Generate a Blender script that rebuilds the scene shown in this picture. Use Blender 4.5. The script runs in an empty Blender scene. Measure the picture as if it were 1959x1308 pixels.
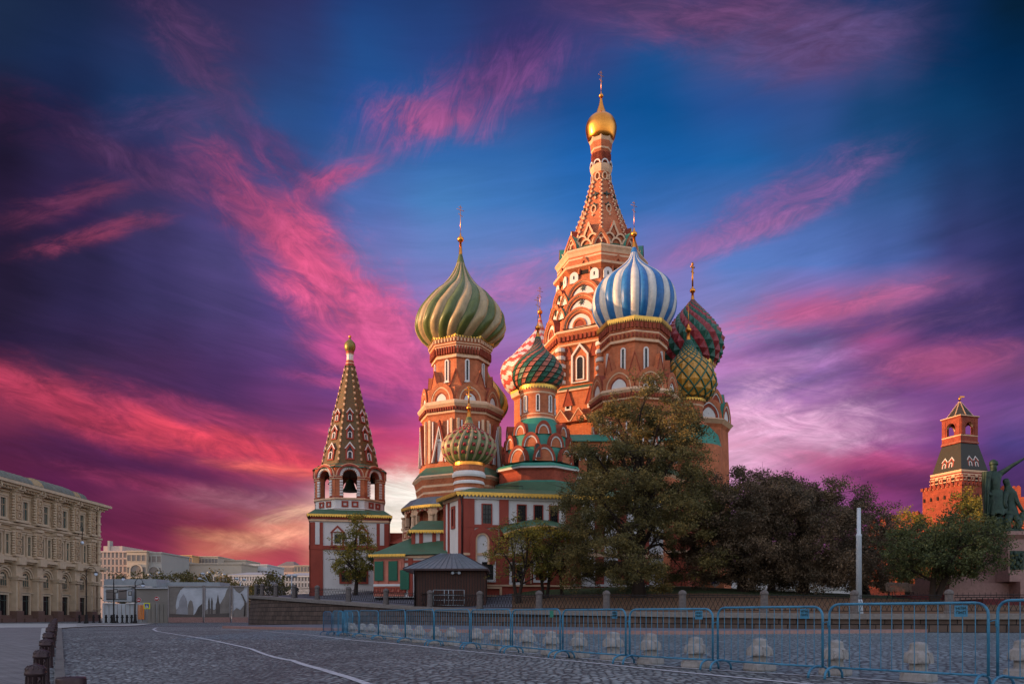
import bpy, bmesh, math, random
import numpy as np
from mathutils import Vector, Matrix
R_ = math.radians
PI = math.pi
random.seed(7)
rng = np.random.default_rng(11)
S = bpy.context.scene
COL = S.collection

# ------------------------------------------------------------------ camera
E = 0.95            # eye height above the paving
F = 1500.0          # focal length of the photograph in its own pixels
CX, HY = 979.5, 1175.0
cam = bpy.data.cameras.new('camera'); cam.lens = 36.0 * F / 1959.0; cam.sensor_width = 36.0
cam.shift_y = (HY - 654.0) / 1959.0; cam.clip_end = 5000; cam.clip_start = 0.1
co = bpy.data.objects.new('camera', cam); COL.objects.link(co)
co.location = (0, 0, E); co.rotation_euler = (R_(90), 0, 0)
S.camera = co
S.view_settings.view_transform = 'Standard'; S.view_settings.look = 'None'
S.view_settings.gamma = 1.0; S.view_settings.exposure = 0.45
S.cycles.max_bounces = 5; S.cycles.diffuse_bounces = 2; S.cycles.glossy_bounces = 2
S.cycles.transparent_max_bounces = 6
S.cycles.use_denoising = True

# ------------------------------------------------------------------ sun
SUN_AZ = math.atan2(-0.14, -1.0)            # world direction towards the sun (from the left, a little beyond)
SUN_EL = R_(6.6)
sun = bpy.data.lights.new('sun', 'SUN'); sun.energy = 5.0; sun.angle = R_(0.6); sun.color = (1.0, 0.53, 0.23)
so = bpy.data.objects.new('sun', sun); COL.objects.link(so)
sd = Vector((math.cos(SUN_AZ)*math.cos(SUN_EL), math.sin(SUN_AZ)*math.cos(SUN_EL), math.sin(SUN_EL)))
so.rotation_euler = sd.to_track_quat('Z', 'Y').to_euler(); so.location = sd*300

# ------------------------------------------------------------------ sky
def lin(c):
    return c/12.92 if c <= 0.04045 else ((c+0.055)/1.055)**2.4
def hx(h, a=1.0):
    return tuple(lin(int(h[i:i+2], 16)/255.0) for i in (0, 2, 4)) + (a,)
SKYX = [0,140,280,420,560,700,840,980,1120,1260,1400,1540,1680,1820,1959]
SKY = {
0:   '1c2c4a 1a2848 282a50 30305a 303464 22407a 223c72 2a3468 3a3566 3c3c6a 34386a 2c3a68 1c3868 0c2c54 062038',
100: '1b2a4a 1b2c52 24345f 343866 2c3f74 244e8c 2a4684 36386e 38427c 1c508e 3a5088 5a4a7e 38477a 04305a 042a50',
200: '201e38 1a2448 1e3a68 2a4676 2b4e88 25549a 2c5a9c 34508e 1c4f90 0e5090 2a5294 32508c 1a4474 0f3c68 0c3058',
300: '1e1830 30284e 342f5c 4a3e70 30508c 3b5f9e 356aae 3268ac 1f62ac 1a5ea4 1f62a6 2c5896 1d4c80 1c3c6a 16305a',
400: '2a1e3c 30244c 3a345e 4a437c 50508c 5070b4 4a80c0 4278bc 2f6cb4 3f6eb4 4a6cb0 4464a4 3a5a94 2c3c6c 20305c',
500: '241c36 2b2648 3a3462 4c4478 5a5090 6e74b4 6a80c0 6f80c0 5c84c8 8074b4 5a7cc0 5a78be 4a60a0 3a3c70 2e3060',
600: '261e38 30284e 3c3460 4a3e70 584684 8464a8 9070b4 8878bc 7880c0 7880c0 8a80bc b0629c 9a689c 7a5c96 352e60',
650: '2c2040 33264a 3c2e58 4c3a6c 5c447c 8c5094 a068ac 9c70b0 8080c0 a080c0 8a8cc8 7a7cb8 a05088 604078 4a3a70',
700: '50284a 402a4c 442c54 4a3262 5a3c74 6a4484 b05898 a060a8 9070b0 a080c0 b070b0 9068a4 6c4882 a04e84 7a4878',
750: '702e50 582c50 4a2c56 4e3060 6a3a72 6c4284 b85098 b05898 a070b0 b080c0 b490d0 9a6aa8 7a4a8c 7a4a88 6a4482',
800: '7c3050 6c2e52 602e58 583060 70386c 803c74 a84c90 b05890 b070a0 c080b0 e098c0 b070a8 a068a0 804888 6c4a86',
850: '5a2446 602850 6c2c56 783460 903c66 b04470 e05080 c06090 c070a0 d088b0 f0a8c8 c880b0 904888 704080 504080',
900: '5a2244 58224a 5a264e 78305a a04060 d05068 f07878 d07090 c070a0 d088b0 e0a0c8 b8689c a84478 7a3a6c 4c3066',
950: '5a2244 5c2248 6c2c4e 8c4460 8a4868 f8c0b8 fff0d8 e0a0a0 c880a0 c888b0 c88cc0 9c6098 90407c 603468 4a3060',
1000:'602444 622446 6a2648 90384e d88070 ffe8d0 fff6e8 f0b0a0 c880a0 c080a8 b080b0 905890 803c74 6a3068 503060',
1050:'702a48 722846 762848 c06458 b84c58 ffc098 ffd8b0 e0a090 c080a0 b878a0 a870a0 985890 9c5088 9c5088 6a3a6c',
1100:'802c4c 802a48 862c4c b03c58 b84058 f0906a f0a080 d09088 b87890 a87098 a06898 985890 9c5088 a05888 7a4a7c',
}
w = bpy.data.worlds.new('World'); S.world = w; w.use_nodes = True
nt = w.node_tree; nt.nodes.clear()
def N(t, **k):
    n = nt.nodes.new(t)
    for a, b in k.items(): setattr(n, a, b)
    return n
def L(a, b): nt.links.new(a, b)
def mth(op, a, b=None, c=None, clamp=False):
    n = N('ShaderNodeMath', operation=op, use_clamp=clamp)
    for i, v in enumerate((a, b, c)):
        if v is None: continue
        if isinstance(v, (int, float)): n.inputs[i].default_value = v
        else: L(v, n.inputs[i])
    return n.outputs[0]
def mix(f, a, b, blend='MIX', cl=False):
    n = N('ShaderNodeMix', data_type='RGBA', blend_type=blend, clamp_result=cl)
    for i, v in ((0, f), (6, a), (7, b)):
        if isinstance(v, (int, float)): n.inputs[i].default_value = v
        elif isinstance(v, tuple): n.inputs[i].default_value = v
        else: L(v, n.inputs[i])
    return n.outputs[2]
tc = N('ShaderNodeTexCoord'); sp = N('ShaderNodeSeparateXYZ'); L(tc.outputs['Generated'], sp.inputs[0])
X, Y, Z = sp.outputs
hyp = mth('SQRT', mth('ADD', mth('MULTIPLY', X, X), mth('MULTIPLY', Y, Y)))
den = mth('MAXIMUM', Y, mth('MULTIPLY', hyp, 0.6)); den = mth('MAXIMUM', den, 0.02)
u0 = mth('DIVIDE', X, den); v0 = mth('DIVIDE', Z, den)
def comb(a, b, c=0.0):
    n = N('ShaderNodeCombineXYZ')
    for i, v in enumerate((a, b, c)):
        if isinstance(v, (int, float)): n.inputs[i].default_value = v
        else: L(v, n.inputs[i])
    return n.outputs[0]
def noise(vec, sc, det, rough=0.55, dist=0.0):
    n = N('ShaderNodeTexNoise'); L(vec, n.inputs['Vector'])
    n.inputs['Scale'].default_value = sc; n.inputs['Detail'].default_value = det
    n.inputs['Roughness'].default_value = rough; n.inputs['Distortion'].default_value = dist
    return n.outputs[0], n.outputs[1]
# streak direction: falls towards the horizon glow from both sides
au = mth('SQRT', mth('ADD', mth('POWER', mth('ADD', u0, 0.12), 2.0), 0.015))
vs = mth('SUBTRACT', v0, mth('MULTIPLY', au, 0.31))
# domain warp
wn, wc = noise(comb(mth('MULTIPLY', u0, 2.2), mth('MULTIPLY', vs, 5.0)), 1.0, 5, 0.6)
ws = N('ShaderNodeSeparateXYZ'); L(wc, ws.inputs[0])
u = mth('ADD', u0, mth('MULTIPLY', mth('SUBTRACT', ws.outputs[0], 0.5), 0.12))
v = mth('ADD', v0, mth('MULTIPLY', mth('SUBTRACT', ws.outputs[1], 0.5), 0.07))
fac = mth('DIVIDE', v, 0.8, clamp=True)
cur = None
for i, px in enumerate(SKYX):
    r = N('ShaderNodeValToRGB'); L(fac, r.inputs[0])
    rows = sorted(SKY.keys(), reverse=True)
    el = r.color_ramp.elements
    for j, y in enumerate(rows):
        p = (HY - y)/1500.0/0.8; c = hx(SKY[y].split()[i])
        if j == 0: el[0].position = p; el[0].color = c
        elif j == 1: el[1].position = p; el[1].color = c
        else:
            e = el.new(p); e.color = c
    if cur is None: cur = r.outputs[0]
    else:
        ua = (SKYX[i-1]-CX)/1500.0; ub = (px-CX)/1500.0
        mr = N('ShaderNodeMapRange', interpolation_type='SMOOTHSTEP'); L(u, mr.inputs[0])
        mr.inputs[1].default_value = ua; mr.inputs[2].default_value = ub
        cur = mix(mr.outputs[0], cur, r.outputs[0])
# lit cloud banks: soft bodies broken up by fibres that run along each bank
grp = bpy.data.node_groups.new('cloud_bank', 'ShaderNodeTree')
for nme, ty in (('Base','Vector'),('U','Float'),('V','Float'),('W','Float'),('Nz','Float'),('ca','Float'),('sa','Float'),('cu','Float'),('cv','Float'),('ila','Float'),('ilb','Float'),('lbw','Float'),('nk','Float'),('base','Float'),('amt','Float'),('col','Vector')):
    grp.interface.new_socket(nme, in_out='INPUT', socket_type='NodeSocket'+ty)
grp.interface.new_socket('Out', in_out='OUTPUT', socket_type='NodeSocketVector')
world_nt = nt; nt = grp
gi = N('NodeGroupInput').outputs; go = N('NodeGroupOutput')
du = mth('SUBTRACT', gi['U'], gi['cu']); dv = mth('SUBTRACT', gi['V'], gi['cv'])
p = mth('MULTIPLY_ADD', du, gi['ca'], mth('MULTIPLY', dv, gi['sa'])); q = mth('SUBTRACT', mth('MULTIPLY', dv, gi['ca']), mth('MULTIPLY', du, gi['sa']))
n_ = gi['Nz']
q2 = mth('MULTIPLY_ADD', gi['W'], gi['lbw'], q)
e_ = mth('ADD', mth('POWER', mth('ABSOLUTE', mth('MULTIPLY', p, gi['ila'])), 2.4), mth('POWER', mth('ABSOLUTE', mth('MULTIPLY', q2, gi['ilb'])), 2.0))
g_ = mth('POWER', 2.718, mth('MULTIPLY', e_, -1.0))
m_ = mth('MULTIPLY', g_, mth('MULTIPLY_ADD', n_, gi['nk'], gi['base']))
mr = N('ShaderNodeMapRange', interpolation_type='SMOOTHSTEP'); L(m_, mr.inputs[0]); mr.inputs[1].default_value = .06; mr.inputs[2].default_value = 1.22
hue = N('ShaderNodeMapRange'); L(n_, hue.inputs[0]); hue.inputs[1].default_value = .35; hue.inputs[2].default_value = .68; hue.inputs[3].default_value = .66; hue.inputs[4].default_value = 1.26
vs_ = N('ShaderNodeVectorMath', operation='SCALE'); L(gi['col'], vs_.inputs[0]); L(hue.outputs[0], vs_.inputs['Scale'])
mv = N('ShaderNodeMix', data_type='VECTOR', factor_mode='UNIFORM'); L(mth('MULTIPLY', mr.outputs[0], gi['amt']), mv.inputs[0]); L(gi['Base'], mv.inputs[4]); L(vs_.outputs[0], mv.inputs[5])
L(mv.outputs[1], go.inputs[0])
nt = world_nt
w_, _ = noise(comb(mth('MULTIPLY', u0, 4.5), mth('MULTIPLY', vs, 9.0), 1.7), 1.0, 9, 0.66)
w_ = mth('SUBTRACT', w_, 0.5)
FIELDS = {}
for an_, fa_, fb_ in ((-38, 15, 30), (-18, 11, 34), (-6, 10, 38), (10, 11, 38), (24, 13, 32), (66, 13, 36)):
    c_, s_ = math.cos(R_(an_)), math.sin(R_(an_))
    pp_ = mth('ADD', mth('MULTIPLY', u0, c_), mth('MULTIPLY', v0, s_)); qq_ = mth('SUBTRACT', mth('MULTIPLY', v0, c_), mth('MULTIPLY', u0, s_))
    FIELDS[an_] = noise(comb(mth('MULTIPLY', pp_, fa_), mth('MULTIPLY', qq_, fb_), an_*.7), 1.0, 7, 0.72, 0.9)[0]
def cloud(cur, px, py, la, lb, ang, col, amt, fa=1.0, fb=6.0, nk=1.1, seed=0.0):
    g = N('ShaderNodeGroup'); g.node_tree = grp
    fk = min(FIELDS, key=lambda z: abs(z-ang)) if fb > 3 else 66
    L(FIELDS[fk], g.inputs['Nz']); nk = nk*1.5
    L(cur, g.inputs['Base']); L(u0, g.inputs['U']); L(v0, g.inputs['V']); L(w_, g.inputs['W'])
    for k_, v_ in (('ca', math.cos(R_(ang))), ('sa', math.sin(R_(ang))), ('cu', (px-CX)/1500.0), ('cv', (HY-py)/1500.0), ('ila', 1500.0/la), ('ilb', 1500.0/lb), ('lbw', lb/1500.0*2.6),
                   ('nk', nk), ('base', 1.0-nk*.5), ('amt', amt*(.88 if px < 1300 and px != 770 else 1.0)), ('col', hx(col)[:3])):
        g.inputs[k_].default_value = v_
    return g.outputs[0]
CL = [ # px, py, half length, half width, angle (deg, anticlockwise), colour, amount, fibre freq along / across, noise, seed
 (60, 230, 260, 60, -20, '3a2040', .5, 1, 4, 1.4, 1), (130, 390, 170, 30, 12, '7c3a58', .6, 1.5, 6, 1.8, 2), (40, 300, 190, 40, -22, '50284c', .8, 1, 5, 1.6, 3), (260, 330, 170, 36, -30, '5c3a62', .6, 1.5, 6, 1.8, 4), (180, 455, 150, 20, 14, '94405e', .75, 2, 6, 1.8, 5),
 (370, 90, 190, 60, -50, '583a62', .75, 1, 4, 1.4, 6), (330, 215, 160, 40, 10, '4e3c6a', .7, 1.5, 6, 1.6, 7),
 (520, 300, 130, 50, -38, '5a3c6c', .85, 1.5, 4, 1.4, 8), (560, 445, 245, 62, -40, 'c4507c', .95, 1.6, 5, 1.6, 9), (640, 560, 200, 88, -38, 'e85a84', .95, 1.3, 5, 1.3, 10), (740, 650, 220, 100, -42, 'd05c92', .9, 1.2, 5, 1.3, 11),
 (640, 345, 100, 32, 22, 'c05080', .85, 2, 5, 1.8, 12), (420, 385, 150, 60, -36, '74406c', .6, 1.5, 5, 1.9, 13), (700, 700, 130, 60, -25, 'd0508c', .7, 1.2, 6, 1.6, 14), (450, 520, 90, 18, -30, 'c04c70', .5, 2, 6, 2.0, 15),
 (880, 195, 220, 62, 24, '9c5490', .8, 5, 1.6, 1.9, 16), (820, 225, 130, 46, -8, 'b4588c', .7, 6, 1.4, 2.0, 17), (960, 130, 160, 70, 30, '3a3470', .6, 2, 3, 1.2, 18),
 (1400, 45, 340, 80, -8, '6c4672', .95, 1, 3.5, .7, 19), (1560, 80, 230, 70, 12, '5c4c7c', .8, 1, 3.5, .6, 20), (1200, 10, 160, 40, 8, '6a3c66', .8, 1, 3, 1.0, 21),
 (1500, 385, 230, 42, 24, '8c5a94', .7, 1.2, 5, 1.6, 22), (1420, 450, 160, 26, 22, 'a868a0', .6, 1.2, 5, 1.6, 23), (980, 540, 150, 50, 18, 'c06ca4', .65, 1.5, 4, 1.6, 24), (1560, 600, 260, 42, 12, 'c0608e', .8, 1.2, 5, 1.5, 25),
 (1420, 715, 230, 60, 8, 'bc84c0', .75, 1.4, 7, 1.7, 26), (1620, 640, 280, 34, 14, '5c427c', .8, 1.2, 6, 1.6, 27), (1500, 735, 230, 22, 6, '6a5090', .75, 1.5, 8, 1.8, 28), (1870, 600, 160, 60, 12, '2e2a58', .75, 1, 4, 1.4, 29),
 (1800, 700, 180, 40, 12, 'a05078', .7, 1.2, 5, 1.5, 30), (1475, 835, 240, 85, 2, 'eeb4d8', .95, 1.2, 6, 1.2, 31), (1640, 890, 190, 34, -8, 'b44878', .75, 1.2, 6, 1.5, 32), (1720, 920, 170, 30, -6, '5c2c5c', .8, 1.2, 6, 1.5, 33), (1900, 820, 160, 40, 20, '7a74a8', .6, 1.5, 7, 1.7, 34), (1650, 960, 140, 16, 0, 'c050a0', .5, 1.5, 6, 1.5, 35),
 (60, 730, 270, 36, -20, 'b4405c', .85, 1, 5, 1.1, 36), (200, 800, 340, 50, -17, 'bc3e5a', .9, 1, 5, 1.0, 37), (480, 862, 280, 34, -12, 'e04a5c', .95, 1, 6, 1.0, 38), (420, 800, 260, 30, -16, 'a03c62', .75, 1, 6, 1.4, 39),
 (300, 890, 280, 22, -14, '4a2450', .7, 1, 6, 1.3, 40), (120, 870, 170, 34, -10, '4c2248', .7, 1, 5, 1.3, 41), (300, 930, 220, 22, -10, '8c3458', .7, 1.2, 6, 1.6, 42), (540, 900, 150, 14, -6, 'ff7468', .85, 1, 6, 1.0, 43),
 (480, 958, 150, 26, -4, 'a06878', .7, 1.2, 7, 1.8, 44), (520, 1030, 130, 22, 8, 'f4a88c', .9, 1.2, 5, 1.4, 45), (430, 1025, 90, 14, -4, 'd88c70', .7, 1.2, 5, 1.5, 46), (500, 990, 160, 14, 2, '904060', .7, 1.2, 6, 1.6, 47), (560, 985, 90, 18, 10, 'f8c4a4', .7, 1.2, 6, 1.5, 48),
 (540, 665, 200, 10, -3, '9a4a84', .5, 1.2, 6, 1.6, 49), (660, 740, 120, 16, -12, 'c05088', .7, 1.4, 6, 1.7, 50), (700, 835, 130, 18, -6, 'd84c74', .7, 1.3, 6, 1.5, 51), (770, 960, 110, 70, 0, 'fffaf0', .95, 1, 5, .7, 52)]
for (px, py, la, lb, an, co_, am, fa, fb, nk, sd_) in [c for c in CL if c[-1] not in (3, 15, 35, 49, 34, 21)]:
    cur = cloud(cur, px, py, la, lb, an, co_, am, fa, fb, nk, sd_*3.7)
n1, _ = noise(comb(mth('MULTIPLY', u0, 3.0), mth('MULTIPLY', vs, 22.0), 3.3), 1.6, 9, 0.66, 0.5)
mr = N('ShaderNodeMapRange'); L(n1, mr.inputs[0]); mr.inputs[1].default_value = 0.34; mr.inputs[2].default_value = 0.68
mr.inputs[3].default_value = 0.84; mr.inputs[4].default_value = 1.17
low = N('ShaderNodeMapRange'); L(v0, low.inputs[0]); low.inputs[1].default_value = 0.62; low.inputs[2].default_value = 0.26
low.inputs[3].default_value = 0.25; low.inputs[4].default_value = 1.0
gn = mth('ADD', mth('MULTIPLY', mth('SUBTRACT', mr.outputs[0], 1.0), low.outputs[0]), 1.0)
cg = N('ShaderNodeCombineColor'); L(mth('POWER', gn, 1.3), cg.inputs[0]); L(mth('POWER', gn, 0.9), cg.inputs[1]); L(gn, cg.inputs[2])
cur = mix(1.0, cur, cg.outputs[0], 'MULTIPLY')
# sky behind the camera and overhead: brightened with added flat colour as fill
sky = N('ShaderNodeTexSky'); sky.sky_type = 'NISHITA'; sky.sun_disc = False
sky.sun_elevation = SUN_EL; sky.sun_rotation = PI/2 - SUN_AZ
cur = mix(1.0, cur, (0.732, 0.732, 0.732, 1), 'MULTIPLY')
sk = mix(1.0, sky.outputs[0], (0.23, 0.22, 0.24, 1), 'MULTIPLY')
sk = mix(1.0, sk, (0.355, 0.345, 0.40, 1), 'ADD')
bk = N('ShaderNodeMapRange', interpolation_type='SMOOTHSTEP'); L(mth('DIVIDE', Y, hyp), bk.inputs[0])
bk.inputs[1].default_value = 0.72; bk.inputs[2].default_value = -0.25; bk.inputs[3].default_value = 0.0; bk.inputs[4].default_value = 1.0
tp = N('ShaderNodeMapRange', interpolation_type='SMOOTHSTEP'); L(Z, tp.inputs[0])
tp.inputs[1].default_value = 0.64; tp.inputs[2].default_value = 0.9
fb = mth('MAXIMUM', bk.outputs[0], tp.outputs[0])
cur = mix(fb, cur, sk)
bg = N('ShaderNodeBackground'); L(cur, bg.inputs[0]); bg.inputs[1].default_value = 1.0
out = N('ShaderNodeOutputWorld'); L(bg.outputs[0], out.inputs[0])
w.cycles.sampling_method = 'MANUAL'; w.cycles.sample_map_resolution = 512

# ------------------------------------------------------------------ materials
MATS = {}
def mat(name, col, rough=0.8, metal=0.0, var=0.18, scale=1.5, bump=0.0, bscale=20.0, col2=None, f2=0.5, streak=1.0, spec=0.4, detail=5):
    """noise-varied paint / masonry; col2 blends in as patchy wear"""
    if name in MATS: return MATS[name]
    m = bpy.data.materials.new(name); m.use_nodes = True
    t = m.node_tree; b = t.nodes['Principled BSDF']
    c = hx(col)
    b.inputs['Roughness'].default_value = rough; b.inputs['Metallic'].default_value = metal
    b.inputs['Specular IOR Level'].default_value = spec
    tcn = t.nodes.new('ShaderNodeTexCoord'); mp = t.nodes.new('ShaderNodeMapping')
    mp.inputs['Scale'].default_value = (1, 1, streak)
    t.links.new(tcn.outputs['Object'], mp.inputs[0])
    nz = t.nodes.new('ShaderNodeTexNoise'); nz.inputs['Scale'].default_value = scale; nz.inputs['Detail'].default_value = detail
    nz.inputs['Roughness'].default_value = 0.65
    t.links.new(mp.outputs[0], nz.inputs['Vector'])
    rp = t.nodes.new('ShaderNodeValToRGB')
    rp.color_ramp.elements[0].position = 0.3; rp.color_ramp.elements[1].position = 0.72
    d = tuple(x*(1-var) for x in c[:3]) + (1,); l = tuple(min(1, x*(1+var)) for x in c[:3]) + (1,)
    rp.color_ramp.elements[0].color = hx(col2) if col2 else d
    rp.color_ramp.elements[1].color = l
    if col2:
        e = rp.color_ramp.elements.new(0.3+0.42*f2); e.color = c
    t.links.new(nz.outputs[0], rp.inputs[0]); t.links.new(rp.outputs[0], b.inputs['Base Color'])
    if bump > 0:
        n2 = t.nodes.new('ShaderNodeTexNoise'); n2.inputs['Scale'].default_value = bscale; n2.inputs['Detail'].default_value = 4
        t.links.new(tcn.outputs['Object'], n2.inputs['Vector'])
        bp = t.nodes.new('ShaderNodeBump'); bp.inputs['Strength'].default_value = bump; bp.inputs['Distance'].default_value = 0.03
        t.links.new(n2.outputs[0], bp.inputs['Height']); t.links.new(bp.outputs[0], b.inputs['Normal'])
    MATS[name] = m
    return m
def brickmat(name, col, col2, mortar, bw=0.5, bh=0.16, ms=0.015, rough=0.88, bump=0.35, wear=0.36, flat=False, minus=False):
    """courses wrapped round a vertical wall (object-space, width taken along x+y)"""
    m = bpy.data.materials.new(name); m.use_nodes = True
    t = m.node_tree; b = t.nodes['Principled BSDF']; b.inputs['Roughness'].default_value = rough
    b.inputs['Specular IOR Level'].default_value = 0.3
    tcn = t.nodes.new('ShaderNodeTexCoord'); s = t.nodes.new('ShaderNodeSeparateXYZ'); t.links.new(tcn.outputs['Object'], s.inputs[0])
    ad = t.nodes.new('ShaderNodeMath'); ad.operation = 'ADD'; t.links.new(s.outputs[0], ad.inputs[0])
    ad.operation = 'SUBTRACT' if minus else 'ADD'
    if not flat: t.links.new(s.outputs[1], ad.inputs[1])
    if flat: ad.inputs[1].default_value = 0
    c = t.nodes.new('ShaderNodeCombineXYZ'); t.links.new(ad.outputs[0], c.inputs[0]); t.links.new(s.outputs[2 if not flat else 1], c.inputs[1])
    br = t.nodes.new('ShaderNodeTexBrick'); t.links.new(c.outputs[0], br.inputs['Vector'])
    br.inputs['Scale'].default_value = 1; br.inputs['Brick Width'].default_value = bw; br.inputs['Row Height'].default_value = bh
    br.inputs['Mortar Size'].default_value = ms; br.inputs['Mortar Smooth'].default_value = 0.3
    br.inputs['Color1'].default_value = hx(col); br.inputs['Color2'].default_value = hx(col2); br.inputs['Mortar'].default_value = hx(mortar)
    nz = t.nodes.new('ShaderNodeTexNoise'); nz.inputs['Scale'].default_value = 0.9; nz.inputs['Detail'].default_value = 6; nz.inputs['Roughness'].default_value = 0.7
    t.links.new(tcn.outputs['Object'], nz.inputs['Vector'])
    mr = t.nodes.new('ShaderNodeMapRange'); t.links.new(nz.outputs[0], mr.inputs[0]); mr.inputs[1].default_value = 0.3; mr.inputs[2].default_value = 0.7
    mr.inputs[3].default_value = 1-wear; mr.inputs[4].default_value = 1+wear*0.6
    mx = t.nodes.new('ShaderNodeMix'); mx.data_type = 'RGBA'; mx.blend_type = 'MULTIPLY'; mx.inputs[0].default_value = 1
    t.links.new(br.outputs[0], mx.inputs[6]); t.links.new(mr.outputs[0], mx.inputs[7]); t.links.new(mx.outputs[2], b.inputs['Base Color'])
    bp = t.nodes.new('ShaderNodeBump'); bp.inputs['Strength'].default_value = bump; bp.inputs['Distance'].default_value = 0.03; bp.invert = True
    t.links.new(br.outputs['Fac'], bp.inputs['Height']); t.links.new(bp.outputs[0], b.inputs['Normal'])
    MATS[name] = m
    return m
def leafmat(name, cols):
    m = bpy.data.materials.new(name); m.use_nodes = True
    t = m.node_tree; b = t.nodes['Principled BSDF']; b.inputs['Roughness'].default_value = 0.65
    b.inputs['Specular IOR Level'].default_value = 0.25
    g = t.nodes.new('ShaderNodeNewGeometry'); rp = t.nodes.new('ShaderNodeValToRGB'); rp.color_ramp.interpolation = 'LINEAR'
    el = rp.color_ramp.elements
    el[0].color = hx(cols[0]); el[0].position = 0; el[1].color = hx(cols[-1]); el[1].position = 1
    for i, c in enumerate(cols[1:-1]): el.new((i+1)/(len(cols)-1)).color = hx(c)
    nz = t.nodes.new('ShaderNodeTexNoise'); nz.inputs['Scale'].default_value = 0.45; nz.inputs['Detail'].default_value = 3
    tcn = t.nodes.new('ShaderNodeTexCoord'); t.links.new(tcn.outputs['Object'], nz.inputs['Vector'])
    a = t.nodes.new('ShaderNodeMath'); a.operation = 'MULTIPLY_ADD'; t.links.new(g.outputs['Random Per Island'], a.inputs[0]); a.inputs[1].default_value = 0.5
    a2 = t.nodes.new('ShaderNodeMath'); a2.operation = 'MULTIPLY_ADD'; t.links.new(nz.outputs[0], a2.inputs[0]); a2.inputs[1].default_value = 1.6; a2.inputs[2].default_value = -0.55
    t.links.new(a2.outputs[0], a.inputs[2]); t.links.new(a.outputs[0], rp.inputs[0]); t.links.new(rp.outputs[0], b.inputs['Base Color'])
    tr = t.nodes.new('ShaderNodeBsdfTranslucent'); t.links.new(rp.outputs[0], tr.inputs[0])
    ms = t.nodes.new('ShaderNodeMixShader'); ms.inputs[0].default_value = 0.25
    o = t.nodes['Material Output']; t.links.new(b.outputs[0], ms.inputs[1]); t.links.new(tr.outputs[0], ms.inputs[2]); t.links.new(ms.outputs[0], o.inputs[0])
    MATS[name] = m
    return m

BRICK = brickmat('orange_brick', 'b66442', 'aa5838', 'ae7858', 0.3, 0.11, 0.012)
BRICKD = brickmat('dark_red_brick', '94402e', '863828', '8c4c3a', 0.3, 0.11, 0.012)
KBRICK = brickmat('fortress_brick', '8c3c2a', '803424', '845040', 0.4, 0.16, 0.015)
WHITE = mat('white_plaster', 'cac4c2', 0.85, var=0.1, scale=0.8, bump=0.1, streak=0.4)
TRIM = mat('pale_stone_trim', 'c8a284', 0.8, var=0.16, scale=2.5)
RED = mat('red_paint', '8e3c2e', 0.8, var=0.16, scale=1.2, streak=0.5)
PINK = mat('rose_paint', 'b46a58', 0.8, var=0.14)
GREEN = mat('green_roof_sheet', '3a5640', 0.55, var=0.25, scale=0.9, col2='4c5038', f2=0.3, streak=2)
TEAL = mat('teal_roof_paint', '2a7464', 0.5, var=0.2, scale=1.4)
GOLD = mat('gilding', 'e0903e', 0.28, 1.0, var=0.14, scale=5)
GOLDL = mat('gilded_lace', 'd8a850', 0.42, 0.75, var=0.3, scale=6)
DARK = mat('dark_glazing', '1e1a1c', 0.25, var=0.3, scale=3)
HOLE = mat('unlit_opening', '241814', 0.9, var=0.2)
D_GRN = mat('dome_olive_green', '525c30', 0.42, var=0.24, scale=2.5, streak=0.5)
D_CRM = mat('dome_cream', '9c8664', 0.42, var=0.20, scale=2.5, streak=0.5)
D_BLU = mat('dome_blue', '2463a0', 0.38, var=0.20, scale=2.5)
D_WHT = mat('dome_white', 'bcb8b6', 0.38, var=0.15, scale=2.5)
D_RED = mat('dome_crimson', '8c2c32', 0.42, var=0.34, scale=3)
D_DGN = mat('dome_dark_green', '1e5444', 0.4, var=0.42, scale=3)
D_TER = mat('dome_terracotta', 'a05440', 0.45, var=0.27, scale=3)
D_YEL = mat('dome_ochre', 'ba8434', 0.45, var=0.27, scale=3)
D_PNK = mat('dome_salmon_red', 'ac463a', 0.45, var=0.16, scale=3)
SEAM = mat('dome_dark_seam', '2c3830', 0.5)
TENT = mat('mottled_roof_tile', '604426', 0.7, var=0.4, scale=5, col2='3c4a30', f2=0.45, bump=0.3, bscale=9)
IRON = mat('black_iron', '1c1718', 0.5, 0.4, var=0.3, scale=6)
IRONB = mat('brown_cast_iron', '3a2a2c', 0.4, 0.5, var=0.3, scale=8, bump=0.15)
GRAN = mat('grey_granite', '77706c', 0.75, var=0.22, scale=6, bump=0.25, bscale=40)
GRANP = mat('pink_granite', '8c6a64', 0.6, var=0.2, scale=5, bump=0.12, bscale=50)
CONC = mat('weathered_concrete', '878280', 0.85, var=0.3, scale=7, bump=0.45, bscale=45, col2='6c6058', f2=0.35)
BLUEP = mat('blue_barrier_paint', '326e8c', 0.45, var=0.25, scale=5, col2='1e4a68', f2=0.4)
BLUED = mat('worn_blue_paint', '345c7c', 0.5, var=0.25, scale=8)
BRZ = mat('green_bronze', '283830', 0.55, 0.5, var=0.4, scale=2.2, col2='18221e', f2=0.4)
BARK = mat('bark', '2c2019', 0.95, var=0.35, scale=6, bump=0.6, bscale=18)
WOOD = mat('dark_stained_boards', '44241a', 0.7, var=0.3, scale=3, streak=0.2)
ZINC = mat('grey_zinc_roof', '6e747c', 0.42, 0.5, var=0.15, scale=2)
GUM = mat('ochre_stucco', 'b09478', 0.85, var=0.14, scale=0.5, col2='8e7862', f2=0.35, bump=0.1)
GUML = mat('pale_stucco_trim', 'bea68c', 0.85, var=0.12, scale=1.2)
PLINTH = mat('brown_granite_plinth', '6c5248', 0.6, var=0.2, scale=4)
GLASSG = mat('green_tinted_glass', '44504a', 0.2, var=0.3, scale=2)
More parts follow.
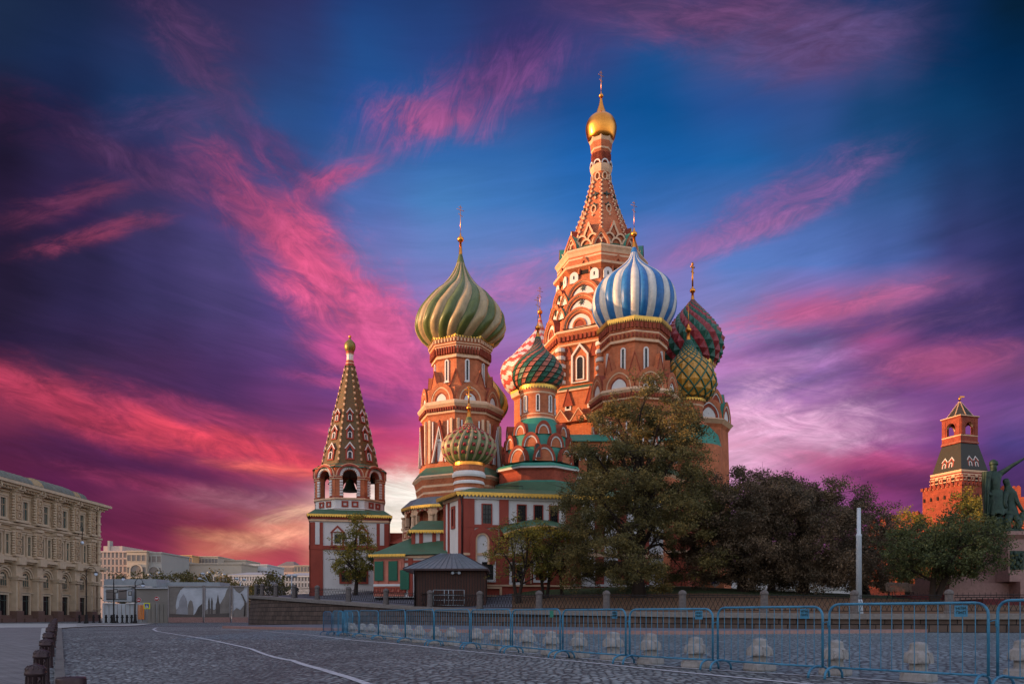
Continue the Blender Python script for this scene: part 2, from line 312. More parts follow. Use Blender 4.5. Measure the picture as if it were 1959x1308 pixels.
LEADR = mat('grey_green_roof', '6a6a60', 0.6, var=0.25, scale=1.3, bump=0.1)
GREYP = mat('grey_painted_metal', '8c9298', 0.5, var=0.08, scale=2)
POLEP = mat('pale_grey_paint', 'a4aab2', 0.45, var=0.08, scale=3)
SHUT = mat('green_shutter_paint', '1c5c46', 0.6, var=0.15)
PAINTW = mat('road_paint', 'acaab0', 0.75, var=0.15, scale=7, col2='77767e', f2=0.5, bump=0.1, detail=8)

# ------------------------------------------------------------------ mesh builder
class MB:
    def __init__(s):
        s.v = []; s.f = []; s.m = []; s.mats = []; s.sm = []; s.M = Matrix.Identity(4); s.inv = False
    def mi(s, m):
        if m not in s.mats: s.mats.append(m)
        return s.mats.index(m)
    def at(s, x, y, z=0, a=None):
        """local frame: x along the face, -y outwards, z up; a = outward heading"""
        s.M = Matrix.Translation((x, y, z)) @ (Matrix.Rotation(a + PI/2, 4, 'Z') if a is not None else Matrix.Identity(4))
        return s
    def add(s, verts, faces, m, smooth=False):
        o = len(s.v); M = s.M
        s.v += [tuple(M @ Vector(p)) for p in verts]
        k = s.mi(m) if not isinstance(m, list) else None
        for i, f in enumerate(faces):
            s.f.append(tuple(o + j for j in f)); s.sm.append(smooth)
            s.m.append(k if k is not None else s.mi(m[i]))
    def box(s, x0, x1, y0, y1, z0, z1, m):
        s.add([(x0,y0,z0),(x1,y0,z0),(x1,y1,z0),(x0,y1,z0),(x0,y0,z1),(x1,y0,z1),(x1,y1,z1),(x0,y1,z1)],
              [(0,3,2,1),(4,5,6,7),(0,1,5,4),(1,2,6,5),(2,3,7,6),(3,0,4,7)], m)
    def frus(s, c0, c1, z0, z1, m, cap=True):
        """frustum between rectangles (x0,x1,y0,y1)"""
        v = []
        for (x0,x1,y0,y1), z in ((c0, z0), (c1, z1)): v += [(x0,y0,z),(x1,y0,z),(x1,y1,z),(x0,y1,z)]
        f = [(0,1,5,4),(1,2,6,5),(2,3,7,6),(3,0,4,7)]
        if cap: f += [(0,3,2,1),(4,5,6,7)]
        s.add(v, f, m)
    def prism(s, poly, z0, z1, m, top=None):
        n = len(poly); v = [(p[0],p[1],z0) for p in poly] + [(p[0],p[1],z1) for p in poly]
        s.add(v, [(i,(i+1)%n,n+(i+1)%n,n+i) for i in range(n)], m)
        s.add(v[n:], [tuple(range(n))], top or m); s.add(v[:n], [tuple(range(n))[::-1]], m)
    def polyy(s, pts, y0, y1, m, back=True):
        """extrude an x-z outline between y0 (front) and y1"""
        n = len(pts); v = [(x,y0,z) for x,z in pts] + [(x,y1,z) for x,z in pts]
        f = [tuple(range(n))]
        if back: f.append(tuple(range(n,2*n))[::-1])
        f += [(i,n+i,n+(i+1)%n,(i+1)%n) for i in range(n)]
        s.add(v, f, m)
    def ring(s, po, pi, y0, y1, m, closed=True):
        """flat frame between outer and inner x-z outlines, y0 front to y1 back"""
        n = len(po); v = [(x,y0,z) for x,z in po]+[(x,y0,z) for x,z in pi]+[(x,y1,z) for x,z in po]+[(x,y1,z) for x,z in pi]
        f = []
        for i in range(n if closed else n-1):
            j = (i+1) % n
            f += [(i,j,n+j,n+i),(2*n+i,2*n+j,j,i),(n+i,n+j,3*n+j,3*n+i),(3*n+i,3*n+j,2*n+j,2*n+i)]
        if not closed: f += [(0,n,3*n,2*n),(n-1,3*n-1,4*n-1,2*n-1)]
        s.add(v, f, m)
    def lathe(s, prof, seg, m, a0=0.0, smooth=None, caps=True, cx=0, cy=0):
        """prof: [(r,z[,mat])]; mat applies to the band above that point"""
        v = []
        for p in prof:
            for k in range(seg):
                a = a0 + 2*PI*k/seg; v.append((cx + p[0]*math.cos(a), cy + p[0]*math.sin(a), p[1]))
        f = []; mm = []
        for i in range(len(prof)-1):
            pm = prof[i][2] if len(prof[i]) > 2 else m
            for k in range(seg):
                l = (k+1) % seg
                f.append((i*seg+k, i*seg+l, (i+1)*seg+l, (i+1)*seg+k)); mm.append(pm)
        s.add(v, f, mm, smooth if smooth is not None else seg > 12)
        if caps:
            lm = prof[-1][2] if len(prof[-1]) > 2 else m
            if prof[-1][0] > 1e-3: s.add(v[-seg:], [tuple(range(seg))], lm)
            if prof[0][0] > 1e-3: s.add(v[:seg], [tuple(range(seg))[::-1]], lm)
    def tube(s, pts, rad, m, seg=6, smooth=True):
        """tapered tube along points; rad number or list"""
        pts = [Vector(p) for p in pts]; n = len(pts)
        rs = rad if isinstance(rad, (list, tuple)) else [rad]*n
        v = []; up = None
        for i, p in enumerate(pts):
            d = (pts[min(i+1,n-1)] - pts[max(i-1,0)])
            if d.length < 1e-9: d = Vector((0,0,1))
            d.normalize()
            if up is None:
                up = Vector((0,0,1)) if abs(d.z) < 0.9 else Vector((1,0,0))
            a = d.cross(up)
            if a.length < 1e-4: a = d.cross(Vector((0,1,0)))
            a.normalize(); b = a.cross(d); up = b
            for k in range(seg):
                t = 2*PI*k/seg; q = p + (a*math.cos(t) + b*math.sin(t))*rs[i]; v.append(tuple(q))
        f = [(i*seg+k, i*seg+(k+1)%seg, (i+1)*seg+(k+1)%seg, (i+1)*seg+k) for i in range(n-1) for k in range(seg)]
        s.add(v, f, m, smooth)
        s.add(v[:seg], [tuple(range(seg))], m); s.add(v[-seg:], [tuple(range(seg))], m)
    def sph(s, c, r, m, seg=12, sz=1.0):
        n = 8; s2 = MB()
        pr = [(max(1e-4, r*math.sin(PI*i/n)), c[2] - r*sz*math.cos(PI*i/n)) for i in range(n+1)]
        s.lathe(pr, seg, m, smooth=True, caps=False, cx=c[0], cy=c[1])
    def mesh(s, name):
        me = bpy.data.meshes.new(name); me.from_pydata(s.v, [], s.f)
        for m in s.mats: me.materials.append(m)
        me.polygons.foreach_set('material_index', s.m); me.polygons.foreach_set('use_smooth', s.sm)
        me.update()
        return me
    def build(s, name, parent=None, loc=None, recalc=True, local=False):
        if parent is not None and not local:
            p = WL.get(parent.name, (0, 0, 0)); s.v = [(a-p[0], b-p[1], c-p[2]) for a, b, c in s.v]
        me = s.mesh(name)
        if recalc:
            bm = bmesh.new(); bm.from_mesh(me); bmesh.ops.remove_doubles(bm, verts=bm.verts, dist=1e-5)
            bmesh.ops.recalc_face_normals(bm, faces=bm.faces); bm.to_mesh(me); bm.free()
        o = bpy.data.objects.new(name, me); COL.objects.link(o)
        if loc: o.location = loc
        if parent:
            o.parent = parent; WL[o.name] = WL.get(parent.name, (0, 0, 0))
        return o
WL = {}             # world origin of every parent
def empty(name, loc, label, cat, group=None):
    o = bpy.data.objects.new(name, None); COL.objects.link(o); o.location = loc; o.empty_display_size = 0.5; WL[o.name] = tuple(loc)
    return tag(o, label, cat, group)
def tag(o, label, cat, group=None):
    o['label'] = label; o['category'] = cat
    if group: o['group'] = group
    return o
def struct(o, label=None):
    o['kind'] = 'structure'
    if label: o['label'] = label
    return o
def put(me, name, parent, x, y, z, a, tilt=0.0):
    """place shared mesh in a face frame (outward heading a), child of parent; coordinates in the parent's space"""
    o = bpy.data.objects.new(name, me); COL.objects.link(o)
    p = WL.get(parent.name, (0, 0, 0))
    o.location = (x-p[0], y-p[1], z-p[2]); o.rotation_euler = (-tilt, 0, a + PI/2); o.parent = parent
    return o
def copytree(o, parent=None):
    c = o.copy(); COL.objects.link(c); c.parent = parent
    for ch in list(o.children):
        copytree(ch, c)
    return c
def PX(px, d): return (px-CX)*d/F
def ZY(py, d): return E + (HY-py)*d/F
def sm(t):
    t = max(0.0, min(1.0, t)); return t*t*(3-2*t)
def G(x, y):
    """height of the paving: falls gently to the left in the foreground and towards the far street"""
    g = -0.5*sm((-x-2)/6)*(1-sm((y-12)/26))
    g -= 0.36*sm((y-55)/40)*sm((-x-5)/20)
    return g
def gpt(px, py, z=0.0):
    """point of the paving seen at a picture position"""
    d = 20.0
    for _ in range(60):
        x = PX(px, d); h = E - (G(x, d) + z); nd = h*F/(py-HY); d = 0.5*d + 0.5*nd
    return PX(px, d), d

# ================================================================== cathedral kit
def spline(pts, n):
    """smooth curve through (r, z) points"""
    P = [pts[0]] + list(pts) + [pts[-1]]; o = []
    seg = len(pts)-1
    for i in range(n+1):
        t = i/n*seg; k = min(int(t), seg-1); f = t-k
        p0, p1, p2, p3 = P[k], P[k+1], P[k+2], P[k+3]
        o.append(tuple(0.5*((2*p1[j]) + (-p0[j]+p2[j])*f + (2*p0[j]-5*p1[j]+4*p2[j]-p3[j])*f*f + (-p0[j]+3*p1[j]-3*p2[j]+p3[j])*f**3) for j in (0, 1)))
    return o
def arcpts(w, h, z0, n=14, t0=0, t1=PI, ogee=0.0, cx=0.0):
    return [(cx + w*math.cos(t0+(t1-t0)*i/n), z0 + h*math.sin(t0+(t1-t0)*i/n) + ogee*max(0, math.sin(t0+(t1-t0)*i/n))**14) for i in range(n+1)]
def gable_mesh(name, w, h, depth, bands, fill, roof=None, ogee=0.0, step=0.06, extra=None):
    """arched gable: stepped bands round a recessed field, roofed back into the wall"""
    mb = MB(); n = 18; r = 1.0; y = 0.0
    o = arcpts(w, h, 0, n, ogee=ogee)
    v = [(x, 0, z) for x, z in o] + [(x, depth, z) for x, z in o]
    mb.add(v, [(i, i+1, n+2+i, n+1+i) for i in range(n)], roof or bands[0][1], True)
    for b, m in bands:
        r2 = r-b/w
        po = arcpts(w*r, h*r, 0, n, ogee=ogee*r); pi = arcpts(w*r2, h*r2, 0, n, ogee=ogee*r2)
        mb.ring(po, pi, y, y+step, m, False); r = r2; y += step
    pi = arcpts(w*r, h*r, 0, n, ogee=ogee*r)
    mb.add([(x, y, z) for x, z in pi], [tuple(range(n+1))], fill)
    mb.add([(x, y+0.01, z) for x, z in arcpts(w*.99, h*.99, 0, n)], [tuple(range(n+1))], fill)
    if extra: extra(mb, y)
    return mb.mesh(name)
def awin_mesh(w, h, fr, fm, gm, sill=True, proud=0.12):
    """round-headed window: frame stands out of the wall, glazing set back in it"""
    mb = MB(); def_o = lambda g: [(w/2+g, -g)] + arcpts(w/2+g, w/2+g, h-w/2, 10) + [(-w/2-g, -g)]
    mb.ring(def_o(fr), def_o(0), -proud, 0.02, fm)
    mb.add([(x, -0.02, z) for x, z in def_o(0)], [tuple(range(len(def_o(0))))], gm)
    if sill: mb.box(-w/2-fr*1.6, w/2+fr*1.6, -proud-0.06, 0, -fr*1.8, -fr*1.0, fm)
    return mb.mesh('window')
def rwin_mesh(w, h, fr, fm, gm, proud=0.1, bars=0, ped=None):
    mb = MB(); o = [(-w/2-fr,-fr),(w/2+fr,-fr),(w/2+fr,h+fr),(-w/2-fr,h+fr)]; i = [(-w/2,0),(w/2,0),(w/2,h),(-w/2,h)]
    mb.ring(o, i, -proud, 0.02, fm); mb.add([(x, -0.02, z) for x, z in i], [(0,1,2,3)], gm)
    for k in range(bars):
        x = -w/2 + w*(k+1)/(bars+1); mb.box(x-.02, x+.02, -.05, -.025, 0, h, IRON)
    if bars:
        for k in range(3): mb.box(-w/2, w/2, -.052, -.03, h*(k+1)/4-.02, h*(k+1)/4+.02, IRON)
    if ped:
        q_ = fr*1.9; mb.ring([(-w/2-q_,-q_),(w/2+q_,-q_),(w/2+q_,h+q_*.6),(-w/2-q_,h+q_*.6)], [(-w/2-fr,-fr),(w/2+fr,-fr),(w/2+fr,h+fr),(-w/2-fr,h+fr)], -proud*.8, .02, ped)
        W = w/2+fr*2.6
        mb.polyy([(-W,h+fr),(W,h+fr),(0,h+fr+W*1.0)], -proud-.12, 0, ped)
        mb.polyy([(-W*.55,h+fr+.08),(W*.55,h+fr+.08),(0,h+fr+W*.62)], -proud-.16, -proud-.1, WHITE)
        mb.box(-W, W, -proud-.15, 0, -fr*2.2, -fr*1.05, ped)
    return mb.mesh('window')
def tri_mesh(w, h, dep, fill, edge, ew):
    mb = MB(); mb.polyy([(-w/2,0),(w/2,0),(0,h)], -dep, 0.05, fill)
    a = ew*math.hypot(w/2, h)/(w/2)*0.6
    mb.ring([(-w/2,0),(0,h),(w/2,0)], [(-w/2+ew,0),(0,h-a),(w/2-ew,0)], -dep-.05, -dep, edge, False)
    return mb.mesh('pointed_gable')
def panel(mb, x0, x1, z0, z1, y0, y1, m, ow, zs, cx=None, n=10, mi=None, ah=None):
    """wall slab with a round-headed opening through it"""
    cx = (x0+x1)/2 if cx is None else cx; a, b = cx-ow/2, cx+ow/2; ah = ah or ow/2
    mb.box(x0, a, y0, y1, z0, z1, m); mb.box(b, x1, y0, y1, z0, z1, m)
    ar = arcpts(ow/2, ah, zs, n, cx=cx)
    for i in range(n):
        (xa, za), (xb, zb) = ar[i], ar[i+1]
        mb.add([(xa,y0,za),(xb,y0,zb),(xb,y0,z1),(xa,y0,z1),(xa,y1,za),(xb,y1,zb),(xb,y1,z1),(xa,y1,z1)],
               [(0,1,2,3),(7,6,5,4),(4,5,1,0),(3,2,6,7)], [m, m, mi or m, m])
def lace(mb, R, z, seg, a0, h, m, per=None, cx=0, cy=0, t=0.03):
    """pierced valance hanging round an eave: a strip with pointed tongues"""
    for k in range(seg):
        p = Vector((cx+R*math.cos(a0+2*PI*k/seg), cy+R*math.sin(a0+2*PI*k/seg))); q = Vector((cx+R*math.cos(a0+2*PI*(k+1)/seg), cy+R*math.sin(a0+2*PI*(k+1)/seg)))
        lacerun(mb, p, q, z, h, m, per)
def lacerun(mb, p, q, z, h, m, per=None, z2=None):
    d = (q-p); Lh = d.length; nn = per or max(2, int(round(Lh/(h*0.75)))); z2 = z if z2 is None else z2
    nrm = Vector((d.y, -d.x)).normalized()*0.03
    for i in range(nn):
        a = p + d*(i/nn); b = p + d*((i+1)/nn); c = (a+b)/2; za = z+(z2-z)*i/nn; zb = z+(z2-z)*(i+1)/nn
        for s in (0, 1):
            o = nrm*s
            if s == 0: base = len(mb.v)
            mb.add([(a.x+o.x,a.y+o.y,za),(b.x+o.x,b.y+o.y,zb),(b.x+o.x,b.y+o.y,zb-h*.5),(c.x+o.x,c.y+o.y,za-h),(a.x+o.x,a.y+o.y,za-h*.5)], [(0,1,2,3,4)], m)
def dentils(mb, R, z0, z1, seg, a0, per, dep, m, cx=0, cy=0, fillw=0.5):
    for k in range(seg):
        a, b = a0+2*PI*k/seg, a0+2*PI*(k+1)/seg; am = (a+b)/2; w = 2*R*math.sin(PI/seg); rr = R*math.cos(PI/seg)
        mb.at(cx+rr*math.cos(am), cy+rr*math.sin(am), 0, am)
        for i in range(per):
            x = -w/2 + w*(i+.5)/per; mb.box(x-w/per*fillw/2, x+w/per*fillw/2, -dep, 0.02, z0, z1, m)
        mb.at(0, 0, 0)
def dome_surf(prof, n, nv, twist, fn, seg_per=6, cx=0, cy=0):
    """prof (r,z) bottom->top. fn(i_rib, phase, t) -> (radius factor, material)"""
    P = spline(prof, nv); mb = MB(); S_ = n*seg_per; v = []
    for j, (r, z) in enumerate(P):
        t = j/nv
        for k in range(S_):
            f, _ = fn(k//seg_per, (k % seg_per)/seg_per, t)
            a = 2*PI*k/S_ + twist(t)
            v.append((cx + max(r, .01)*f*math.cos(a), cy + max(r, .01)*f*math.sin(a), z))
    fa = []; mm = []
    for j in range(nv):
        for k in range(S_):
            l = (k+1) % S_
            fa.append((j*S_+k, j*S_+l, (j+1)*S_+l, (j+1)*S_+k)); mm.append(fn(k//seg_per, ((k % seg_per)+.5)/seg_per, (j+.5)/nv)[1])
    mb.add(v, fa, mm, True)
    return mb
def cell_dome(prof, n, rows, shear, colfn, lift=0.06, diamond=True, cx=0, cy=0, a0=0.0, flat=0.0):
    """scales / studs: a grid of raised pyramids following the profile; shear = cells of twist per row"""
    P = spline(prof, 200); Ls = [0]
    for a, b in zip(P, P[1:]): Ls.append(Ls[-1] + math.hypot(a[0]-b[0], a[1]-b[1])/max(.25, min(a[0], b[0])+.12))
    T = Ls[-1]
    def at(s, off=0.0):
        s = max(0, min(1, s))*T; k = 0; lo, hi = 0, len(Ls)-1
        while hi-lo > 1:
            mid = (lo+hi)//2
            if Ls[mid] <= s: lo = mid
            else: hi = mid
        f = (s-Ls[lo])/max(1e-9, Ls[hi]-Ls[lo]); r = P[lo][0]*(1-f)+P[hi][0]*f; z = P[lo][1]*(1-f)+P[hi][1]*f
        dr = P[hi][0]-P[lo][0]; dz = P[hi][1]-P[lo][1]; l = math.hypot(dr, dz)
        return r + off*dz/l, z - off*dr/l, r
    mb = MB()
    def pt(u, s, off=0.0):
        r, z, r0 = at(s/rows, 0); r2, z2, _ = at(s/rows, off*max(r0, .15))
        a = a0 + 2*PI*u/n
        return (cx+r2*math.cos(a), cy+r2*math.sin(a), z2)
    for j in range(rows + (1 if diamond else 0)):
        for i in range(n):
            if diamond:
                uc = i + 0.5*(j % 2); q = [(uc-.5, j), (uc, j-1), (uc+.5, j), (uc, j+1)]; c = (uc, j)
                q = [(a, max(0, min(rows, b))) for a, b in q]
            else:
                b = i + shear*j; q = [(b, j), (b+1, j), (b+1+shear, j+1), (b+shear, j+1)]; c = (b+.5+shear/2, j+.5)
            m = colfn(i, j)
            v = [pt(a, s) for a, s in q] + [pt(c[0], min(rows, c[1]), lift)]
            if flat:
                qi = [(c[0]+(a-c[0])*flat, c[1]+(s-c[1])*flat) for a, s in q]
                v = [pt(a, s) for a, s in q] + [pt(a, s, lift) for a, s in qi]
                mb.add(v, [(0,1,5,4),(1,2,6,5),(2,3,7,6),(3,0,4,7),(4,5,6,7)], [SEAM]*4+[m])
            else:
                mb.add(v, [(0,1,4),(1,2,4),(2,3,4),(3,0,4)], m)
    return mb
def finial(parent, ox, oy, d, y_tip, y_orb, r_orb, y_cross, w_tip=3.5, w_top=2.0, cross=True, tilt=0.6, bright=False, wc=9.0, th=None):
    k = d/F; mb = MB(); mb.at(0, 0, 0)
    zt, zo = ZY(y_tip, d), ZY(y_orb, d)
    mb.lathe([(w_tip*1.15*k, zt-2*k), (w_tip*k, zt), (w_top*k, zo-r_orb*k)], 14, GOLD, cx=ox, cy=oy, smooth=True)
    mb.sph((ox, oy, zo), r_orb*k, GOLD, 16, 0.92)
    mb.lathe([(w_top*k, zo+r_orb*.8*k), (w_top*.4*k, zo+r_orb*1.9*k)], 8, GOLD, cx=ox, cy=oy)
    f = mb.build('finial', parent)
    if cross:
        mb = MB(); t = th or 0.032; zc = ZY(y_cross, d); zb = zo + r_orb*k
        mb.tube([(ox, oy, zb), (ox, oy, zc)], t, GOLD, 6)
        c, s_ = math.cos(tilt), math.sin(tilt); hgt = min(zc-zb, 26*k)
        for fz, ww, sl in ((0.14, .45, 0), (0.34, 1.0, 0), (0.72, .6, .35)):
            z = zc - hgt*fz; a = wc*k*ww
            mb.tube([(ox-a*c, oy-a*s_, z+a*sl), (ox+a*c, oy+a*s_, z-a*sl)], t*.9, GOLD, 6)
        mb.build('cross', parent)
    return f
def camdir(x, y): return math.atan2(-y, -x)
def facing(a, x, y, lim=115):
    d = (a - camdir(x, y) + PI) % (2*PI) - PI
    return abs(d) < R_(lim)

cath = empty('cathedral', (8, 90, 3.0), 'brick cathedral of many painted onion domes round a tall central tent spire, behind the trees', 'cathedral')

class Tower:
    def __init__(s, name, ax, d, off, seg=8, desc=None):
        s.d = d; s.k = d/F; s.x = PX(ax, d); s.y = d; s.seg = seg; s.a0 = camdir(s.x, d) + R_(off)
        s.body = MB(); s.name = name; s.desc = desc
    def z(s, y): return ZY(y, s.d)
    def lathe(s, prof, m, seg=None, a0=None, mb=None, smooth=None, caps=True):
        (mb or s.body).lathe([(p[0]*s.k, s.z(p[1])) + tuple(p[2:]) for p in prof], seg or s.seg, m, s.a0 if a0 is None else a0, cx=s.x, cy=s.y, smooth=smooth, caps=caps)
    def lace(s, R, y, h, m=None, seg=None, per=None):
        lace(s.body, R*s.k, s.z(y), seg or s.seg, s.a0, h*s.k, m or GOLDL, per, s.x, s.y)
    def dent(s, R, y0, y1, per, m, dep=.12, fw=.5, seg=None):
        dentils(s.body, R*s.k, s.z(y0), s.z(y1), seg or s.seg, s.a0, per, dep, m, s.x, s.y, fw)
    def done(s):
        s.ob = s.body.build('tower', cath)
        if s.desc: s.ob['label'] = s.desc
        return s.ob
    def faces(s, seg=None, half=True, lim=115):
        seg = seg or s.seg; o = []
        for i in range(seg):
            a = s.a0 + 2*PI*(i + (.5 if half else 0))/seg
            if facing(a, s.x, s.y, lim): o.append(a)
        return o
    def ring(s, me, name, R, y, half=True, seg=None, parent=None, lim=115, raw=False):
        """R = distance of the face from the axis in picture pixels"""
        for a in s.faces(seg, half, lim):
            rr = R*s.k
            put(me, name, parent or s.ob, s.x + rr*math.cos(a), s.y + rr*math.sin(a), s.z(y), a)
    def dome(s, mb, lab=None):
        o = mb.build('dome', s.ob, recalc=True)
        if lab: o['label'] = lab
        return o
    def prof(s, pts): return [(r*s.k, s.z(y)) for r, y in pts]
C8 = math.cos(PI/8)

# ---- left great tower (olive and cream swirl)
T = Tower('north', 881, 80, -8, desc='octagonal brick tower under the olive and cream twisted dome')
T.lathe([(58,655,GOLDL),(62,656,GOLDL),(62,661,TRIM),(62,664,TRIM),(60,666,BRICK),(60,674,TRIM),(60,676,BRICK),(58,678,TRIM),(57,684,BRICK),(55,694,TRIM),(56.5,697,TRIM),(56.5,700,BRICK),
         (52.5,702,BRICK),(52.5,752,BRICK),(74,760,BRICK),(74,783,TRIM),(79,784,TRIM),(83,787,TRIM),(83,791,TRIM),(79,796,BRICK),(77,803,TRIM),(77,807,BRICK),(74,810,BRICK),(76,880,BRICK),(80,903,BRICK),
         (80,905,GREEN),(93,921,TRIM),(94,924,TRIM),(90,928,BRICK),(87,938,TRIM),(87,942,BRICK),(85,950,TRIM),(85.5,954,BRICK),(84,964,TRIM),(86,968,BRICK),(86,1050,BRICK),(86,1140,BRICK)], BRICK)
for y in (669,): T.dent(60.5, y+3, y-3, 7, TRIM, .12, .45)
T.dent(56, 693, 680, 8, BRICKD, .22, .45)
T.dent(78.5, 803, 797, 12, BRICKD, .16, .5)
T.dent(62.4, 660, 657, 12, GOLDL, .1, .5)
T.lace(63.5, 657, 9, per=9)
N1 = T
T.done()
P = T.prof([(52,666),(60,663),(73,653),(82,640),(85,627),(81.5,606),(71,588),(54,567),(34,549),(20,530.6),(10.5,512),(7.2,502),(3.5,487)])
def f_swirl(i, p, t, a=D_GRN, b=D_CRM):
    e = math.sin(PI*p)**0.6 if 0 < p < 1 else 0.0
    amp = 0.085*sm(t*5)*(1-sm((t-.8)/.13))
    return 1 - amp*0.7 + amp*e, ((a if i % 2 else b) if t < .9 else D_GRN)
o = T.dome(dome_surf(P, 24, 70, lambda t: R_(6+72*max(0, t-.06)**1.05), f_swirl, 6, T.x, T.y), 'olive green and cream twisted ribs')
o.rotation_euler = (0, 0, 0)
finial(T.ob, T.x, T.y, T.d, 488, 458, 6.3, 393, 3.6, 2.2, wc=8)
w1 = awin_mesh(.2, 1.95, .13, WHITE, DARK)
T.ring(w1, 'window', 52.5*C8, 741)
tg = tri_mesh(26*T.k, 36*T.k, .45, BRICK, BRICKD, .12)
T.ring(tg, 'pointed_gable', 52.5, 758, half=False)
kg = gable_mesh('arched_gable', 27*T.k, 32*T.k, 1.4, [(.34, BRICK), (.12, TRIM), (.3, BRICK), (.1, BRICKD)], WHITE, BRICKD, ogee=.1, step=.035)
T.ring(kg, 'arched_gable', 78*C8, 784)
# tall framed panels of the main storey
mb = MB(); Wd = 2*76*math.sin(PI/8)*T.k; H = (893-812)*T.k
mb.box(-Wd*.44, -Wd*.36, -.14, .03, .1, H, TRIM); mb.box(Wd*.36, Wd*.44, -.14, .03, .1, H, TRIM); mb.box(-Wd*.3, -Wd*.26, -.1, .03, .1, H*.96, WHITE); mb.box(Wd*.26, Wd*.3, -.1, .03, .1, H*.96, WHITE)
mb.ring([(-Wd*.34, .1), (0, H*.98), (Wd*.34, .1)], [(-Wd*.27, .1), (0, H*.84), (Wd*.27, .1)], -.34, .02, BRICKD, False)
mb.ring([(-Wd*.27, .1), (0, H*.84), (Wd*.27, .1)], [(-Wd*.235, .1), (0, H*.78), (Wd*.235, .1)], -.4, .02, WHITE, False)
mb.box(-Wd*.15, -Wd*.11, -.16, .03, .1, H*.52, BRICKD); mb.box(Wd*.11, Wd*.15, -.16, .03, .1, H*.52, BRICKD); mb.box(-Wd*.15, Wd*.15, -.18, .03, H*.5, H*.55, WHITE)
mb.box(-Wd*.11, Wd*.11, -.05, .03, .1, H*.5, WHITE)
pm = mb.mesh('wall_frame'); T.ring(pm, 'wall_frame', 77.5*C8, 899)
# ---- right great tower (blue and white)
T = Tower('west', 1213, 84, 1, desc='octagonal brick tower under the blue and white ribbed dome')
T.lathe([(60,628,GOLDL),(68,629,GOLDL),(69,634,TRIM),(66,637,BRICK),(64.5,651,BRICKD),(64,653,TRIM),(64,656,BRICK),(62.5,667,TRIM),(63,669,TRIM),(63,672,BRICK),(58,675,BRICK),(58,730,BRICK),(80,740,BRICK),
         (80,760,TRIM),(85,763,TRIM),(87,767,TRIM),(84,771,BRICK),(82,780,TRIM),(82,783,BRICK),(78,786,BRICK),(80,880,BRICK),(84,905,GREEN),(96,920,TRIM),(92,925,BRICK),(90,1130,BRICK)], BRICK)
T.lace(70.5, 629, 10, per=12)
T.dent(66, 649, 639, 6, BRICKD, .14, .55); T.dent(64.4, 665, 658, 6, BRICKD, .1, .35); T.dent(83, 779, 772, 12, BRICKD, .16)
W1 = T
T.done()
P = T.prof([(50,636),(62,628),(73,611),(77.5,597),(79,582),(76.5,566),(71,552),(59,538),(41,524),(25,511),(12,497),(7.5,487),(4,474)])
def f_bw(i, p, t):
    e = math.sin(PI*p)**0.55 if 0 < p < 1 else 0
    amp = 0.07*sm(t*4)*(1-sm((t-.83)/.12))
    return 1 - amp*.7 + amp*e, ((D_WHT if i % 2 else D_BLU) if t < .93 else D_BLU)
T.dome(dome_surf(P, 28, 60, lambda t: T.a0 + R_(6.4), f_bw, 6, T.x, T.y), 'straight blue and white ribs')
finial(T.ob, T.x, T.y, T.d, 476, 448, 6.2, 385, 4.2, 2.6, wc=8)
T.ring(awin_mesh(.26, 2.2, .15, WHITE, DARK), 'window', 58*C8, 723)
T.ring(tri_mesh(27*T.k, 46*T.k, .5, BRICK, BRICKD, .12), 'pointed_gable', 58, 738, half=False)
kg = gable_mesh('arched_gable', 31*T.k, 36*T.k, 1.5, [(.36, BRICK), (.12, TRIM), (.32, BRICK), (.12, BRICKD)], WHITE, BRICKD, ogee=.1, step=.04)
T.ring(kg, 'arched_gable', 84*C8, 762)
T.ring(pm, 'wall_frame', 81.5*C8, 893)
# ---- central tent
T = Tower('central', 1150, 93, 0, desc='tall central brick tower with the tent spire and gold dome')
T.lathe([(14,262,TRIM),(24.5,262,TRIM),(24.5,268,TRIM),(21,278,BRICK),(19.5,290,TRIM),(19,293,BRICK),(17.2,296,BRICK),(17.2,318,BRICK),(20,321,TRIM),(21.5,324,TRIM),(20,331,TRIM),(18,336,BRICK),(16.5,338,BRICK),(17,350,BRICKD),
         (18.5,352,BRICK),(31,398,BRICK),(50,447,BRICK),(61,474,BRICK),(61,477,GREEN),(78,500,GREEN),(88,506,TRIM),(89,509,TRIM),(86,513,TRIM),(84,518,BRICK),(84,521,TRIM),(84,524,BRICK),
         (86,535,TRIM),(92,537,TRIM),(91,541,BRICK),(82,548,BRICK),(88,580,BRICK),(96,620,BRICK),(104,656,BRICK),(104,659,TRIM),(114,661,TRIM),(115,665,BRICK),(111,672,BRICK),(108,684,TRIM),(107,687,BRICK),
         (102,690,BRICK),(102,760,BRICK),(104,761,GREEN),(112,768,TRIM),(113,771,BRICK),(110,773,BRICK),(110,822,TRIM),(112,824,BRICK),(110,828,BRICK),(110,1130,BRICK)], BRICK)
T.dent(110, 680, 671, 10, BRICKD, .25, .5)
T.dent(17.6, 316, 298, 5, BRICKD, .12, .4)
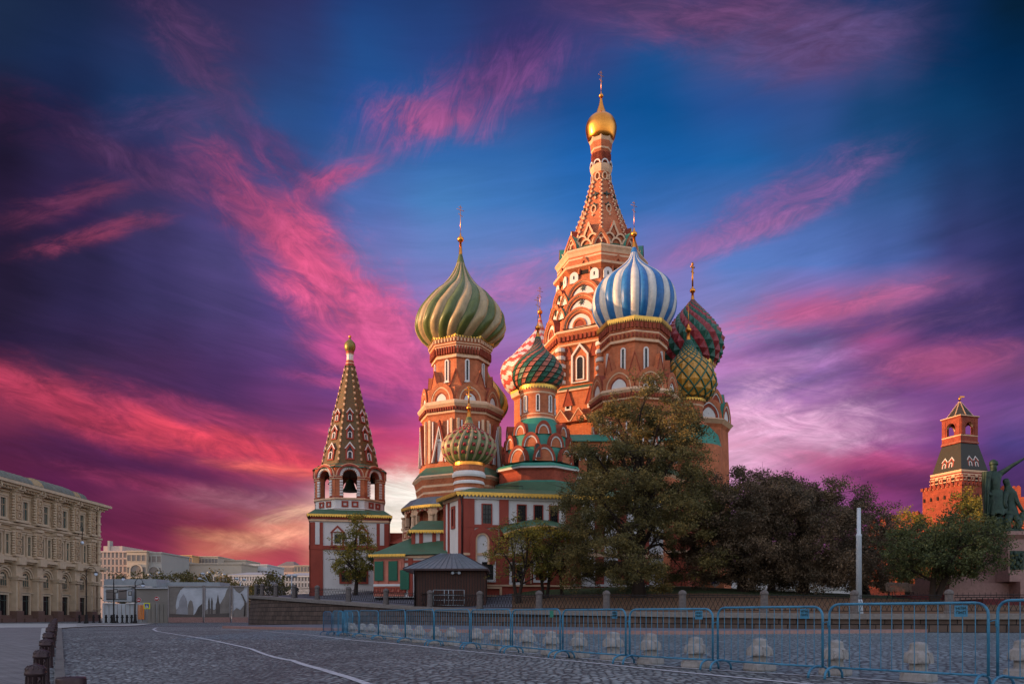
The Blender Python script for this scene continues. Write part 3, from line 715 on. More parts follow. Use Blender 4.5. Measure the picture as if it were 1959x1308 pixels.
# ribs of the tent: beaded edges
for i in range(8):
    a = T.a0 + i*PI/4
    if not facing(a, T.x, T.y, 100): continue
    for f in np.linspace(0, 1, 26):
        y = 352 + (472-352)*f
        r = np.interp(y, [352,398,447,474], [18.5,31,50,61])*T.k
        c = (T.x + (r+.05)*math.cos(a), T.y + (r+.05)*math.sin(a), T.z(y))
        s_ = .17 if int(f*25) % 2 else .11
        da = (.14 if int(f*25) % 2 else -.14)/max(r, .5)
        T.body.sph((T.x + (r+.05)*math.cos(a+da*.6), T.y + (r+.05)*math.sin(a+da*.6), c[2]), s_, TRIM, 6)
    prev = [(T.x+(r_*T.k)*math.cos(a), T.y+(r_*T.k)*math.sin(a), T.z(yy)) for r_, yy in ((18.5,352),(31,398),(50,447),(61,474))]
    T.body.tube(prev, .13, BRICKD, 6)
# ornaments on each face of the tent
for a in T.faces():
    for y, sh in ((346,'o'),(384,'x'),(392,'d'),(408,'x'),(417,'o'),(430,'d')):
        r = np.interp(y, [340,352,398,447,474], [17,18.5,31,50,61])*T.k*C8
        T.body.at(T.x + (r+.04)*math.cos(a), T.y + (r+.04)*math.sin(a), T.z(y), a)
        sc = .3 if sh == 'x' else .36
        if sh == 'o':
            o_ = [(math.cos(t)*.34, math.sin(t)*.5) for t in np.linspace(0, 2*PI, 13)[:-1]]; i_ = [(x*.66, z*.72) for x, z in o_]
            T.body.ring(o_, i_, -.14, .1, TRIM)
        elif sh == 'x':
            T.body.box(-.36, .36, -.14, .1, -.07, .07, SEAM); T.body.box(-.08, .08, -.16, .1, -.3, .26, SEAM)
        else: T.body.polyy([(-.14,0),(0,-.18),(.14,0),(0,.18)], -.14, .1, TRIM)
        T.body.at(0, 0, 0)
# striped half columns on the eight corners
for i in range(8):
    a = T.a0 + i*PI/4
    if not facing(a, T.x, T.y, 110): continue
    cx, cy = T.x + 104*T.k*math.cos(a), T.y + 104*T.k*math.sin(a); ys = np.linspace(756, 690, 10)
    for j in range(9):
        r = .62 if j % 2 == 0 else .52
        T.body.lathe([(r*.9, T.z(ys[j])), (r, T.z(ys[j])+.06), (r, T.z(ys[j+1])-.06), (r*.9, T.z(ys[j+1]))], 12, WHITE if j % 2 == 0 else BRICK, cx=cx, cy=cy)
T.done(); CT = T
P = T.prof([(22,272),(26,266),(29.5,250),(28.5,240),(24,230),(17,223.5),(11,219),(6.5,208),(3.6,198),(2.2,190)])
T.dome(dome_surf(P, 16, 40, lambda t: 0, lambda i, p, t: (1, GOLD), 3, T.x, T.y), 'plain gilded onion dome')
finial(T.ob, T.x, T.y, T.d, 190, 184, 4.4, 136, 2.2, 1.4, wc=7, th=.035)
T.ring(gable_mesh('arched_gable', 7.2*T.k, 9*T.k, .4, [(.12, WHITE), (.08, BRICKD)], HOLE, BRICKD, step=.07), 'arched_gable', 21.5*C8+.6, 323)
kbig = gable_mesh('arched_gable', 33*T.k, 33*T.k, 2.2, [(.24, BRICK), (.08, TRIM), (.24, BRICK), (.08, BRICKD)], WHITE, BRICKD, ogee=.08, step=.08,
                  extra=lambda mb, y: [mb.polyy([(math.cos(t+.0)*(.42 if q % 2 else .12), 1.2+math.sin(t)*(.42 if q % 2 else .12)) for q, t in enumerate(np.linspace(0, 2*PI, 17)[:-1])], y-.1, y, SEAM)])
kinner = gable_mesh('arched_gable', 33*T.k, 33*T.k, 2.2, [(.24, BRICK), (.08, TRIM), (.24, BRICK), (.08, BRICKD)], WHITE, BRICKD, ogee=.08, step=.08,
                  extra=lambda mb, y: [mb.ring(arcpts(.85, .95, .05, 10), arcpts(.62, .72, .05, 10), y-.12, y, BRICK, False), mb.add([(x, y-.05, z) for x, z in arcpts(.62, .72, .05, 10)], [tuple(range(11))], BRICKD)])
T.ring(kinner, 'arched_gable', 114*C8, 657); T.ring(kbig, 'arched_gable', 104*C8, 628); T.ring(kbig, 'arched_gable', 96*C8, 600)
ksm = gable_mesh('arched_gable', 11*T.k, 15*T.k, 1.6, [(.16, BRICK), (.1, TRIM)], WHITE, TEAL, ogee=.35, step=.1)
for R_v, y in ((107, 634), (99, 606)): T.ring(ksm, 'arched_gable', R_v-2, y, half=False)
# little windows under the upper cornice, and the cluster of small gables at the tent's foot
ws_ = awin_mesh(.2, .42, .42, WHITE, DARK, False)
for a in T.faces():
    for sg in (-1, 1):
        rr = 86*T.k*C8; x = T.x + rr*math.cos(a) - math.sin(a)*sg*1.25; y = T.y + rr*math.sin(a) + math.cos(a)*sg*1.25
        put(ws_, 'window', T.ob, x, y, T.z(561), a)
    R1 = [(0, -1.32, 500, 79), (0, 0, 500, 79), (0, 1.32, 500, 79), (0, -.66, 489, 73), (0, .66, 489, 73)]
    for _, t, yy, rr in R1:
        k_ = gm1 if 'gm1' in globals() else gable_mesh('arched_gable', .66, .8, 1.0, [(.17, TRIM), (.06, BRICKD)], BRICK, BRICKD, step=.09)
        gm1 = k_
        r_ = rr*T.k*C8
        put(k_, 'arched_gable', T.ob, T.x + r_*math.cos(a) - math.sin(a)*t, T.y + r_*math.sin(a) + math.cos(a)*t, T.z(yy), a)
T.ring(gable_mesh('arched_gable', .62, .9, .8, [(.2, TRIM), (.06, BRICKD)], BRICK, BRICKD, ogee=.7, step=.07), 'arched_gable', 66*C8, 476)
T.ring(gable_mesh('arched_gable', 1.0, 1.6, 1.5, [(.2, BRICK), (.1, TRIM)], BRICKD, TEAL, ogee=.5, step=.1), 'arched_gable', 80, 508, half=False)
T.ring(gable_mesh('arched_gable', .8, 1.5, .6, [(.2, BRICK), (.08, BRICKD)], HOLE, BRICKD, ogee=.4, step=.1), 'arched_gable', 88*C8, 553)
hw = MB(); hw.ring([(-1.05,0),(1.05,0),(1.05,3.1),(0,4.4),(-1.05,3.1)], [(-.85,.1),(.85,.1),(.85,3.0),(0,4.05),(-.85,3.0)], -.4, 0, WHITE)
hw.polyy([(-.85,.1),(.85,.1),(.85,3.0),(0,4.05),(-.85,3.0)], -.2, 0, BRICK)
hw.ring([(.5,.3)]+arcpts(.5,.5,2.5,8)+[(-.5,.3)], [(.36,.4)]+arcpts(.36,.36,2.5,8)+[(-.36,.4)], -.34, -.2, WHITE); hw.polyy([(.36,.4)]+arcpts(.36,.36,2.5,8)+[(-.36,.4)], -.24, -.2, DARK)
T.ring(hw.mesh('window'), 'window', 102*C8, 757)
for a in T.faces():
    for t in (-1.6, 1.6):
        rr = 102*T.k*C8
        put(tg2 if 'tg2' in globals() else (tg2 := tri_mesh(1.3, 2.0, .16, BRICKD, BRICKD, .1)), 'pointed_gable', T.ob, T.x + rr*math.cos(a) - math.sin(a)*t, T.y + rr*math.sin(a) + math.cos(a)*t, T.z(712), a)
        rr = 110*T.k*C8; sq = rwsq if 'rwsq' in globals() else rwin_mesh(.42, .5, .16, WHITE, DARK); rwsq = sq
        put(sq, 'window', T.ob, T.x + rr*math.cos(a) - math.sin(a)*t*.85, T.y + rr*math.sin(a) + math.cos(a)*t*.85, T.z(803), a)
        put(tg2, 'pointed_gable', T.ob, T.x + rr*math.cos(a) - math.sin(a)*t*.85, T.y + rr*math.sin(a) + math.cos(a)*t*.85, T.z(798), a)
tg3 = tri_mesh(2.2, 1.5, .5, BRICK, TRIM, .14)
for a in T.faces():
    for t in (-2, 0.2, 2.4):
        rr = 114*T.k*C8; put(tg3, 'pointed_gable', T.ob, T.x + rr*math.cos(a) - math.sin(a)*t, T.y + rr*math.sin(a) + math.cos(a)*t, T.z(829), a)
# ---- the small round north-east church (checkered swirl)
T = Tower('front', 1029, 78, 0, seg=32, desc='small round brick tower under the red and green checkered dome')
T.lathe([(33,742,GOLDL),(35.5,743,GOLDL),(35.5,747,TRIM),(34.5,751,BRICK),(34,757,TRIM),(33.5,760,BRICK),(32,762,BRICK),(32,797,TRIM),(33,799,BRICK),(33,804,TRIM),(34,807,TEAL),(37,812,TEAL),(50,826,TEAL),(56,842,TEAL),(60,866,TEAL),(62,893,TEAL)], BRICK)
T.lace(36.5, 743, 9, seg=40, per=1)
T.lathe([(64,895,TEAL),(80,899,TEAL),(84,903,TEAL),(84,905,WHITE),(83,908,BRICKD),(78,912,BRICKD),(78,930,TEAL),(86,934,GREEN),(86,1130,BRICKD)], BRICK, seg=8, a0=T.a0+R_(22))
T.done()
P = T.prof([(34,744),(42,739),(47,727),(48.5,714),(44,701),(33,686),(21,675),(13,665),(8,656),(5,645)])
PAL = {0: D_TER, 1: D_DGN}
T.dome(cell_dome(P, 24, 26, .56, lambda i, j: (PAL[i % 2] if j < 23 else D_DGN), .03, False, T.x, T.y, flat=.8), 'terracotta and green checkered swirl')
seam = MB(); seam.lathe([(r*.985, z) for r, z in spline(P, 40)], 32, SEAM, cx=T.x, cy=T.y, smooth=True, caps=False); seam.build('dome_seams', T.ob)
finial(T.ob, T.x, T.y, T.d, 645, 627, 5.4, 566, 4.2, 2.2, wc=8)
T.ring(awin_mesh(.2, 1.5, .1, WHITE, DARK, False), 'window', 32, 793, seg=8, half=False)
for R0, y, ww, hh, hf in ((60, 842, 14.5, 24, True), (64, 866, 17, 26, False), (67, 893, 21, 30, True)):
    g = gable_mesh('arched_gable', ww*T.k, hh*T.k, 1.0, [(.2, BRICKD), (.1, WHITE)], BRICK, BRICKD, step=.07)
    o0 = T.a0; T.a0 = o0 + R_(-12); T.ring(g, 'arched_gable', R0, y, half=hf, seg=8); T.a0 = o0
T.ring(awin_mesh(.5, 1.3, .1, BRICKD, DARK, False), 'window', 66, 888, half=False, seg=5)
# ---- zigzag dome far left of centre
T = Tower('south', 1033, 97, 10, desc='far brick tower under the red and white zigzag dome')
T.lathe([(52,750,GOLDL),(57,752,GOLDL),(57,757,TRIM),(55,764,BRICK),(50,768,BRICK),(50,850,BRICK),(70,860,BRICK),(72,1100,BRICK)], BRICK)
T.done()
P = T.prof([(56,752),(66,742),(73,726),(74.5,711),(69,697),(55,685),(40,668),(24,650),(12,636),(6,622),(3,610)])
def f_zig(i, p, t):
    z = t*17 + (1.6*abs(p-.5)); q = z - math.floor(z)
    return 1 + .022*(1-q), (D_WHT if int(math.floor(z)) % 2 else D_PNK)
T.dome(dome_surf(P, 18, 140, lambda t: .1, f_zig, 6, T.x, T.y), 'red and white zigzag bands')
finial(T.ob, T.x, T.y, T.d, 612, 597, 5, 548, 3, 1.8, wc=7)
# ---- studded dome far right
T = Tower('southwest', 1325, 98, 4, desc='far brick tower under the red and green studded dome')
T.lathe([(38,696,GOLDL),(42,698,GOLDL),(42,703,TRIM),(40,710,BRICK),(38,713,BRICK),(38,765,TEAL),(52,775,BRICK),(62,782,BRICK),(68,812,TRIM),(76,817,TRIM),(70,824,BRICK),(66,830,BRICK),(68,905,BRICK),(72,1130,BRICK)], BRICK)
T.lace(43, 697, 9, per=8)
T.done()
P = T.prof([(38,700),(45,694),(52,678),(54.5,659),(51,643),(38,620),(25,602),(15,589),(8,580),(4,574)])
T.dome(cell_dome(P, 18, 20, 0, lambda i, j: (D_RED if ((i + (j+1)//2) // 1) % 2 else D_DGN), .12, True, T.x, T.y), 'crimson and green pyramidal studs')
finial(T.ob, T.x, T.y, T.d, 575, 556, 5.4, 502, 3.4, 2.2, wc=5, bright=True, th=.11)
g = gable_mesh('arched_gable', 26*T.k, 34*T.k, 1.6, [(.35, BRICK), (.12, WHITE), (.3, BRICKD)], WHITE, TEAL, ogee=.2, step=.05)
T.ring(g, 'arched_gable', 72*C8, 815)
T.ring(gable_mesh('arched_gable', 18*T.k, 26*T.k, 1.6, [(.3, BRICK), (.12, WHITE)], BRICKD, TEAL, ogee=.2, step=.1), 'arched_gable', 58, 786, half=False)
# ---- ochre net dome
T = Tower('northwest', 1317, 88, 0, seg=32, desc='small round brick tower under the ochre dome with green net')
T.lathe([(28,764,GOLDL),(31,765,GOLDL),(31,768,TRIM),(29.5,771,BRICK),(29,779,TRIM),(28,782,BRICK),(27,784,BRICK),(27,806,BRICK),(40,820,TEAL),(56,838,TEAL),(62,860,BRICK),(66,1130,BRICK)], BRICK)
T.lace(32, 765, 9, seg=36, per=1)
T.done()
P = T.prof([(30,768),(42,761),(50,746),(51.5,732),(47,716),(40,702),(27,687),(18,676),(12,666),(8.5,658),(6,652)])
T.dome(cell_dome(P, 14, 17, 0, lambda i, j: (D_YEL if j < 13 else D_GRN), .07, True, T.x, T.y), 'ochre pyramids under a green net')
mb = MB()
P2 = spline(P, 66)
for i in range(14):
    for sg in (-1, 1):
        pts = []
        for q, (r, z) in enumerate(P2):
            # same arc-length measure as the studs
            pass
        Ls = [0]
        for a, b in zip(P2, P2[1:]): Ls.append(Ls[-1] + math.hypot(a[0]-b[0], a[1]-b[1])/max(.25, min(a[0], b[0])+.12))
        for q, (r, z) in enumerate(P2):
            s_ = Ls[q]/Ls[-1]*17; a = 2*PI*(i + .5 + sg*s_/2)/14
            pts.append((T.x + r*1.012*math.cos(a), T.y + r*1.012*math.sin(a), z))
        mb.tube(pts, .085, D_DGN, 5)
o = mb.build('dome_net', T.ob, recalc=False); o['label'] = 'green crossing ribs'
finial(T.ob, T.x, T.y, T.d, 654, 631, 5.8, 578, 5.0, 3.0, wc=7)
# ---- swirl dome peeping out behind the left tower
T = Tower('northeast', 930, 92, 0, seg=24, desc='round brick tower whose ochre swirl dome peeps out behind the big one')
T.lathe([(26,800,GOLDL),(29,801,GOLDL),(29,806,BRICK),(26,809,BRICK),(26,850,BRICK),(40,862,BRICKD),(44,1100,BRICKD)], BRICK)
T.done()
P = T.prof([(27,802),(35,796),(41,782),(41,770),(36,757),(26,743),(16,731),(9,722),(5,714),(3,708)])
T.dome(dome_surf(P, 16, 40, lambda t: R_(60*t), lambda i, p, t: f_swirl(i, p, t, D_GRN, D_YEL), 5, T.x, T.y), 'green and ochre swirl')
finial(T.ob, T.x, T.y, T.d, 712, 704, 3.5, 676, 2.6, 1.8, wc=5)
# ---- low chapel dome in front
T = Tower('chapel', 897, 72, 0, seg=32, desc='low round chapel drum under the green dome with cream ribs and red studs')
T.lathe([(29,884,GOLD),(31,885,GOLD),(31,893,BRICK),(30,896,BRICK),(29.5,904,WHITE),(31.5,907,WHITE),(32.5,911,WHITE),(31,915,BRICK),(28.5,917,BRICK),(28.5,922,WHITE),(30,924,WHITE),(30,928,BRICK),(28,931,BRICK),(28,936,WHITE),(29,938,WHITE),(28.5,941,BRICK),(28,944,BRICK),(28,975,BRICK)], BRICK, smooth=False)
T.done()
P = T.prof([(30,888),(40,882),(47.5,870),(50,857),(47,845),(38,833),(25,825),(15,818),(9,812),(7,806),(5,798)])
def f_rib(i, p, t):
    on = p < .32; amp = .075*sm(t*4)*(1-sm((t-.85)/.12))
    return (1 + amp*(math.sin(PI*min(1, p/.34))) if p < .34 else 1.0), (D_CRM if on and t < .93 else D_GRN)
T.dome(dome_surf(P, 18, 50, lambda t: R_(38*t), f_rib, 6, T.x, T.y), 'olive green dome with raised cream swirling ribs')
P3 = spline(P, 50); mb = MB(); s_ = .17
mb.add([(-s_,0.02,-s_),(s_,0.02,-s_),(s_,0.02,s_),(-s_,0.02,s_),(0,-s_*1.4,0)], [(0,1,4),(1,2,4),(2,3,4),(3,0,4)], D_RED); stm = mb.mesh('stud')
for q in (9, 14, 19, 24, 29, 34, 39):
    r, z = P3[q]; t = q/50
    for i in range(18):
        a = R_(38*t) + 2*PI*(i + .66)/18
        if not facing(a, T.x, T.y, 100): continue
        o = put(stm, 'stud', T.ob, T.x + r*math.cos(a), T.y + r*math.sin(a), z, a); o.scale = (min(1, r/2+.25),)*3
finial(T.ob, T.x, T.y, T.d, 802, 780, 4.6, 737, 5.2, 3.4, tilt=.25, wc=8.5, th=.075)

# ---- mass behind and under the towers
mb = MB()
mb.prism([(-6,92),(-4.5,82),(0,80),(6,79),(12,80),(18,80),(23.2,90),(24,104),(2,108)], 2.2, 12.5, BRICKD)
mb.prism([(-6.2,91.9),(-4.6,81.8),(0,79.8),(6,78.8),(12,79.8),(18.1,79.8),(23.4,89.9),(24.2,104.1),(2,108.2)], 12.5, 12.8, TRIM)
mb.prism([(-6.2,91.9),(-4.6,81.8),(0,79.8),(6,78.8),(12,79.8),(18.1,79.8),(23.4,89.9),(24.2,104.1),(2,108.2)], 7.2, 7.5, TRIM)
mb.prism([(4,82),(10,81),(17,84),(19,92),(3,94)], 12.4, 17.5, BRICK)
# arcaded gallery wall between the small church and the right tower
ga = math.atan2(-1, -.0)
for i in range(5):
    x = 6.2 + i*2.1
    mb.at(x, 80.5, 0, -PI/2); panel(mb, -1.05, 1.05, 15.0, 18.6, -.3, .1, BRICK, 1.25, 16.7, mi=BRICKD)
    mb.ring(arcpts(.85, .85, 16.7, 10), arcpts(.68, .68, 16.7, 10), -.4, -.3, WHITE, False)
    mb.box(-1.05, 1.05, -.4, 0, 14.8, 15.05, WHITE); mb.box(-.7, .7, -.36, 0, 13.5, 14.6, BRICKD)
    mb.ring([(-.6,13.6),(.6,13.6),(.6,14.5),(-.6,14.5)], [(-.5,13.7),(.5,13.7),(.5,14.4),(-.5,14.4)], -.42, -.3, WHITE)
    mb.add([(-.7,.6,15),(.7,.6,15),(.7,.6,17.6),(-.7,.6,17.6)], [(0,1,2,3)], HOLE)
mb.at(0, 0, 0)
mb.frus((4,17,79.8,81.5), (4,17,81.3,82.5), 18.6, 19.6, TEAL)
main = mb.build('church_base', cath)

# ================================================================== porches and galleries of the cathedral
def wallframe(p, q):
    """heading and length of a wall from p (left, seen from outside) to q"""
    d = Vector((q[0]-p[0], q[1]-p[1])); a = math.atan2(-d.x, d.y)   # outward = direction rotated -90
    return d.length, a
def face_at(mb, p, q):
    d = Vector((q[0]-p[0], q[1]-p[1])); L_ = d.length; a = math.atan2(d.y, d.x) - PI/2
    mb.at(p[0], p[1], 0, a); return L_, a
def roofpoly(mb, poly, z0, poly2, z1, m):
    n = len(poly); v = [(a, b, z0) for a, b in poly] + [(a, b, z1) for a, b in poly2]
    mb.add(v, [(i, (i+1) % n, n+(i+1) % n, n+i) for i in range(n)] + [tuple(range(n, 2*n))] + [tuple(range(n))[::-1]], m)
def grow(poly, g):
    c = Vector((sum(p[0] for p in poly)/len(poly), sum(p[1] for p in poly)/len(poly)))
    o = []
    for p in poly:
        d = Vector(p)-c; o.append(tuple(c + d*(1+g/d.length)))
    return o
# -- arcaded gallery round the foot of the left tower
gm = MB(); gx, gy, gr = PX(872, 80), 80.0, 5.15
NA = 14; aw = 2*gr*math.sin(PI/NA); off = camdir(gx, gy)
for i in range(NA):
    a = off + 2*PI*(i+.5)/NA
    if not facing(a, gx, gy, 120): continue
    rr = gr*math.cos(PI/NA)
    gm.at(gx+rr*math.cos(a), gy+rr*math.sin(a), 0, a)
    panel(gm, -aw/2, aw/2, 9.7, 11.35, -.12, .25, TRIM, aw*.62, 10.55, mi=BRICK, ah=.5)
    for t in (-aw/2,):
        gm.lathe([(.26, 9.3), (.26, 9.5), (.17, 9.6), (.2, 10.0), (.17, 10.4), (.27, 10.5), (.27, 10.62)], 10, TRIM, cx=t, cy=-.2)
    gm.box(-aw/2, aw/2, -.3, .1, 8.2, 9.3, TRIM)
    for t in (-.5, .5): gm.ring([(t-.36,8.45),(t+.36,8.45),(t+.36,9.1),(t-.36,9.1)], [(t-.26,8.55),(t+.26,8.55),(t+.26,9.0),(t-.26,9.0)], -.36, -.3, RED)
    gm.add([(-aw/2,1.0,9.3),(aw/2,1.0,9.3),(aw/2,1.0,11.3),(-aw/2,1.0,11.3)], [(0,1,2,3)], BRICKD)
    gm.box(-aw/2, aw/2, -.1, .1, 5.5, 8.2, TRIM)
    for t in (-.55, 0, .55): gm.polyy([(t-.16,11.05),(t,10.88),(t+.16,11.05),(t,11.22)], -.17, -.12, RED)
gm.at(0, 0, 0)
gm.lathe([(gr-.4, 2.5), (gr-.2, 8.0), (gr-.2, 8.2)], NA, TRIM, off, cx=gx, cy=gy, smooth=False)
gm.lathe([(gr+.45, 11.42), (gr+.45, 11.5), (gr-.5, 12.35)], NA, ZINC, off, cx=gx, cy=gy, smooth=False)
lace(gm, gr+.43, 11.5, NA, off, .34, GOLDL, None, gx, gy)
g_ob = gm.build('arcaded_gallery', cath); g_ob['label'] = 'pale arcaded gallery at the foot of the left tower'

# -- white and red porch building
A, B, C_, D_, E_, F_ = (-6.0, 70.0), (-4.1, 66.0), (5.2, 68.2), (13.5, 70.0), (13.5, 80.0), (-6.0, 77.5)
poly = [A, B, C_, D_, E_, F_]
pb = MB(); pb.prism(poly, 2.2, 11.1, WHITE)
L1, a1 = face_at(pb, B, C_)
k1 = L1/204.0
def bx(x0, x1): return (x0-886)*k1, (x1-886)*k1
for x0, x1 in ((886, 906), (952, 969), (1078, 1092)):
    t0, t1 = bx(x0, x1); pb.box(t0, t1, -.14, .02, 2.4, 10.95, RED)
pb.box(0, L1, -.18, .02, 10.72, 11.0, WHITE)
pb.box(0, L1, -.16, .02, 8.3, 8.55, RED)
# lower storey: brick with white frames
pb.box(0, L1, -.1, .02, 2.3, 6.0, RED); pb.box(0, L1, -.2, .02, 5.95, 6.15, TRIM); pb.box(0, L1, -.22, .02, 3.35, 3.5, TRIM)
# big carriage arch right and small arch left
def bigarch(t, w, zs, z0, h):
    pb.ring(([(t+w/2,z0)] + arcpts(w/2, h, zs, 16, cx=t) + [(t-w/2,z0)]), ([(t+w/2-.45,z0)] + arcpts(w/2-.45, h-.45, zs, 16, cx=t) + [(t-w/2+.45,z0)]), -.34, .02, RED, False)
    pb.ring(([(t+w/2-.45,z0)] + arcpts(w/2-.45, h-.45, zs, 16, cx=t) + [(t-w/2+.45,z0)]), ([(t+w/2-.6,z0)] + arcpts(w/2-.6, h-.6, zs, 16, cx=t) + [(t-w/2+.6,z0)]), -.26, .02, TRIM, False)
    return [(t+w/2-.6,z0)] + arcpts(w/2-.6, h-.6, zs, 16, cx=t) + [(t-w/2+.6,z0)]
o_ = bigarch(bx(920,920)[0], 2.1, 7.2, 5.2, 1.1); pb.add([(x,-.12,z) for x, z in o_], [tuple(range(len(o_)))], WHITE)
o_ = bigarch(bx(1052,1052)[0], 5.0, 5.2, 3.6, 2.4); pb.add([(x,-.13,z) for x, z in o_], [tuple(range(len(o_)))], BRICKD)
for x0, x1, z0, z1 in ((934,950,6.0,8.2),(968,984,3.8,5.8),(1002,1008,3.8,8.0),(1094,1094,3,6)):
    t0, t1 = bx(x0, x1); pb.box(t0, t1, -.18, .02, z0, z1, RED)
for xx in (940, 1090, 895):
    t0 = bx(xx, xx)[0]
    pb.ring([(t0-.75,2.5),(t0+.75,2.5),(t0+.75,3.3),(t0-.75,3.3)], [(t0-.55,2.6),(t0+.55,2.6),(t0+.55,3.15),(t0-.55,3.15)], -.26, .0, TRIM)
pb.at(0, 0, 0)
L2, a2 = face_at(pb, C_, D_)
for i in range(4):
    pb.box(i*2.1, i*2.1+.8, -.14, .02, 2.3, 10.9, RED)
pb.box(0, L2, -.18, .02, 3.4, 3.6, WHITE); pb.box(0, L2, -.16, .02, 6, 6.3, TRIM)
for i in range(9): pb.ring([(i*.9+.1,2.6),(i*.9+.8,2.6),(i*.9+.8,3.3),(i*.9+.1,3.3)], [(i*.9+.25,2.75),(i*.9+.65,2.75),(i*.9+.65,3.15),(i*.9+.25,3.15)], -.2, .02, RED)
pb.at(0, 0, 0)
L3, a3 = face_at(pb, A, B)
for x0, x1 in ((0, .25), (1.0, 1.25), (L3-.9, L3)): pb.box(x0, x1, -.12, .02, 2.4, 10.95, RED)
pb.box(0, L3, -.2, .02, 10.75, 11.0, TRIM)
pb.at(0, 0, 0)
pbo = pb.build('porch_wall', cath); pbo['label'] = 'white plastered porch with red pilasters'
wm = rwin_mesh(.7, 1.4, .08, RED, DARK, bars=3); wt = rwin_mesh(.74, 1.6, .09, RED, DARK, bars=2)
def onface(p, q, t, z, me, nm='window', par=None, out=.02):
    d = Vector((q[0]-p[0], q[1]-p[1])); L_ = d.length; a = math.atan2(d.y, d.x) - PI/2
    x = p[0]+d.x*t/L_; y = p[1]+d.y*t/L_
    return put(me, nm, par or pbo, x+out*math.cos(a), y+out*math.sin(a), z, a)
onface(B, C_, bx(929,929)[0], 8.65, wt)
for xx in (994, 1025.5, 1055): onface(B, C_, bx(xx,xx)[0], 8.9, wm)
lw = rwin_mesh(1.0, 1.5, .2, WHITE, DARK, bars=2)
for xx, zz in ((985, 3.7), (1030, 3.9), (930, 3.9)): onface(B, C_, bx(xx,xx)[0], zz, lw, out=.1)
onface(A, B, 2.2, 8.6, rwin_mesh(.4, 1.5, .22, RED, DARK)); onface(A, B, 2.2, 5.6, rwin_mesh(.35, .4, .12, WHITE, DARK))
for i in range(3): onface(C_, D_, 1.4+i*2.4, 4.2, lw)
rf = MB(); e = grow(poly, .75)
roofpoly(rf, e, 11.2, grow([(-5,73),(-3.5,70.5),(5,72.5),(12,74),(12,78.5),(-4.5,77)], 0), 12.35, GREEN)
for i in range(3):
    lacerun(rf, Vector(e[i]), Vector(e[i+1]), 11.24, .42, GOLDL, None)
    d = (Vector(e[i+1])-Vector(e[i])); 
# ridged seams and a raised rear roof
roofpoly(rf, [(1.5,73),(13,75.5),(13,79),(1.5,79)], 12.2, [(2,75),(12.5,76.5),(12.5,78),(2,78)], 13.0, GREEN)
for px_ in (0.2, ):
    rf.tube([(px_-1.8,72.5,12.2),(px_-1.8,72.5,12.9),(px_+.8,73,12.9),(px_+.8,73,12.2)], .035, IRON, 5); rf.tube([(px_-1.8,72.5,12.55),(px_+.8,73,12.55)], .03, IRON, 5)
ro = rf.build('porch_roof', cath); ro['label'] = 'green sheet roof edged with a gilded valance'
# curved lower roof over the carriage arch
cr = MB(); L1, a1 = face_at(cr, B, C_)
t0 = bx(952, 952)[0]; t1 = L1+.6; n = 16
top = [(t0+(t1-t0)*i/n, 8.05+.75*math.sin(PI*i/n)**1.0) for i in range(n+1)]
v = [(x,-1.7,z-.35) for x, z in top] + [(x,.05,z+.35) for x, z in top] + [(x,-1.7,z-.5) for x, z in top]
cr.add(v, [(i,i+1,n+2+i,n+1+i) for i in range(n)], GREEN, True)
cr.add(v, [(i,i+1,2*n+3+i,2*n+2+i) for i in range(n)], TRIM)
cr.add([(x,-1.65,z-.5) for x, z in top]+[(x,0,z-.5) for x, z in top], [(i,i+1,n+2+i,n+1+i) for i in range(n)], RED)
cr.at(0, 0, 0)
p0 = Vector(B)+Vector((math.cos(a1+PI/2), math.sin(a1+PI/2)))*(t0) + Vector((math.cos(a1), math.sin(a1)))*1.72
for i in range(n):
    q0 = p0 + Vector((math.cos(a1+PI/2), math.sin(a1+PI/2)))*((t1-t0)*i/n); q1 = p0 + Vector((math.cos(a1+PI/2), math.sin(a1+PI/2)))*((t1-t0)*(i+1)/n)
    lacerun(cr, q0, q1, top[i][1]-.42, .3, GOLDL, 2, top[i+1][1]-.42)
cr.build('arched_porch_roof', cath)
dp = MB(); dp.tube([(B[0]-.3,B[1]-.35,11.1),(B[0]-.15,B[1]-.2,10.6),(B[0]-.1,B[1]-.16,10.0),(B[0]-.1,B[1]-.16,4.5)], .07, IRONB, 6); dp.build('downpipe', cath)

# -- little vaulted porch left of it and the low green-roofed wing with shutters
lp = MB(); q = [(-9.6,75.0),(-9.2,71.8),(-5.2,71.8),(-5.2,78),(-9.6,78)]
lp.prism(q, 2.5, 8.55, WHITE)
for p_, q_, xs in ((q[1], q[2], (0,.7,1.9,2.6)),):
    L_, a_ = face_at(lp, p_, q_)
    for x in xs: lp.box(x, x+.35, -.1, .02, 6.8, 8.5, RED)
    lp.box(0, L_, -.14, .02, 6.6, 6.85, RED)
lp.at(0, 0, 0)
e = grow(q, .5); roofpoly(lp, e, 8.6, grow(q, -1.6), 9.7, GREEN)
for i in (0, 1): lacerun(lp, Vector(e[i]), Vector(e[i+1]), 8.66, .34, GOLDL)
lpo = lp.build('side_porch', cath)
w_ = MB(); q = [(PX(711,74),76),(PX(716,71),71.0),(-3.6,69.0),(-3.6,79),(-12.8,80)]
w_.prism(q, 2.5, 6.2, WHITE)
L_, a_ = face_at(w_, q[1], q[2])
w_.box(0, 2.9, -.14, .02, 2.6, 6.15, PINK); w_.box(0, L_, -.2, .02, 6.0, 6.22, TRIM); w_.box(0, L_, -.12, .02, 5.6, 5.8, RED)
w_.box(3.3, 3.7, -.16, .02, 2.6, 6, RED); w_.box(0, 3.2, -.22, .02, 3.5, 3.7, WHITE)
for t in (.15, 1.15, 2.4): w_.box(t, t+.28, -.22, .02, 3.7, 5.7, PINK)
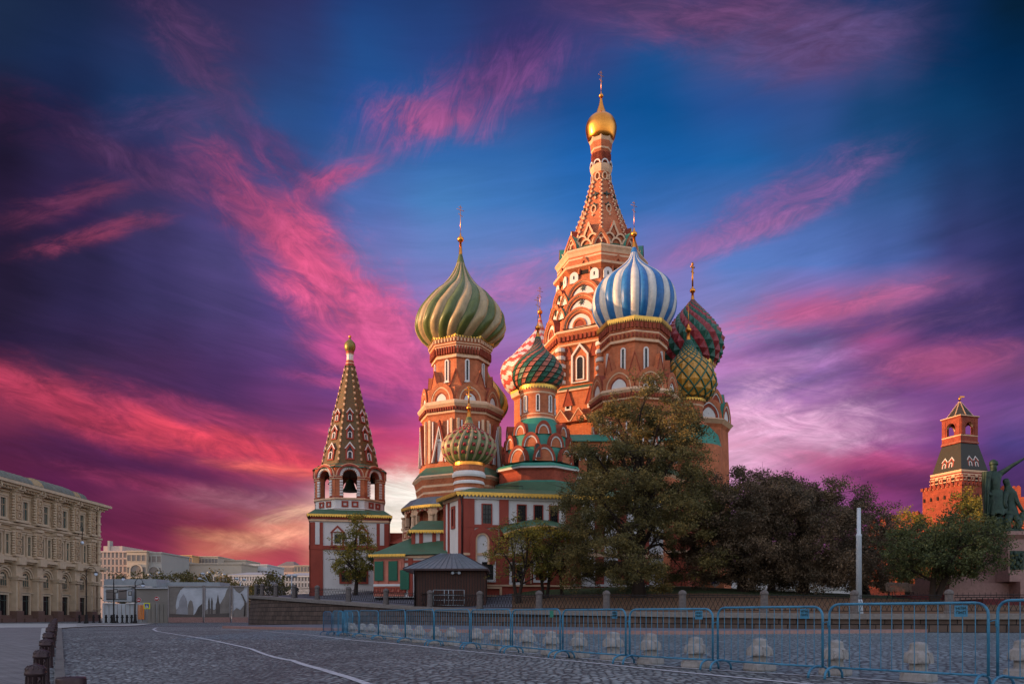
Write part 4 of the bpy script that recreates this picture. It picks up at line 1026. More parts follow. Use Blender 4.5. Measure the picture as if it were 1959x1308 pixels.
for i in range(6): w_.ring([(i*.52+.05,2.9),(i*.52+.47,2.9),(i*.52+.47,3.4),(i*.52+.05,3.4)], [(i*.52+.14,3.0),(i*.52+.38,3.0),(i*.52+.38,3.3),(i*.52+.14,3.3)], -.24, .0, RED)
w_.at(0, 0, 0)
e = grow(q, .7); roofpoly(w_, e, 6.3, [(-9.0,77.5),(-7.8,74.2),(-4.6,73.6),(-4.6,77),(-8.6,78.5)], 8.9, GREEN)
lacerun(w_, Vector(e[0]), Vector(e[1]), 6.36, .3, GOLDL); lacerun(w_, Vector(e[1]), Vector(e[1])+(Vector(e[2])-Vector(e[1]))*.35, 6.36, .3, GOLDL)
wo = w_.build('low_wing', cath); wo['label'] = 'low rose and white wing under a green hipped roof'
sh = MB(); sh.box(-.42, .42, -.1, -.03, 0, 1.75, SHUT)
for i in range(9): sh.box(-.36, .36, -.13, -.1, .1+i*.18, .2+i*.18, SHUT)
shm = sh.mesh('shutter')
for t, z in ((.55, 4.0), (1.9, 4.0), (3.0, 3.2)): onface(q[1], q[2], t, z, shm, 'shutter', wo, .2)
wl = rwin_mesh(.9, 1.4, .15, RED, DARK)
# -- link between bell tower and gallery
lk = MB(); q = [(PX(742,86),86),(PX(790,84),82.5),(PX(790,84),88),(PX(742,86),90)]
lk.prism(q, 3, 8.6, BRICK); e = grow(q, .4)
roofpoly(lk, e, 8.6, [((e[0][0]+e[1][0])/2-2.2, 86),((e[0][0]+e[1][0])/2+1, 86),((e[0][0]+e[1][0])/2+1, 87),((e[0][0]+e[1][0])/2-2.2, 87)], 9.9, BRICKD)
L_, a_ = face_at(lk, q[0], q[1]); lk.box(0, L_, -.12, .02, 7.9, 8.1, TRIM); lk.at(0, 0, 0)
lko = lk.build('link_building', cath)
for t in (1.3, 2.2): onface(q[0], q[1], t, 7.1, rwin_mesh(.6, .55, .1, WHITE, DARK), par=lko)

# ================================================================== bell tower
BX, BD = PX(669.5, 88), 88.0
bt = empty('bell_tower', (BX, BD, 4.0), 'tented brick bell tower with a mottled spire and open belfry, left of the cathedral', 'bell tower')
k = BD/F; ca = camdir(BX, BD); a0 = ca + PI/8
zz = lambda y: ZY(y, BD)
# base block
bs = MB(); bs.at(BX, BD, 0, ca); hw_ = 70*k
bs.box(-hw_, hw_, -hw_, hw_, 2.5, zz(996), WHITE)
for s_ in (0, 1, 3):
    bs.at(BX, BD, 0, ca + s_*PI/2)
    for sg in (-1, 1):
        x0, x1 = sorted((sg*hw_, sg*(hw_-1.3))); bs.box(x0-(.12 if sg < 0 else 0), x1+(.12 if sg > 0 else 0), -hw_-.12, -hw_+.02, 2.6, zz(1008), RED)
        x0, x1 = sorted((sg*(hw_-.5), sg*(hw_-.95))); bs.box(x0, x1, -hw_-.17, -hw_, zz(1048), zz(1008), WHITE)
    bs.box(-hw_-.16, hw_+.16, -hw_-.16, -hw_, zz(1057), zz(1050), RED); bs.box(-hw_-.1, hw_+.1, -hw_-.1, -hw_, zz(1002), zz(994), RED); bs.box(-hw_, hw_, -hw_-.2, -hw_, zz(1006), zz(1003), TRIM)
bs.at(0, 0, 0)
bso = bs.build('base', bt); bso['label'] = 'white base block with red corner pilasters'
wp = rwin_mesh(.68, 1.0, .17, WHITE, DARK, bars=2, ped=RED)
wq = rwin_mesh(.85, .95, .22, RED, DARK, bars=2)
wr = rwin_mesh(1.3, 1.25, .12, RED, RED)
for t in (-22, 22):
    put(wp, 'window', bso, BX - math.sin(ca)*t*k + math.cos(ca)*(hw_+.02), BD + math.cos(ca)*t*k + math.sin(ca)*(hw_+.02), zz(1046), ca)
    o = put(wq, 'window', bso, BX - math.sin(ca)*(t+14 if t < 0 else t)*k + math.cos(ca)*(hw_+.02), BD + math.cos(ca)*(t+14 if t < 0 else t)*k + math.sin(ca)*(hw_+.02), zz(1115), ca)
# skirt roof
rs = MB(); rs.at(BX, BD, 0, ca); he = 76*k
rs.frus((-he,he,-he,he), (-62*k,62*k,-62*k,62*k), zz(994), zz(983), GREEN)
rs.at(0, 0, 0)
for i in range(4):
    p_ = Vector((BX, BD)) + Vector((math.cos(ca+PI/4+i*PI/2), math.sin(ca+PI/4+i*PI/2)))*he*1.414; q_ = Vector((BX, BD)) + Vector((math.cos(ca+PI/4+(i+1)*PI/2), math.sin(ca+PI/4+(i+1)*PI/2)))*he*1.414
    lacerun(rs, p_, q_, zz(994)+.05, .34, GOLDL)
rs.build('skirt_roof', bt)
# belfry
bf = MB(); Rb = 68*k
bf.lathe([(Rb,zz(988)),(Rb,zz(982),TRIM),(Rb*1.03,zz(981),WHITE),(Rb,zz(979),WHITE),(Rb,zz(965),TRIM),(Rb*1.05,zz(964),TRIM),(Rb*1.05,zz(961),TRIM)], 8, WHITE, a0, cx=BX, cy=BD)
fw = 2*Rb*math.sin(PI/8); rr = Rb*math.cos(PI/8)
for i in range(8):
    a = a0 + (i+.5)*PI/4
    bf.at(BX+rr*math.cos(a), BD+rr*math.sin(a), 0, a)
    panel(bf, -fw/2, fw/2, zz(962), zz(901), -.05, .55, BRICK, 27*k, zz(923), mi=BRICKD, ah=13*k)
    for t0_, t1_ in ((-fw/2, -14.2*k), (14.2*k, fw/2)):
        bf.box(t0_-.06, t1_+.02, -.16, .55, zz(927), zz(921), TRIM); bf.box(t0_-.06, t1_+.02, -.2, .55, zz(925), zz(923), RED)
        bf.box(t0_-.06, t1_+.02, -.16, .55, zz(962), zz(958.5), RED)
    for sg in (-1, 1):
        for j in range(6):
            bf.box(sg*15.5*k-.17, sg*15.5*k+.17, -.17, -.04, zz(957.5-j*5.0), zz(957.5-j*5.0-3.7), WHITE)
    # scalloped white archivolt and brick outer band
    bf.ring(arcpts(18.5*k, 17.5*k, zz(921), 14), arcpts(15.6*k, 14.8*k, zz(921), 14), -.16, -.04, WHITE, False)
    bf.ring(arcpts(23*k, 21.5*k, zz(921), 14), arcpts(18.7*k, 17.7*k, zz(921), 14), -.3, .3, RED, False)
    bf.ring(arcpts(25*k, 23*k, zz(921), 14), arcpts(23*k, 21.5*k, zz(921), 14), -.2, .9, WHITE if False else TRIM, False)
    for j in range(11):
        t = PI*(j+.5)/11; bf.sph((14.6*k*math.cos(t), -.1, zz(921)+13.9*k*math.sin(t)), .13, WHITE, 6)
    for t in (-9, 9): bf.ring([(t*k-.36,zz(978)),(t*k+.36,zz(978)),(t*k+.36,zz(967)),(t*k-.36,zz(967))], [(t*k-.17,zz(975)),(t*k+.17,zz(975)),(t*k+.17,zz(970)),(t*k-.17,zz(970))], -.1, .02, RED)
    v_ = [(-fw/2,-.35,zz(906)),(fw/2,-.35,zz(906)),(fw/2,.4,zz(897)),(-fw/2,.4,zz(897))]
    bf.add(v_, [(0,1,2,3)], GREEN)
bf.at(0, 0, 0)
bf.lathe([(Rb*.9, zz(902)), (Rb*.9, zz(900))], 8, BRICKD, a0, cx=BX, cy=BD)
bfo = bf.build('belfry', bt)
# bells
for bxx, byy, s_ in ((0, 0, 1.0), (-2.2, .8, .5), (2.3, .3, .5), (1.2, 2, .45)):
    b_ = MB(); zt = zz(906) - (0.3 if s_ < 1 else .5)
    b_.lathe([(r*s_, zt - (1.5-z)*s_) for r, z in ((.95,0),(.86,.1),(.66,.35),(.5,.8),(.42,1.15),(.3,1.35),(.05,1.42))], 18, BRZ, cx=BX+bxx, cy=BD+byy, smooth=True)
    b_.tube([(BX+bxx, BD+byy, zt-.1*s_), (BX+bxx, BD+byy, zz(901))], .06, IRON, 5); b_.build('bell', bfo)
# tent
tn = MB()
tp_ = [(8.5, 700), (57, 903)]
tn.lathe([(58*k, zz(905)), (57*k, zz(901)), (8.5*k, zz(700))], 8, TENT, a0, cx=BX, cy=BD)
for i in range(8):
    a = a0 + i*PI/4
    n = 34
    for j in range(n):
        f = (j+.5)/n; r = (57+(8.5-57)*f)*k+.02; y = 902+(700-902)*f
        tn.at(BX+r*math.cos(a), BD+r*math.sin(a), zz(y), a); tn.box(-.085, .085, -.07, .12, -.13, .13, TRIM if j % 2 == 0 else TENT)
tn.at(0, 0, 0)
tno = tn.build('tent_roof', bt); tno['label'] = 'steep eight-sided tiled spire with beaded ribs'
def dormer(w, h):
    m = MB(); 
    m.ring([(-w/2,0),(w/2,0),(w/2,h*.58),(w*.62,h*.6),(0,h),(-w*.62,h*.6),(-w/2,h*.58)], [(-w*.3,h*.08),(w*.3,h*.08),(w*.3,h*.5),(w*.3,h*.55),(0,h*.8),(-w*.3,h*.55),(-w*.3,h*.5)], -.12, .8, RED)
    m.ring([(w*.62,h*.62),(0,h*1.03),(-w*.62,h*.62)], [(w*.5,h*.62),(0,h*.93),(-w*.5,h*.62)], -.18, -.11, WHITE, False)
    m.ring([(w*.3,h*.06)]+arcpts(w*.3,w*.3,h*.36,8)+[(-w*.3,h*.06)], [(w*.2,h*.1)]+arcpts(w*.2,w*.2,h*.36,8)+[(-w*.2,h*.1)], -.17, .1, WHITE, False)
    m.add([(x,.0,z) for x, z in [(-w*.3,h*.08),(w*.3,h*.08),(w*.3,h*.5),(0,h*.78),(-w*.3,h*.5)]], [(0,1,2,3,4)], DARK)
    return m.mesh('dormer')
for yb, w__, h__ in ((814, 11.5, 26), (849, 13.5, 29), (889, 16, 34)):
    me = dormer(w__*k, h__*k)
    for i in range(8):
        a = a0 + (i+.5)*PI/4
        if not facing(a, BX, BD, 110): continue
        r = (8.5 + (57-8.5)*(yb-700)/203)*k*C8 + .02
        put(me, 'dormer', tno, BX+r*math.cos(a), BD+r*math.sin(a), zz(yb), a, R_(10))
nk = MB()
nk.lathe([(r*k, zz(y)) + ((m,) if m else ()) for r, y, m in ((9,701,RED),(9,697,TRIM),(8.2,695,RED),(7.6,691,TRIM),(6.8,689,WHITE),(6.8,679,TRIM),(8,677,RED),(8.2,673,RED),(7,671,None))], 8, RED, a0, cx=BX, cy=BD)
nk.build('neck', bt)
dm = MB(); pr = spline([(r*k, zz(y)) for r, y in ((7,674),(9.6,669),(10.8,663),(9.6,657),(6,652.5),(2.6,649),(.8,646))], 24)
dm.lathe(pr, 20, mat('tarnished_gilt', '7c6c34', .4, .5, var=.25, scale=4), cx=BX, cy=BD, smooth=True); dmo = dm.build('dome', bt)
fn = MB(); fn.tube([(BX, BD, zz(648)), (BX, BD, zz(641))], .06, GOLD, 6); fn.sph((BX, BD, zz(644)), .16, GOLD, 8); fn.build('finial', dmo)

# ================================================================== ticket kiosk
KD = 61.0; kx0, kx1 = PX(792, KD), PX(929, KD)
ks = empty('kiosk', ((kx0+kx1)/2, KD+1.5, 1.3), 'dark brown boarded kiosk with a seamed grey hipped roof behind the railing', 'kiosk')
m = MB(); m.box(kx0, kx1, KD, KD+4, 0.9, ZY(1088, KD), WOOD)
n = 26
for i in range(n): 
    x = kx0+(kx1-kx0)*i/n; m.box(x+.01, x+.05, KD-.03, KD, 1.2, ZY(1089, KD), IRON)
m.build('wall', ks)
m = MB(); e0, e1 = PX(771, KD-.6), PX(934, KD-.6); ze = ZY(1087, KD-.6)
m.frus((e0, e1, KD-.7, KD+4.8), (PX(842, KD+2), PX(882, KD+2), KD+1.9, KD+2.2), ze, ZY(1059, KD+2), ZINC)
m.box(e0, e1, KD-.7, KD+4.8, ze-.14, ze-.001, IRONB)
r0, r1 = PX(842, KD+2), PX(882, KD+2); zr = ZY(1059, KD+2)
for i in range(15):
    f = i/14; xe = e0+(e1-e0)*f
    xr = min(max(r0 + (r1-r0)*f*1.0, r0), r1)
    m.tube([(xe, KD-.7, ze+.02), (xr, KD+1.9, zr+.03)], .035, IRONB if i in (0, 14) else ZINC, 4, False)
for i in range(1, 6): m.tube([(e1, KD-.7+5.5*i/6, ze+.02), (r1, KD+2, zr+.03)], .035, ZINC, 4, False)
m.build('roof', ks)
m = MB(); m.tube([(kx0+.1, KD-.75, ze-.1), (kx0+.1, KD-.3, ze-.5), (kx0+.1, KD-.08, ze-.8), (kx0+.1, KD-.08, 1.4)], .06, IRON, 6); m.build('downpipe', ks)
m = MB(); d_ = 60.3
g0, g1, gz0, gz1 = PX(829, d_), PX(888, d_), ZY(1157, d_), ZY(1128, d_)
for x in (g0, PX(850, d_), PX(858, d_), PX(867, d_), g1): m.tube([(x, d_, gz0), (x, d_, gz1)], .03, GREYP, 5)
for q in range(4): m.tube([(g0, d_, gz0+(gz1-gz0)*q/3), (g1, d_, gz0+(gz1-gz0)*q/3)], .022, GREYP, 5)
tag(m.build('pipe_gate'), 'low grey pipe gate standing in front of the dark kiosk', 'gate')
m = MB(); xs = PX(870, KD-.3); m.tube([(xs, KD, ze-.25), (xs, KD-.35, ze-.3)], .03, GREYP, 5)
for dx in (-.15, .35): m.sph((xs+dx, KD-.4, ze-.32), .13, POLEP, 10)
m.tube([(xs-.15, KD-.35, ze-.3), (xs+.35, KD-.35, ze-.3)], .025, GREYP, 5); m.build('floodlight', ks)

# ================================================================== ground, terrace, wall
def cobble(name, s=(5.2, 9.0), rot=0.0, base='5c5862', base2='716a70', gap='2a282c', bump=0.9, big=0.2, tint=None):
    m = bpy.data.materials.new(name); m.use_nodes = True
    t = m.node_tree; b = t.nodes['Principled BSDF']; b.inputs['Roughness'].default_value = 0.62; b.inputs['Specular IOR Level'].default_value = 0.3
    tcn = t.nodes.new('ShaderNodeTexCoord'); mp = t.nodes.new('ShaderNodeMapping'); mp.inputs['Scale'].default_value = (s[0], s[1], 1); mp.inputs['Rotation'].default_value = (0, 0, rot)
    nzw = t.nodes.new('ShaderNodeTexNoise'); nzw.inputs['Scale'].default_value = 0.35; nzw.inputs['Detail'].default_value = 3
    t.links.new(tcn.outputs['Object'], nzw.inputs['Vector'])
    va = t.nodes.new('ShaderNodeVectorMath'); va.operation = 'MULTIPLY_ADD'; t.links.new(nzw.outputs[1], va.inputs[0]); va.inputs[1].default_value = (.7, .7, 0); t.links.new(tcn.outputs['Object'], va.inputs[2])
    t.links.new(va.outputs[0], mp.inputs[0])
    vo = t.nodes.new('ShaderNodeTexVoronoi'); vo.feature = 'F1'; vo.distance = 'CHEBYCHEV'; vo.inputs['Randomness'].default_value = 0.55; vo.inputs['Scale'].default_value = 1
    ve = t.nodes.new('ShaderNodeTexVoronoi'); ve.feature = 'DISTANCE_TO_EDGE'; ve.inputs['Randomness'].default_value = 0.6; ve.inputs['Scale'].default_value = 1
    t.links.new(mp.outputs[0], vo.inputs['Vector']); t.links.new(mp.outputs[0], ve.inputs['Vector'])
    mr = t.nodes.new('ShaderNodeMapRange'); t.links.new(ve.outputs['Distance'], mr.inputs[0]); mr.inputs[1].default_value = 0.02; mr.inputs[2].default_value = 0.2
    sv = t.nodes.new('ShaderNodeSeparateColor')
    ve2 = t.nodes.new('ShaderNodeTexVoronoi'); ve2.feature = 'F1'; ve2.inputs['Randomness'].default_value = 0.6; ve2.inputs['Scale'].default_value = 1; t.links.new(mp.outputs[0], ve2.inputs['Vector'])
    t.links.new(ve2.outputs['Color'], sv.inputs[0])
    r1 = t.nodes.new('ShaderNodeMix'); r1.data_type = 'RGBA'; r1.inputs[6].default_value = hx(base); r1.inputs[7].default_value = hx(base2); t.links.new(sv.outputs[0], r1.inputs[0])
    n3 = t.nodes.new('ShaderNodeTexNoise'); n3.inputs['Scale'].default_value = 0.12; n3.inputs['Detail'].default_value = 7; n3.inputs['Roughness'].default_value = .65; t.links.new(tcn.outputs['Object'], n3.inputs['Vector'])
    m3 = t.nodes.new('ShaderNodeMapRange'); t.links.new(n3.outputs[0], m3.inputs[0]); m3.inputs[1].default_value = .35; m3.inputs[2].default_value = .65; m3.inputs[3].default_value = 1-big; m3.inputs[4].default_value = 1+big
    r2 = t.nodes.new('ShaderNodeMix'); r2.data_type = 'RGBA'; r2.blend_type = 'MULTIPLY'; r2.inputs[0].default_value = 1; t.links.new(r1.outputs[2], r2.inputs[6]); t.links.new(m3.outputs[0], r2.inputs[7])
    r3 = t.nodes.new('ShaderNodeMix'); r3.data_type = 'RGBA'; r3.inputs[6].default_value = hx(gap); t.links.new(mr.outputs[0], r3.inputs[0]); t.links.new(r2.outputs[2], r3.inputs[7])
    t.links.new(r3.outputs[2], b.inputs['Base Color'])
    n4 = t.nodes.new('ShaderNodeTexNoise'); n4.inputs['Scale'].default_value = 30; n4.inputs['Detail'].default_value = 3; t.links.new(tcn.outputs['Object'], n4.inputs['Vector'])
    ad = t.nodes.new('ShaderNodeMath'); ad.operation = 'MULTIPLY_ADD'; t.links.new(n4.outputs[0], ad.inputs[0]); ad.inputs[1].default_value = .35
    mr2 = t.nodes.new('ShaderNodeMapRange'); mr2.interpolation_type = 'SMOOTHSTEP'; t.links.new(ve.outputs['Distance'], mr2.inputs[0]); mr2.inputs[1].default_value = 0.0; mr2.inputs[2].default_value = 0.34
    a5 = t.nodes.new('ShaderNodeMath'); a5.operation = 'MULTIPLY_ADD'; t.links.new(sv.outputs[1], a5.inputs[0]); a5.inputs[1].default_value = .6; t.links.new(mr2.outputs[0], a5.inputs[2])
    t.links.new(a5.outputs[0], ad.inputs[2])
    bp = t.nodes.new('ShaderNodeBump'); bp.inputs['Strength'].default_value = bump; bp.inputs['Distance'].default_value = 0.05; t.links.new(ad.outputs[0], bp.inputs['Height']); t.links.new(bp.outputs[0], b.inputs['Normal'])
    return m
COB = cobble('worn_setts', (7.4, 5.6), 0.12, '65696c', '969a9c', '303032', 1.0, .36)
COB2 = cobble('pale_setts', (6.5, 5.2), 0.5, '66727a', '8a969e', '2c3034', 0.9, .15)
SLAB = brickmat('sidewalk_slabs', 'a4a29e', '989796', '7c7a78', 1.6, .8, .012, rough=.7, bump=.15, wear=.14, flat=True)
SETTB = brickmat('dark_sett_strip', '6c686a', '7c787a', '484648', .42, .22, .02, rough=.75, bump=.5, wear=.2, flat=True)
ASPH = mat('asphalt', '5a5a64', .8, var=.12, scale=.8, bump=.2, bscale=30)
GRASS = mat('lawn', '2e3a18', 1.0, var=.35, scale=1.5, col2='3a2a18', f2=.35, bump=.5, bscale=14)
EARTH = mat('leaf_strewn_earth', '5a3e2a', 1.0, var=.4, scale=2.5, col2='4c4424', f2=.4, bump=.5, bscale=12)

def sheet(name, xs, ys, off, m, cond=None, h=G):
    v = []; idx = {}
    for j, y in enumerate(ys):
        for i, x in enumerate(xs): idx[(i, j)] = len(v); v.append((x, y, h(x, y)+off))
    f = [(idx[(i,j)], idx[(i+1,j)], idx[(i+1,j+1)], idx[(i,j+1)]) for j in range(len(ys)-1) for i in range(len(xs)-1)
         if cond is None or cond((xs[i]+xs[i+1])/2, (ys[j]+ys[j+1])/2)]
    mb = MB(); mb.add(v, f, m, True); return mb.build(name, recalc=False)
xs = list(np.concatenate([[-900,-500,-300,-200,-150], np.arange(-120, -22, 2.0), np.arange(-22, 8, .5), np.arange(8, 60, 2.0), [60,80,120,200,300,500,900]]))
ys = list(np.concatenate([[-300,-100,-40,-20,-10], np.arange(-4, 44, .5), np.arange(44, 130, 2.0), [130,140,160,200,300,500,900,2000]]))
struct(sheet('ground', xs, ys, 0, COB))
def strip(name, pts, width, off, m, h=None):
    """ribbon laid on the paving along ground points, with a little thickness"""
    P_ = []
    for i, p in enumerate(pts):
        a = Vector(pts[max(0, i-1)]); b = Vector(pts[min(len(pts)-1, i+1)]); d = (b-a).normalized(); n_ = Vector((-d.y, d.x))
        wd = width(i) if callable(width) else width
        P_.append((Vector(p)+n_*wd/2, Vector(p)-n_*wd/2))
    mb = MB(); v = []
    for a, b in P_: v += [(a.x, a.y, G(a.x, a.y)+off), (b.x, b.y, G(b.x, b.y)+off)]
    mb.add(v, [(2*i, 2*i+1, 2*i+3, 2*i+2) for i in range(len(P_)-1)], m)
    if h:
        v2 = [(x, y, z-h) for x, y, z in v]; n = len(v)
        mb.add(v+v2, [(2*i, 2*i+2, n+2*i+2, n+2*i) for i in range(len(P_)-1)] + [(2*i+1, 2*i+3, n+2*i+3, n+2*i+1) for i in range(len(P_)-1)] + [(0,1,n+1,n),(n-2,n-1,2*n-1,2*n-2)], m)
    return mb.build(name)
def dense(pp, step=1.0):
    o = []
    for a, b in zip(pp, pp[1:]):
        a, b = Vector(a), Vector(b); n = max(1, int((b-a).length/step))
        for i in range(n): o.append(tuple(a+(b-a)*i/n))
    return o + [tuple(pp[-1])]
l1 = [gpt(x, y) for x, y in ((348,1198.5),(320,1198.8),(300,1200),(293,1203),(300,1207),(340,1213.5),(400,1223),(480,1240.5),(560,1263),(640,1288),(700,1307.5))]
b_ = l1[-1]; a_ = l1[-2]; l1.append((b_[0]+(b_[0]-a_[0])*2.2, b_[1]+(b_[1]-a_[1])*2.2))
struct(strip('road_marking', dense(l1, .5), .13, .009, PAINTW), 'long white line curving at its far end across the setts')
l2 = [gpt(x, y) for x, y in ((428,1202.4),(520,1208),(615,1216.5),(740,1229),(860,1242.5),(1000,1255),(1150,1269.5),(1300,1285),(1440,1298.5),(1550,1309))]
l2.append((l2[-1][0]+(l2[-1][0]-l2[-2][0])*3, l2[-1][1]+(l2[-1][1]-l2[-2][1])*3))
struct(strip('road_marking', dense(l2, .5), .13, .009, PAINTW), 'long white line in front of the blue barriers')
l3 = [gpt(x, y) for x, y in ((760,1221),(900,1238.5),(1100,1257.5),(1300,1277),(1440,1286),(1600,1295),(1760,1306))]
l3.append((l3[-1][0]+(l3[-1][0]-l3[-2][0])*3, l3[-1][1]+(l3[-1][1]-l3[-2][1])*3))
struct(strip('road_marking', dense(l3, .5), .1, .009, PAINTW), 'thin white line along the feet of the barriers')
# pale paved strip behind the barriers
a = [(x, y) for x, y in l3[:-1]]
mbp = MB(); fr = dense(l3, 1.0); n = len(fr); v = []
kerbl = [gpt(x, y) for x, y in ((425,1201.2),(520,1203.5),(640,1206),(900,1210),(1100,1212),(1300,1213),(1640,1211),(1959,1206.5))]; kerbl.append((60, 42))
def yk(x): return float(np.interp(x, [p[0] for p in kerbl], [p[1] for p in kerbl]))
def yl(x): return float(np.interp(x, [p[0] for p in l3], [p[1] for p in l3]))
xs2 = np.arange(-14, 60, 1.0); v = []
for x in xs2:
    y0 = yl(x) if x < l3[-1][0] else l3[-1][1]; y1 = yk(x)
    for q in range(9):
        y = y0 + (y1-y0)*q/8; v.append((float(x), y, G(x, y)+.004))
mbp.add(v, [(i*9+q, (i+1)*9+q, (i+1)*9+q+1, i*9+q+1) for i in range(len(xs2)-1) for q in range(8)], COB2, True)
struct(mbp.build('pavement', recalc=False), 'pale paving behind the barriers')
# sidewalk by the store, bounded by the bollard row
def xb(y): return -0.577*y if y < 52 else -30.0 - (y-52)*.345
kx = [(xb(y), y) for y in np.concatenate([np.arange(2, 40, 1.5), np.arange(40, 114, 4)])]
mbs = MB(); v = []; nq = 14
for x, y in kx:
    for q in range(nq):
        xx = x - .35 - (q/(nq-1))**1.6*150; v.append((xx, y, G(xx, y)+.05))
mbs.add(v, [(i*nq+q+1, i*nq+q, (i+1)*nq+q, (i+1)*nq+q+1) for i in range(len(kx)-1) for q in range(nq-1)], SLAB, True)
struct(mbs.build('sidewalk', recalc=False))
struct(strip('sett_strip', [(x-1.9-.02*y, y) for x, y in kx if y < 60], 3.0, .054, SETTB), 'darker setts along the bollards')
struct(strip('kerb', kx, .2, .07, mat('dark_kerb_stone', '5c5856', .8, var=.2, scale=4), .12), 'kerb of the sidewalk beside the bollards')
# far sidewalk and far street
struct(strip('far_kerb', [gpt(150,1196), gpt(215,1194.5), gpt(290,1192)], .5, .12, GRAN, .14))

# retaining wall line (front foot), top height
WP = [(479,90,1138),(484,86,1138.5),(495,82,1139),(521,78,1140.5),(555.7,75,1143),(600,71,1146),(660,67,1150),(732,64,1155),(816,60,1160),(911,56,1164),(1025,52,1166),(1155,49,1168),(1302,46,1170),(1462,44,1171.5),(1636,43,1173),(1819,41.5,1173),(2050,40.5,1172.5)]
wl_ = [(PX(p, d), d, ZY(y, d)) for p, d, y in WP]
WX = [p[0] for p in wl_]; WY = [p[1] for p in wl_]; WZ = [p[2] for p in wl_]
WALLM = brickmat('coursed_wall_stone', '4e403a', '5e4e46', '1a1616', 1.1, .42, .03, bump=.8, wear=.35, minus=True)
mw = MB(); cap = MB(); v = []; nw = len(wl_)
back = [(-21.5, 104, 3.4), (-24.5, 118, 3.0)]
line = [(b[0], b[1], b[2]) for b in back[::-1]] + wl_
line = [(-27.0,118,3.2), (-28.2,104,3.4)] + wl_
n = len(line)
for i, (x, y, z) in enumerate(line):
    zb = G(x, y)-.3
    a = Vector(line[max(0,i-1)][:2]); b = Vector(line[min(n-1,i+1)][:2]); d = (b-a).normalized(); nn = Vector((d.y, -d.x))
    if nn.y > 0 and i > 3: nn = -nn
    f = .14*(z-zb)/2
    v += [(x+nn.x*f, y+nn.y*f, zb), (x, y, z-.3), (x-nn.x*.9, y-nn.y*.9, z-.3)]
mw.add(v, [(3*i,3*i+3,3*i+4,3*i+1) for i in range(n-1)] + [(3*i+1,3*i+4,3*i+5,3*i+2) for i in range(n-1)], WALLM)
rw = empty('retaining_wall', (0, 52, 0), 'long curved wall of brown stone courses carrying the railing below the cathedral', 'wall')
mw.build('stone_face', rw)
v = []
for i, (x, y, z) in enumerate(line):
    a = Vector(line[max(0,i-1)][:2]); b = Vector(line[min(n-1,i+1)][:2]); d = (b-a).normalized(); nn = Vector((d.y, -d.x))
    v += [(x+nn.x*.22, y+nn.y*.22, z-.3), (x+nn.x*.26, y+nn.y*.26, z-.02), (x-nn.x*1.0, y-nn.y*1.0, z), (x-nn.x*1.0, y-nn.y*1.0, z-.32)]
cap.add(v, [(4*i+q,4*i+4+q,4*i+4+(q+1)%4,4*i+(q+1)%4) for i in range(n-1) for q in range(4)], GRAN)
cap.build('coping', rw)
# stepped kerb platform at the foot of the wall
plat = MB(); v = []; xs3 = np.arange(kerbl[0][0], 55, 1.0)
for x in xs3:
    y0 = yk(x); y1 = float(np.interp(x, WX, WY))+.6
    if y1 < y0+.4: y1 = y0+.4
    z0 = G(x, y0); 
    v += [(x, y0, z0-.05), (x, y0+.01, z0+.17), (x, y0+.45, z0+.17), (x, y1, G(x, y1)+.16)]
plat.add(v, [(4*i+q,4*i+4+q,4*i+5+q,4*i+1+q) for i in range(len(xs3)-1) for q in range(3)], [m_ for i in range(len(xs3)-1) for m_ in (GRANP, GRANP, ASPH)])
pl = plat.build('kerb_platform'); struct(pl)
# terrace: bank of earth, lawns and forecourt rising to the cathedral
def TZ(x, y):
    wy = float(np.interp(x, WX, WY)); wz = float(np.interp(x, WX, WZ)); t = y - wy
    top = 3.6 if x < -8 else (3.3 if x < 14 else max(2.2, 3.3 - (x-14)*.06))
    top = max(top, wz)
    return wz - .02 + (top-wz)*sm(t/20) + max(0, t-60)*.03
tv = []; tx = np.concatenate([np.linspace(wl_[0][0], -20, 8), np.arange(-18, 62, 2.0), [70, 90, 130, 200]]); tt = [.5, 1.5, 3, 5, 8, 12, 16, 20, 26, 34, 45, 60, 90, 140, 220]
for x in tx:
    wy = float(np.interp(x, WX, WY))
    for q in tt:
        if x < -24 and q > 12: q = 12 + (q-12)*.25
        tv.append((float(x), wy+q, TZ(x, wy+q)))
mt = MB(); nt_ = len(tt)
mt.add(tv, [(i*nt_+q,(i+1)*nt_+q,(i+1)*nt_+q+1,i*nt_+q+1) for i in range(len(tx)-1) for q in range(nt_-1)],
       [EARTH if (q < 5 and tx[i] > -2) else (GRASS if tx[i] > -2 else ASPH) for i in range(len(tx)-1) for q in range(nt_-1)], True)
struct(mt.build('terrace', recalc=False), 'earth bank and lawn rising behind the railing')

# ---- railing along the wall: posts and lattice panels
fe = empty('terrace_railing', (0, 52, 1), 'black lattice iron railing with grey stone posts along the top of the wall', 'railing')
pm_ = MB(); pm_.lathe([(.27,0),(.27,.12),(.23,.16),(.21,1.02),(.25,1.06),(.25,1.14),(.2,1.24),(.06,1.32)], 8, mat('dark_post_stone', '5c5452', .8, var=.3, scale=5, bump=.3, bscale=30)); pmesh = pm_.mesh('post')
posts = [p for i, p in enumerate(wl_)] 
posts = posts[1:]
def inn(i):
    p = posts[i]; a = Vector(posts[max(0,i-1)][:2]); b = Vector(posts[min(len(posts)-1,i+1)][:2]); d = (b-a).normalized(); return Vector((-d.y, d.x))
pp = []
for i, p in enumerate(posts):
    nn = inn(i); x, y = p[0]+nn.x*.35, p[1]+nn.y*.35; pp.append((x, y, p[2]))
    o = put(pmesh, 'post', fe, x, y, p[2]-.02, 0); 
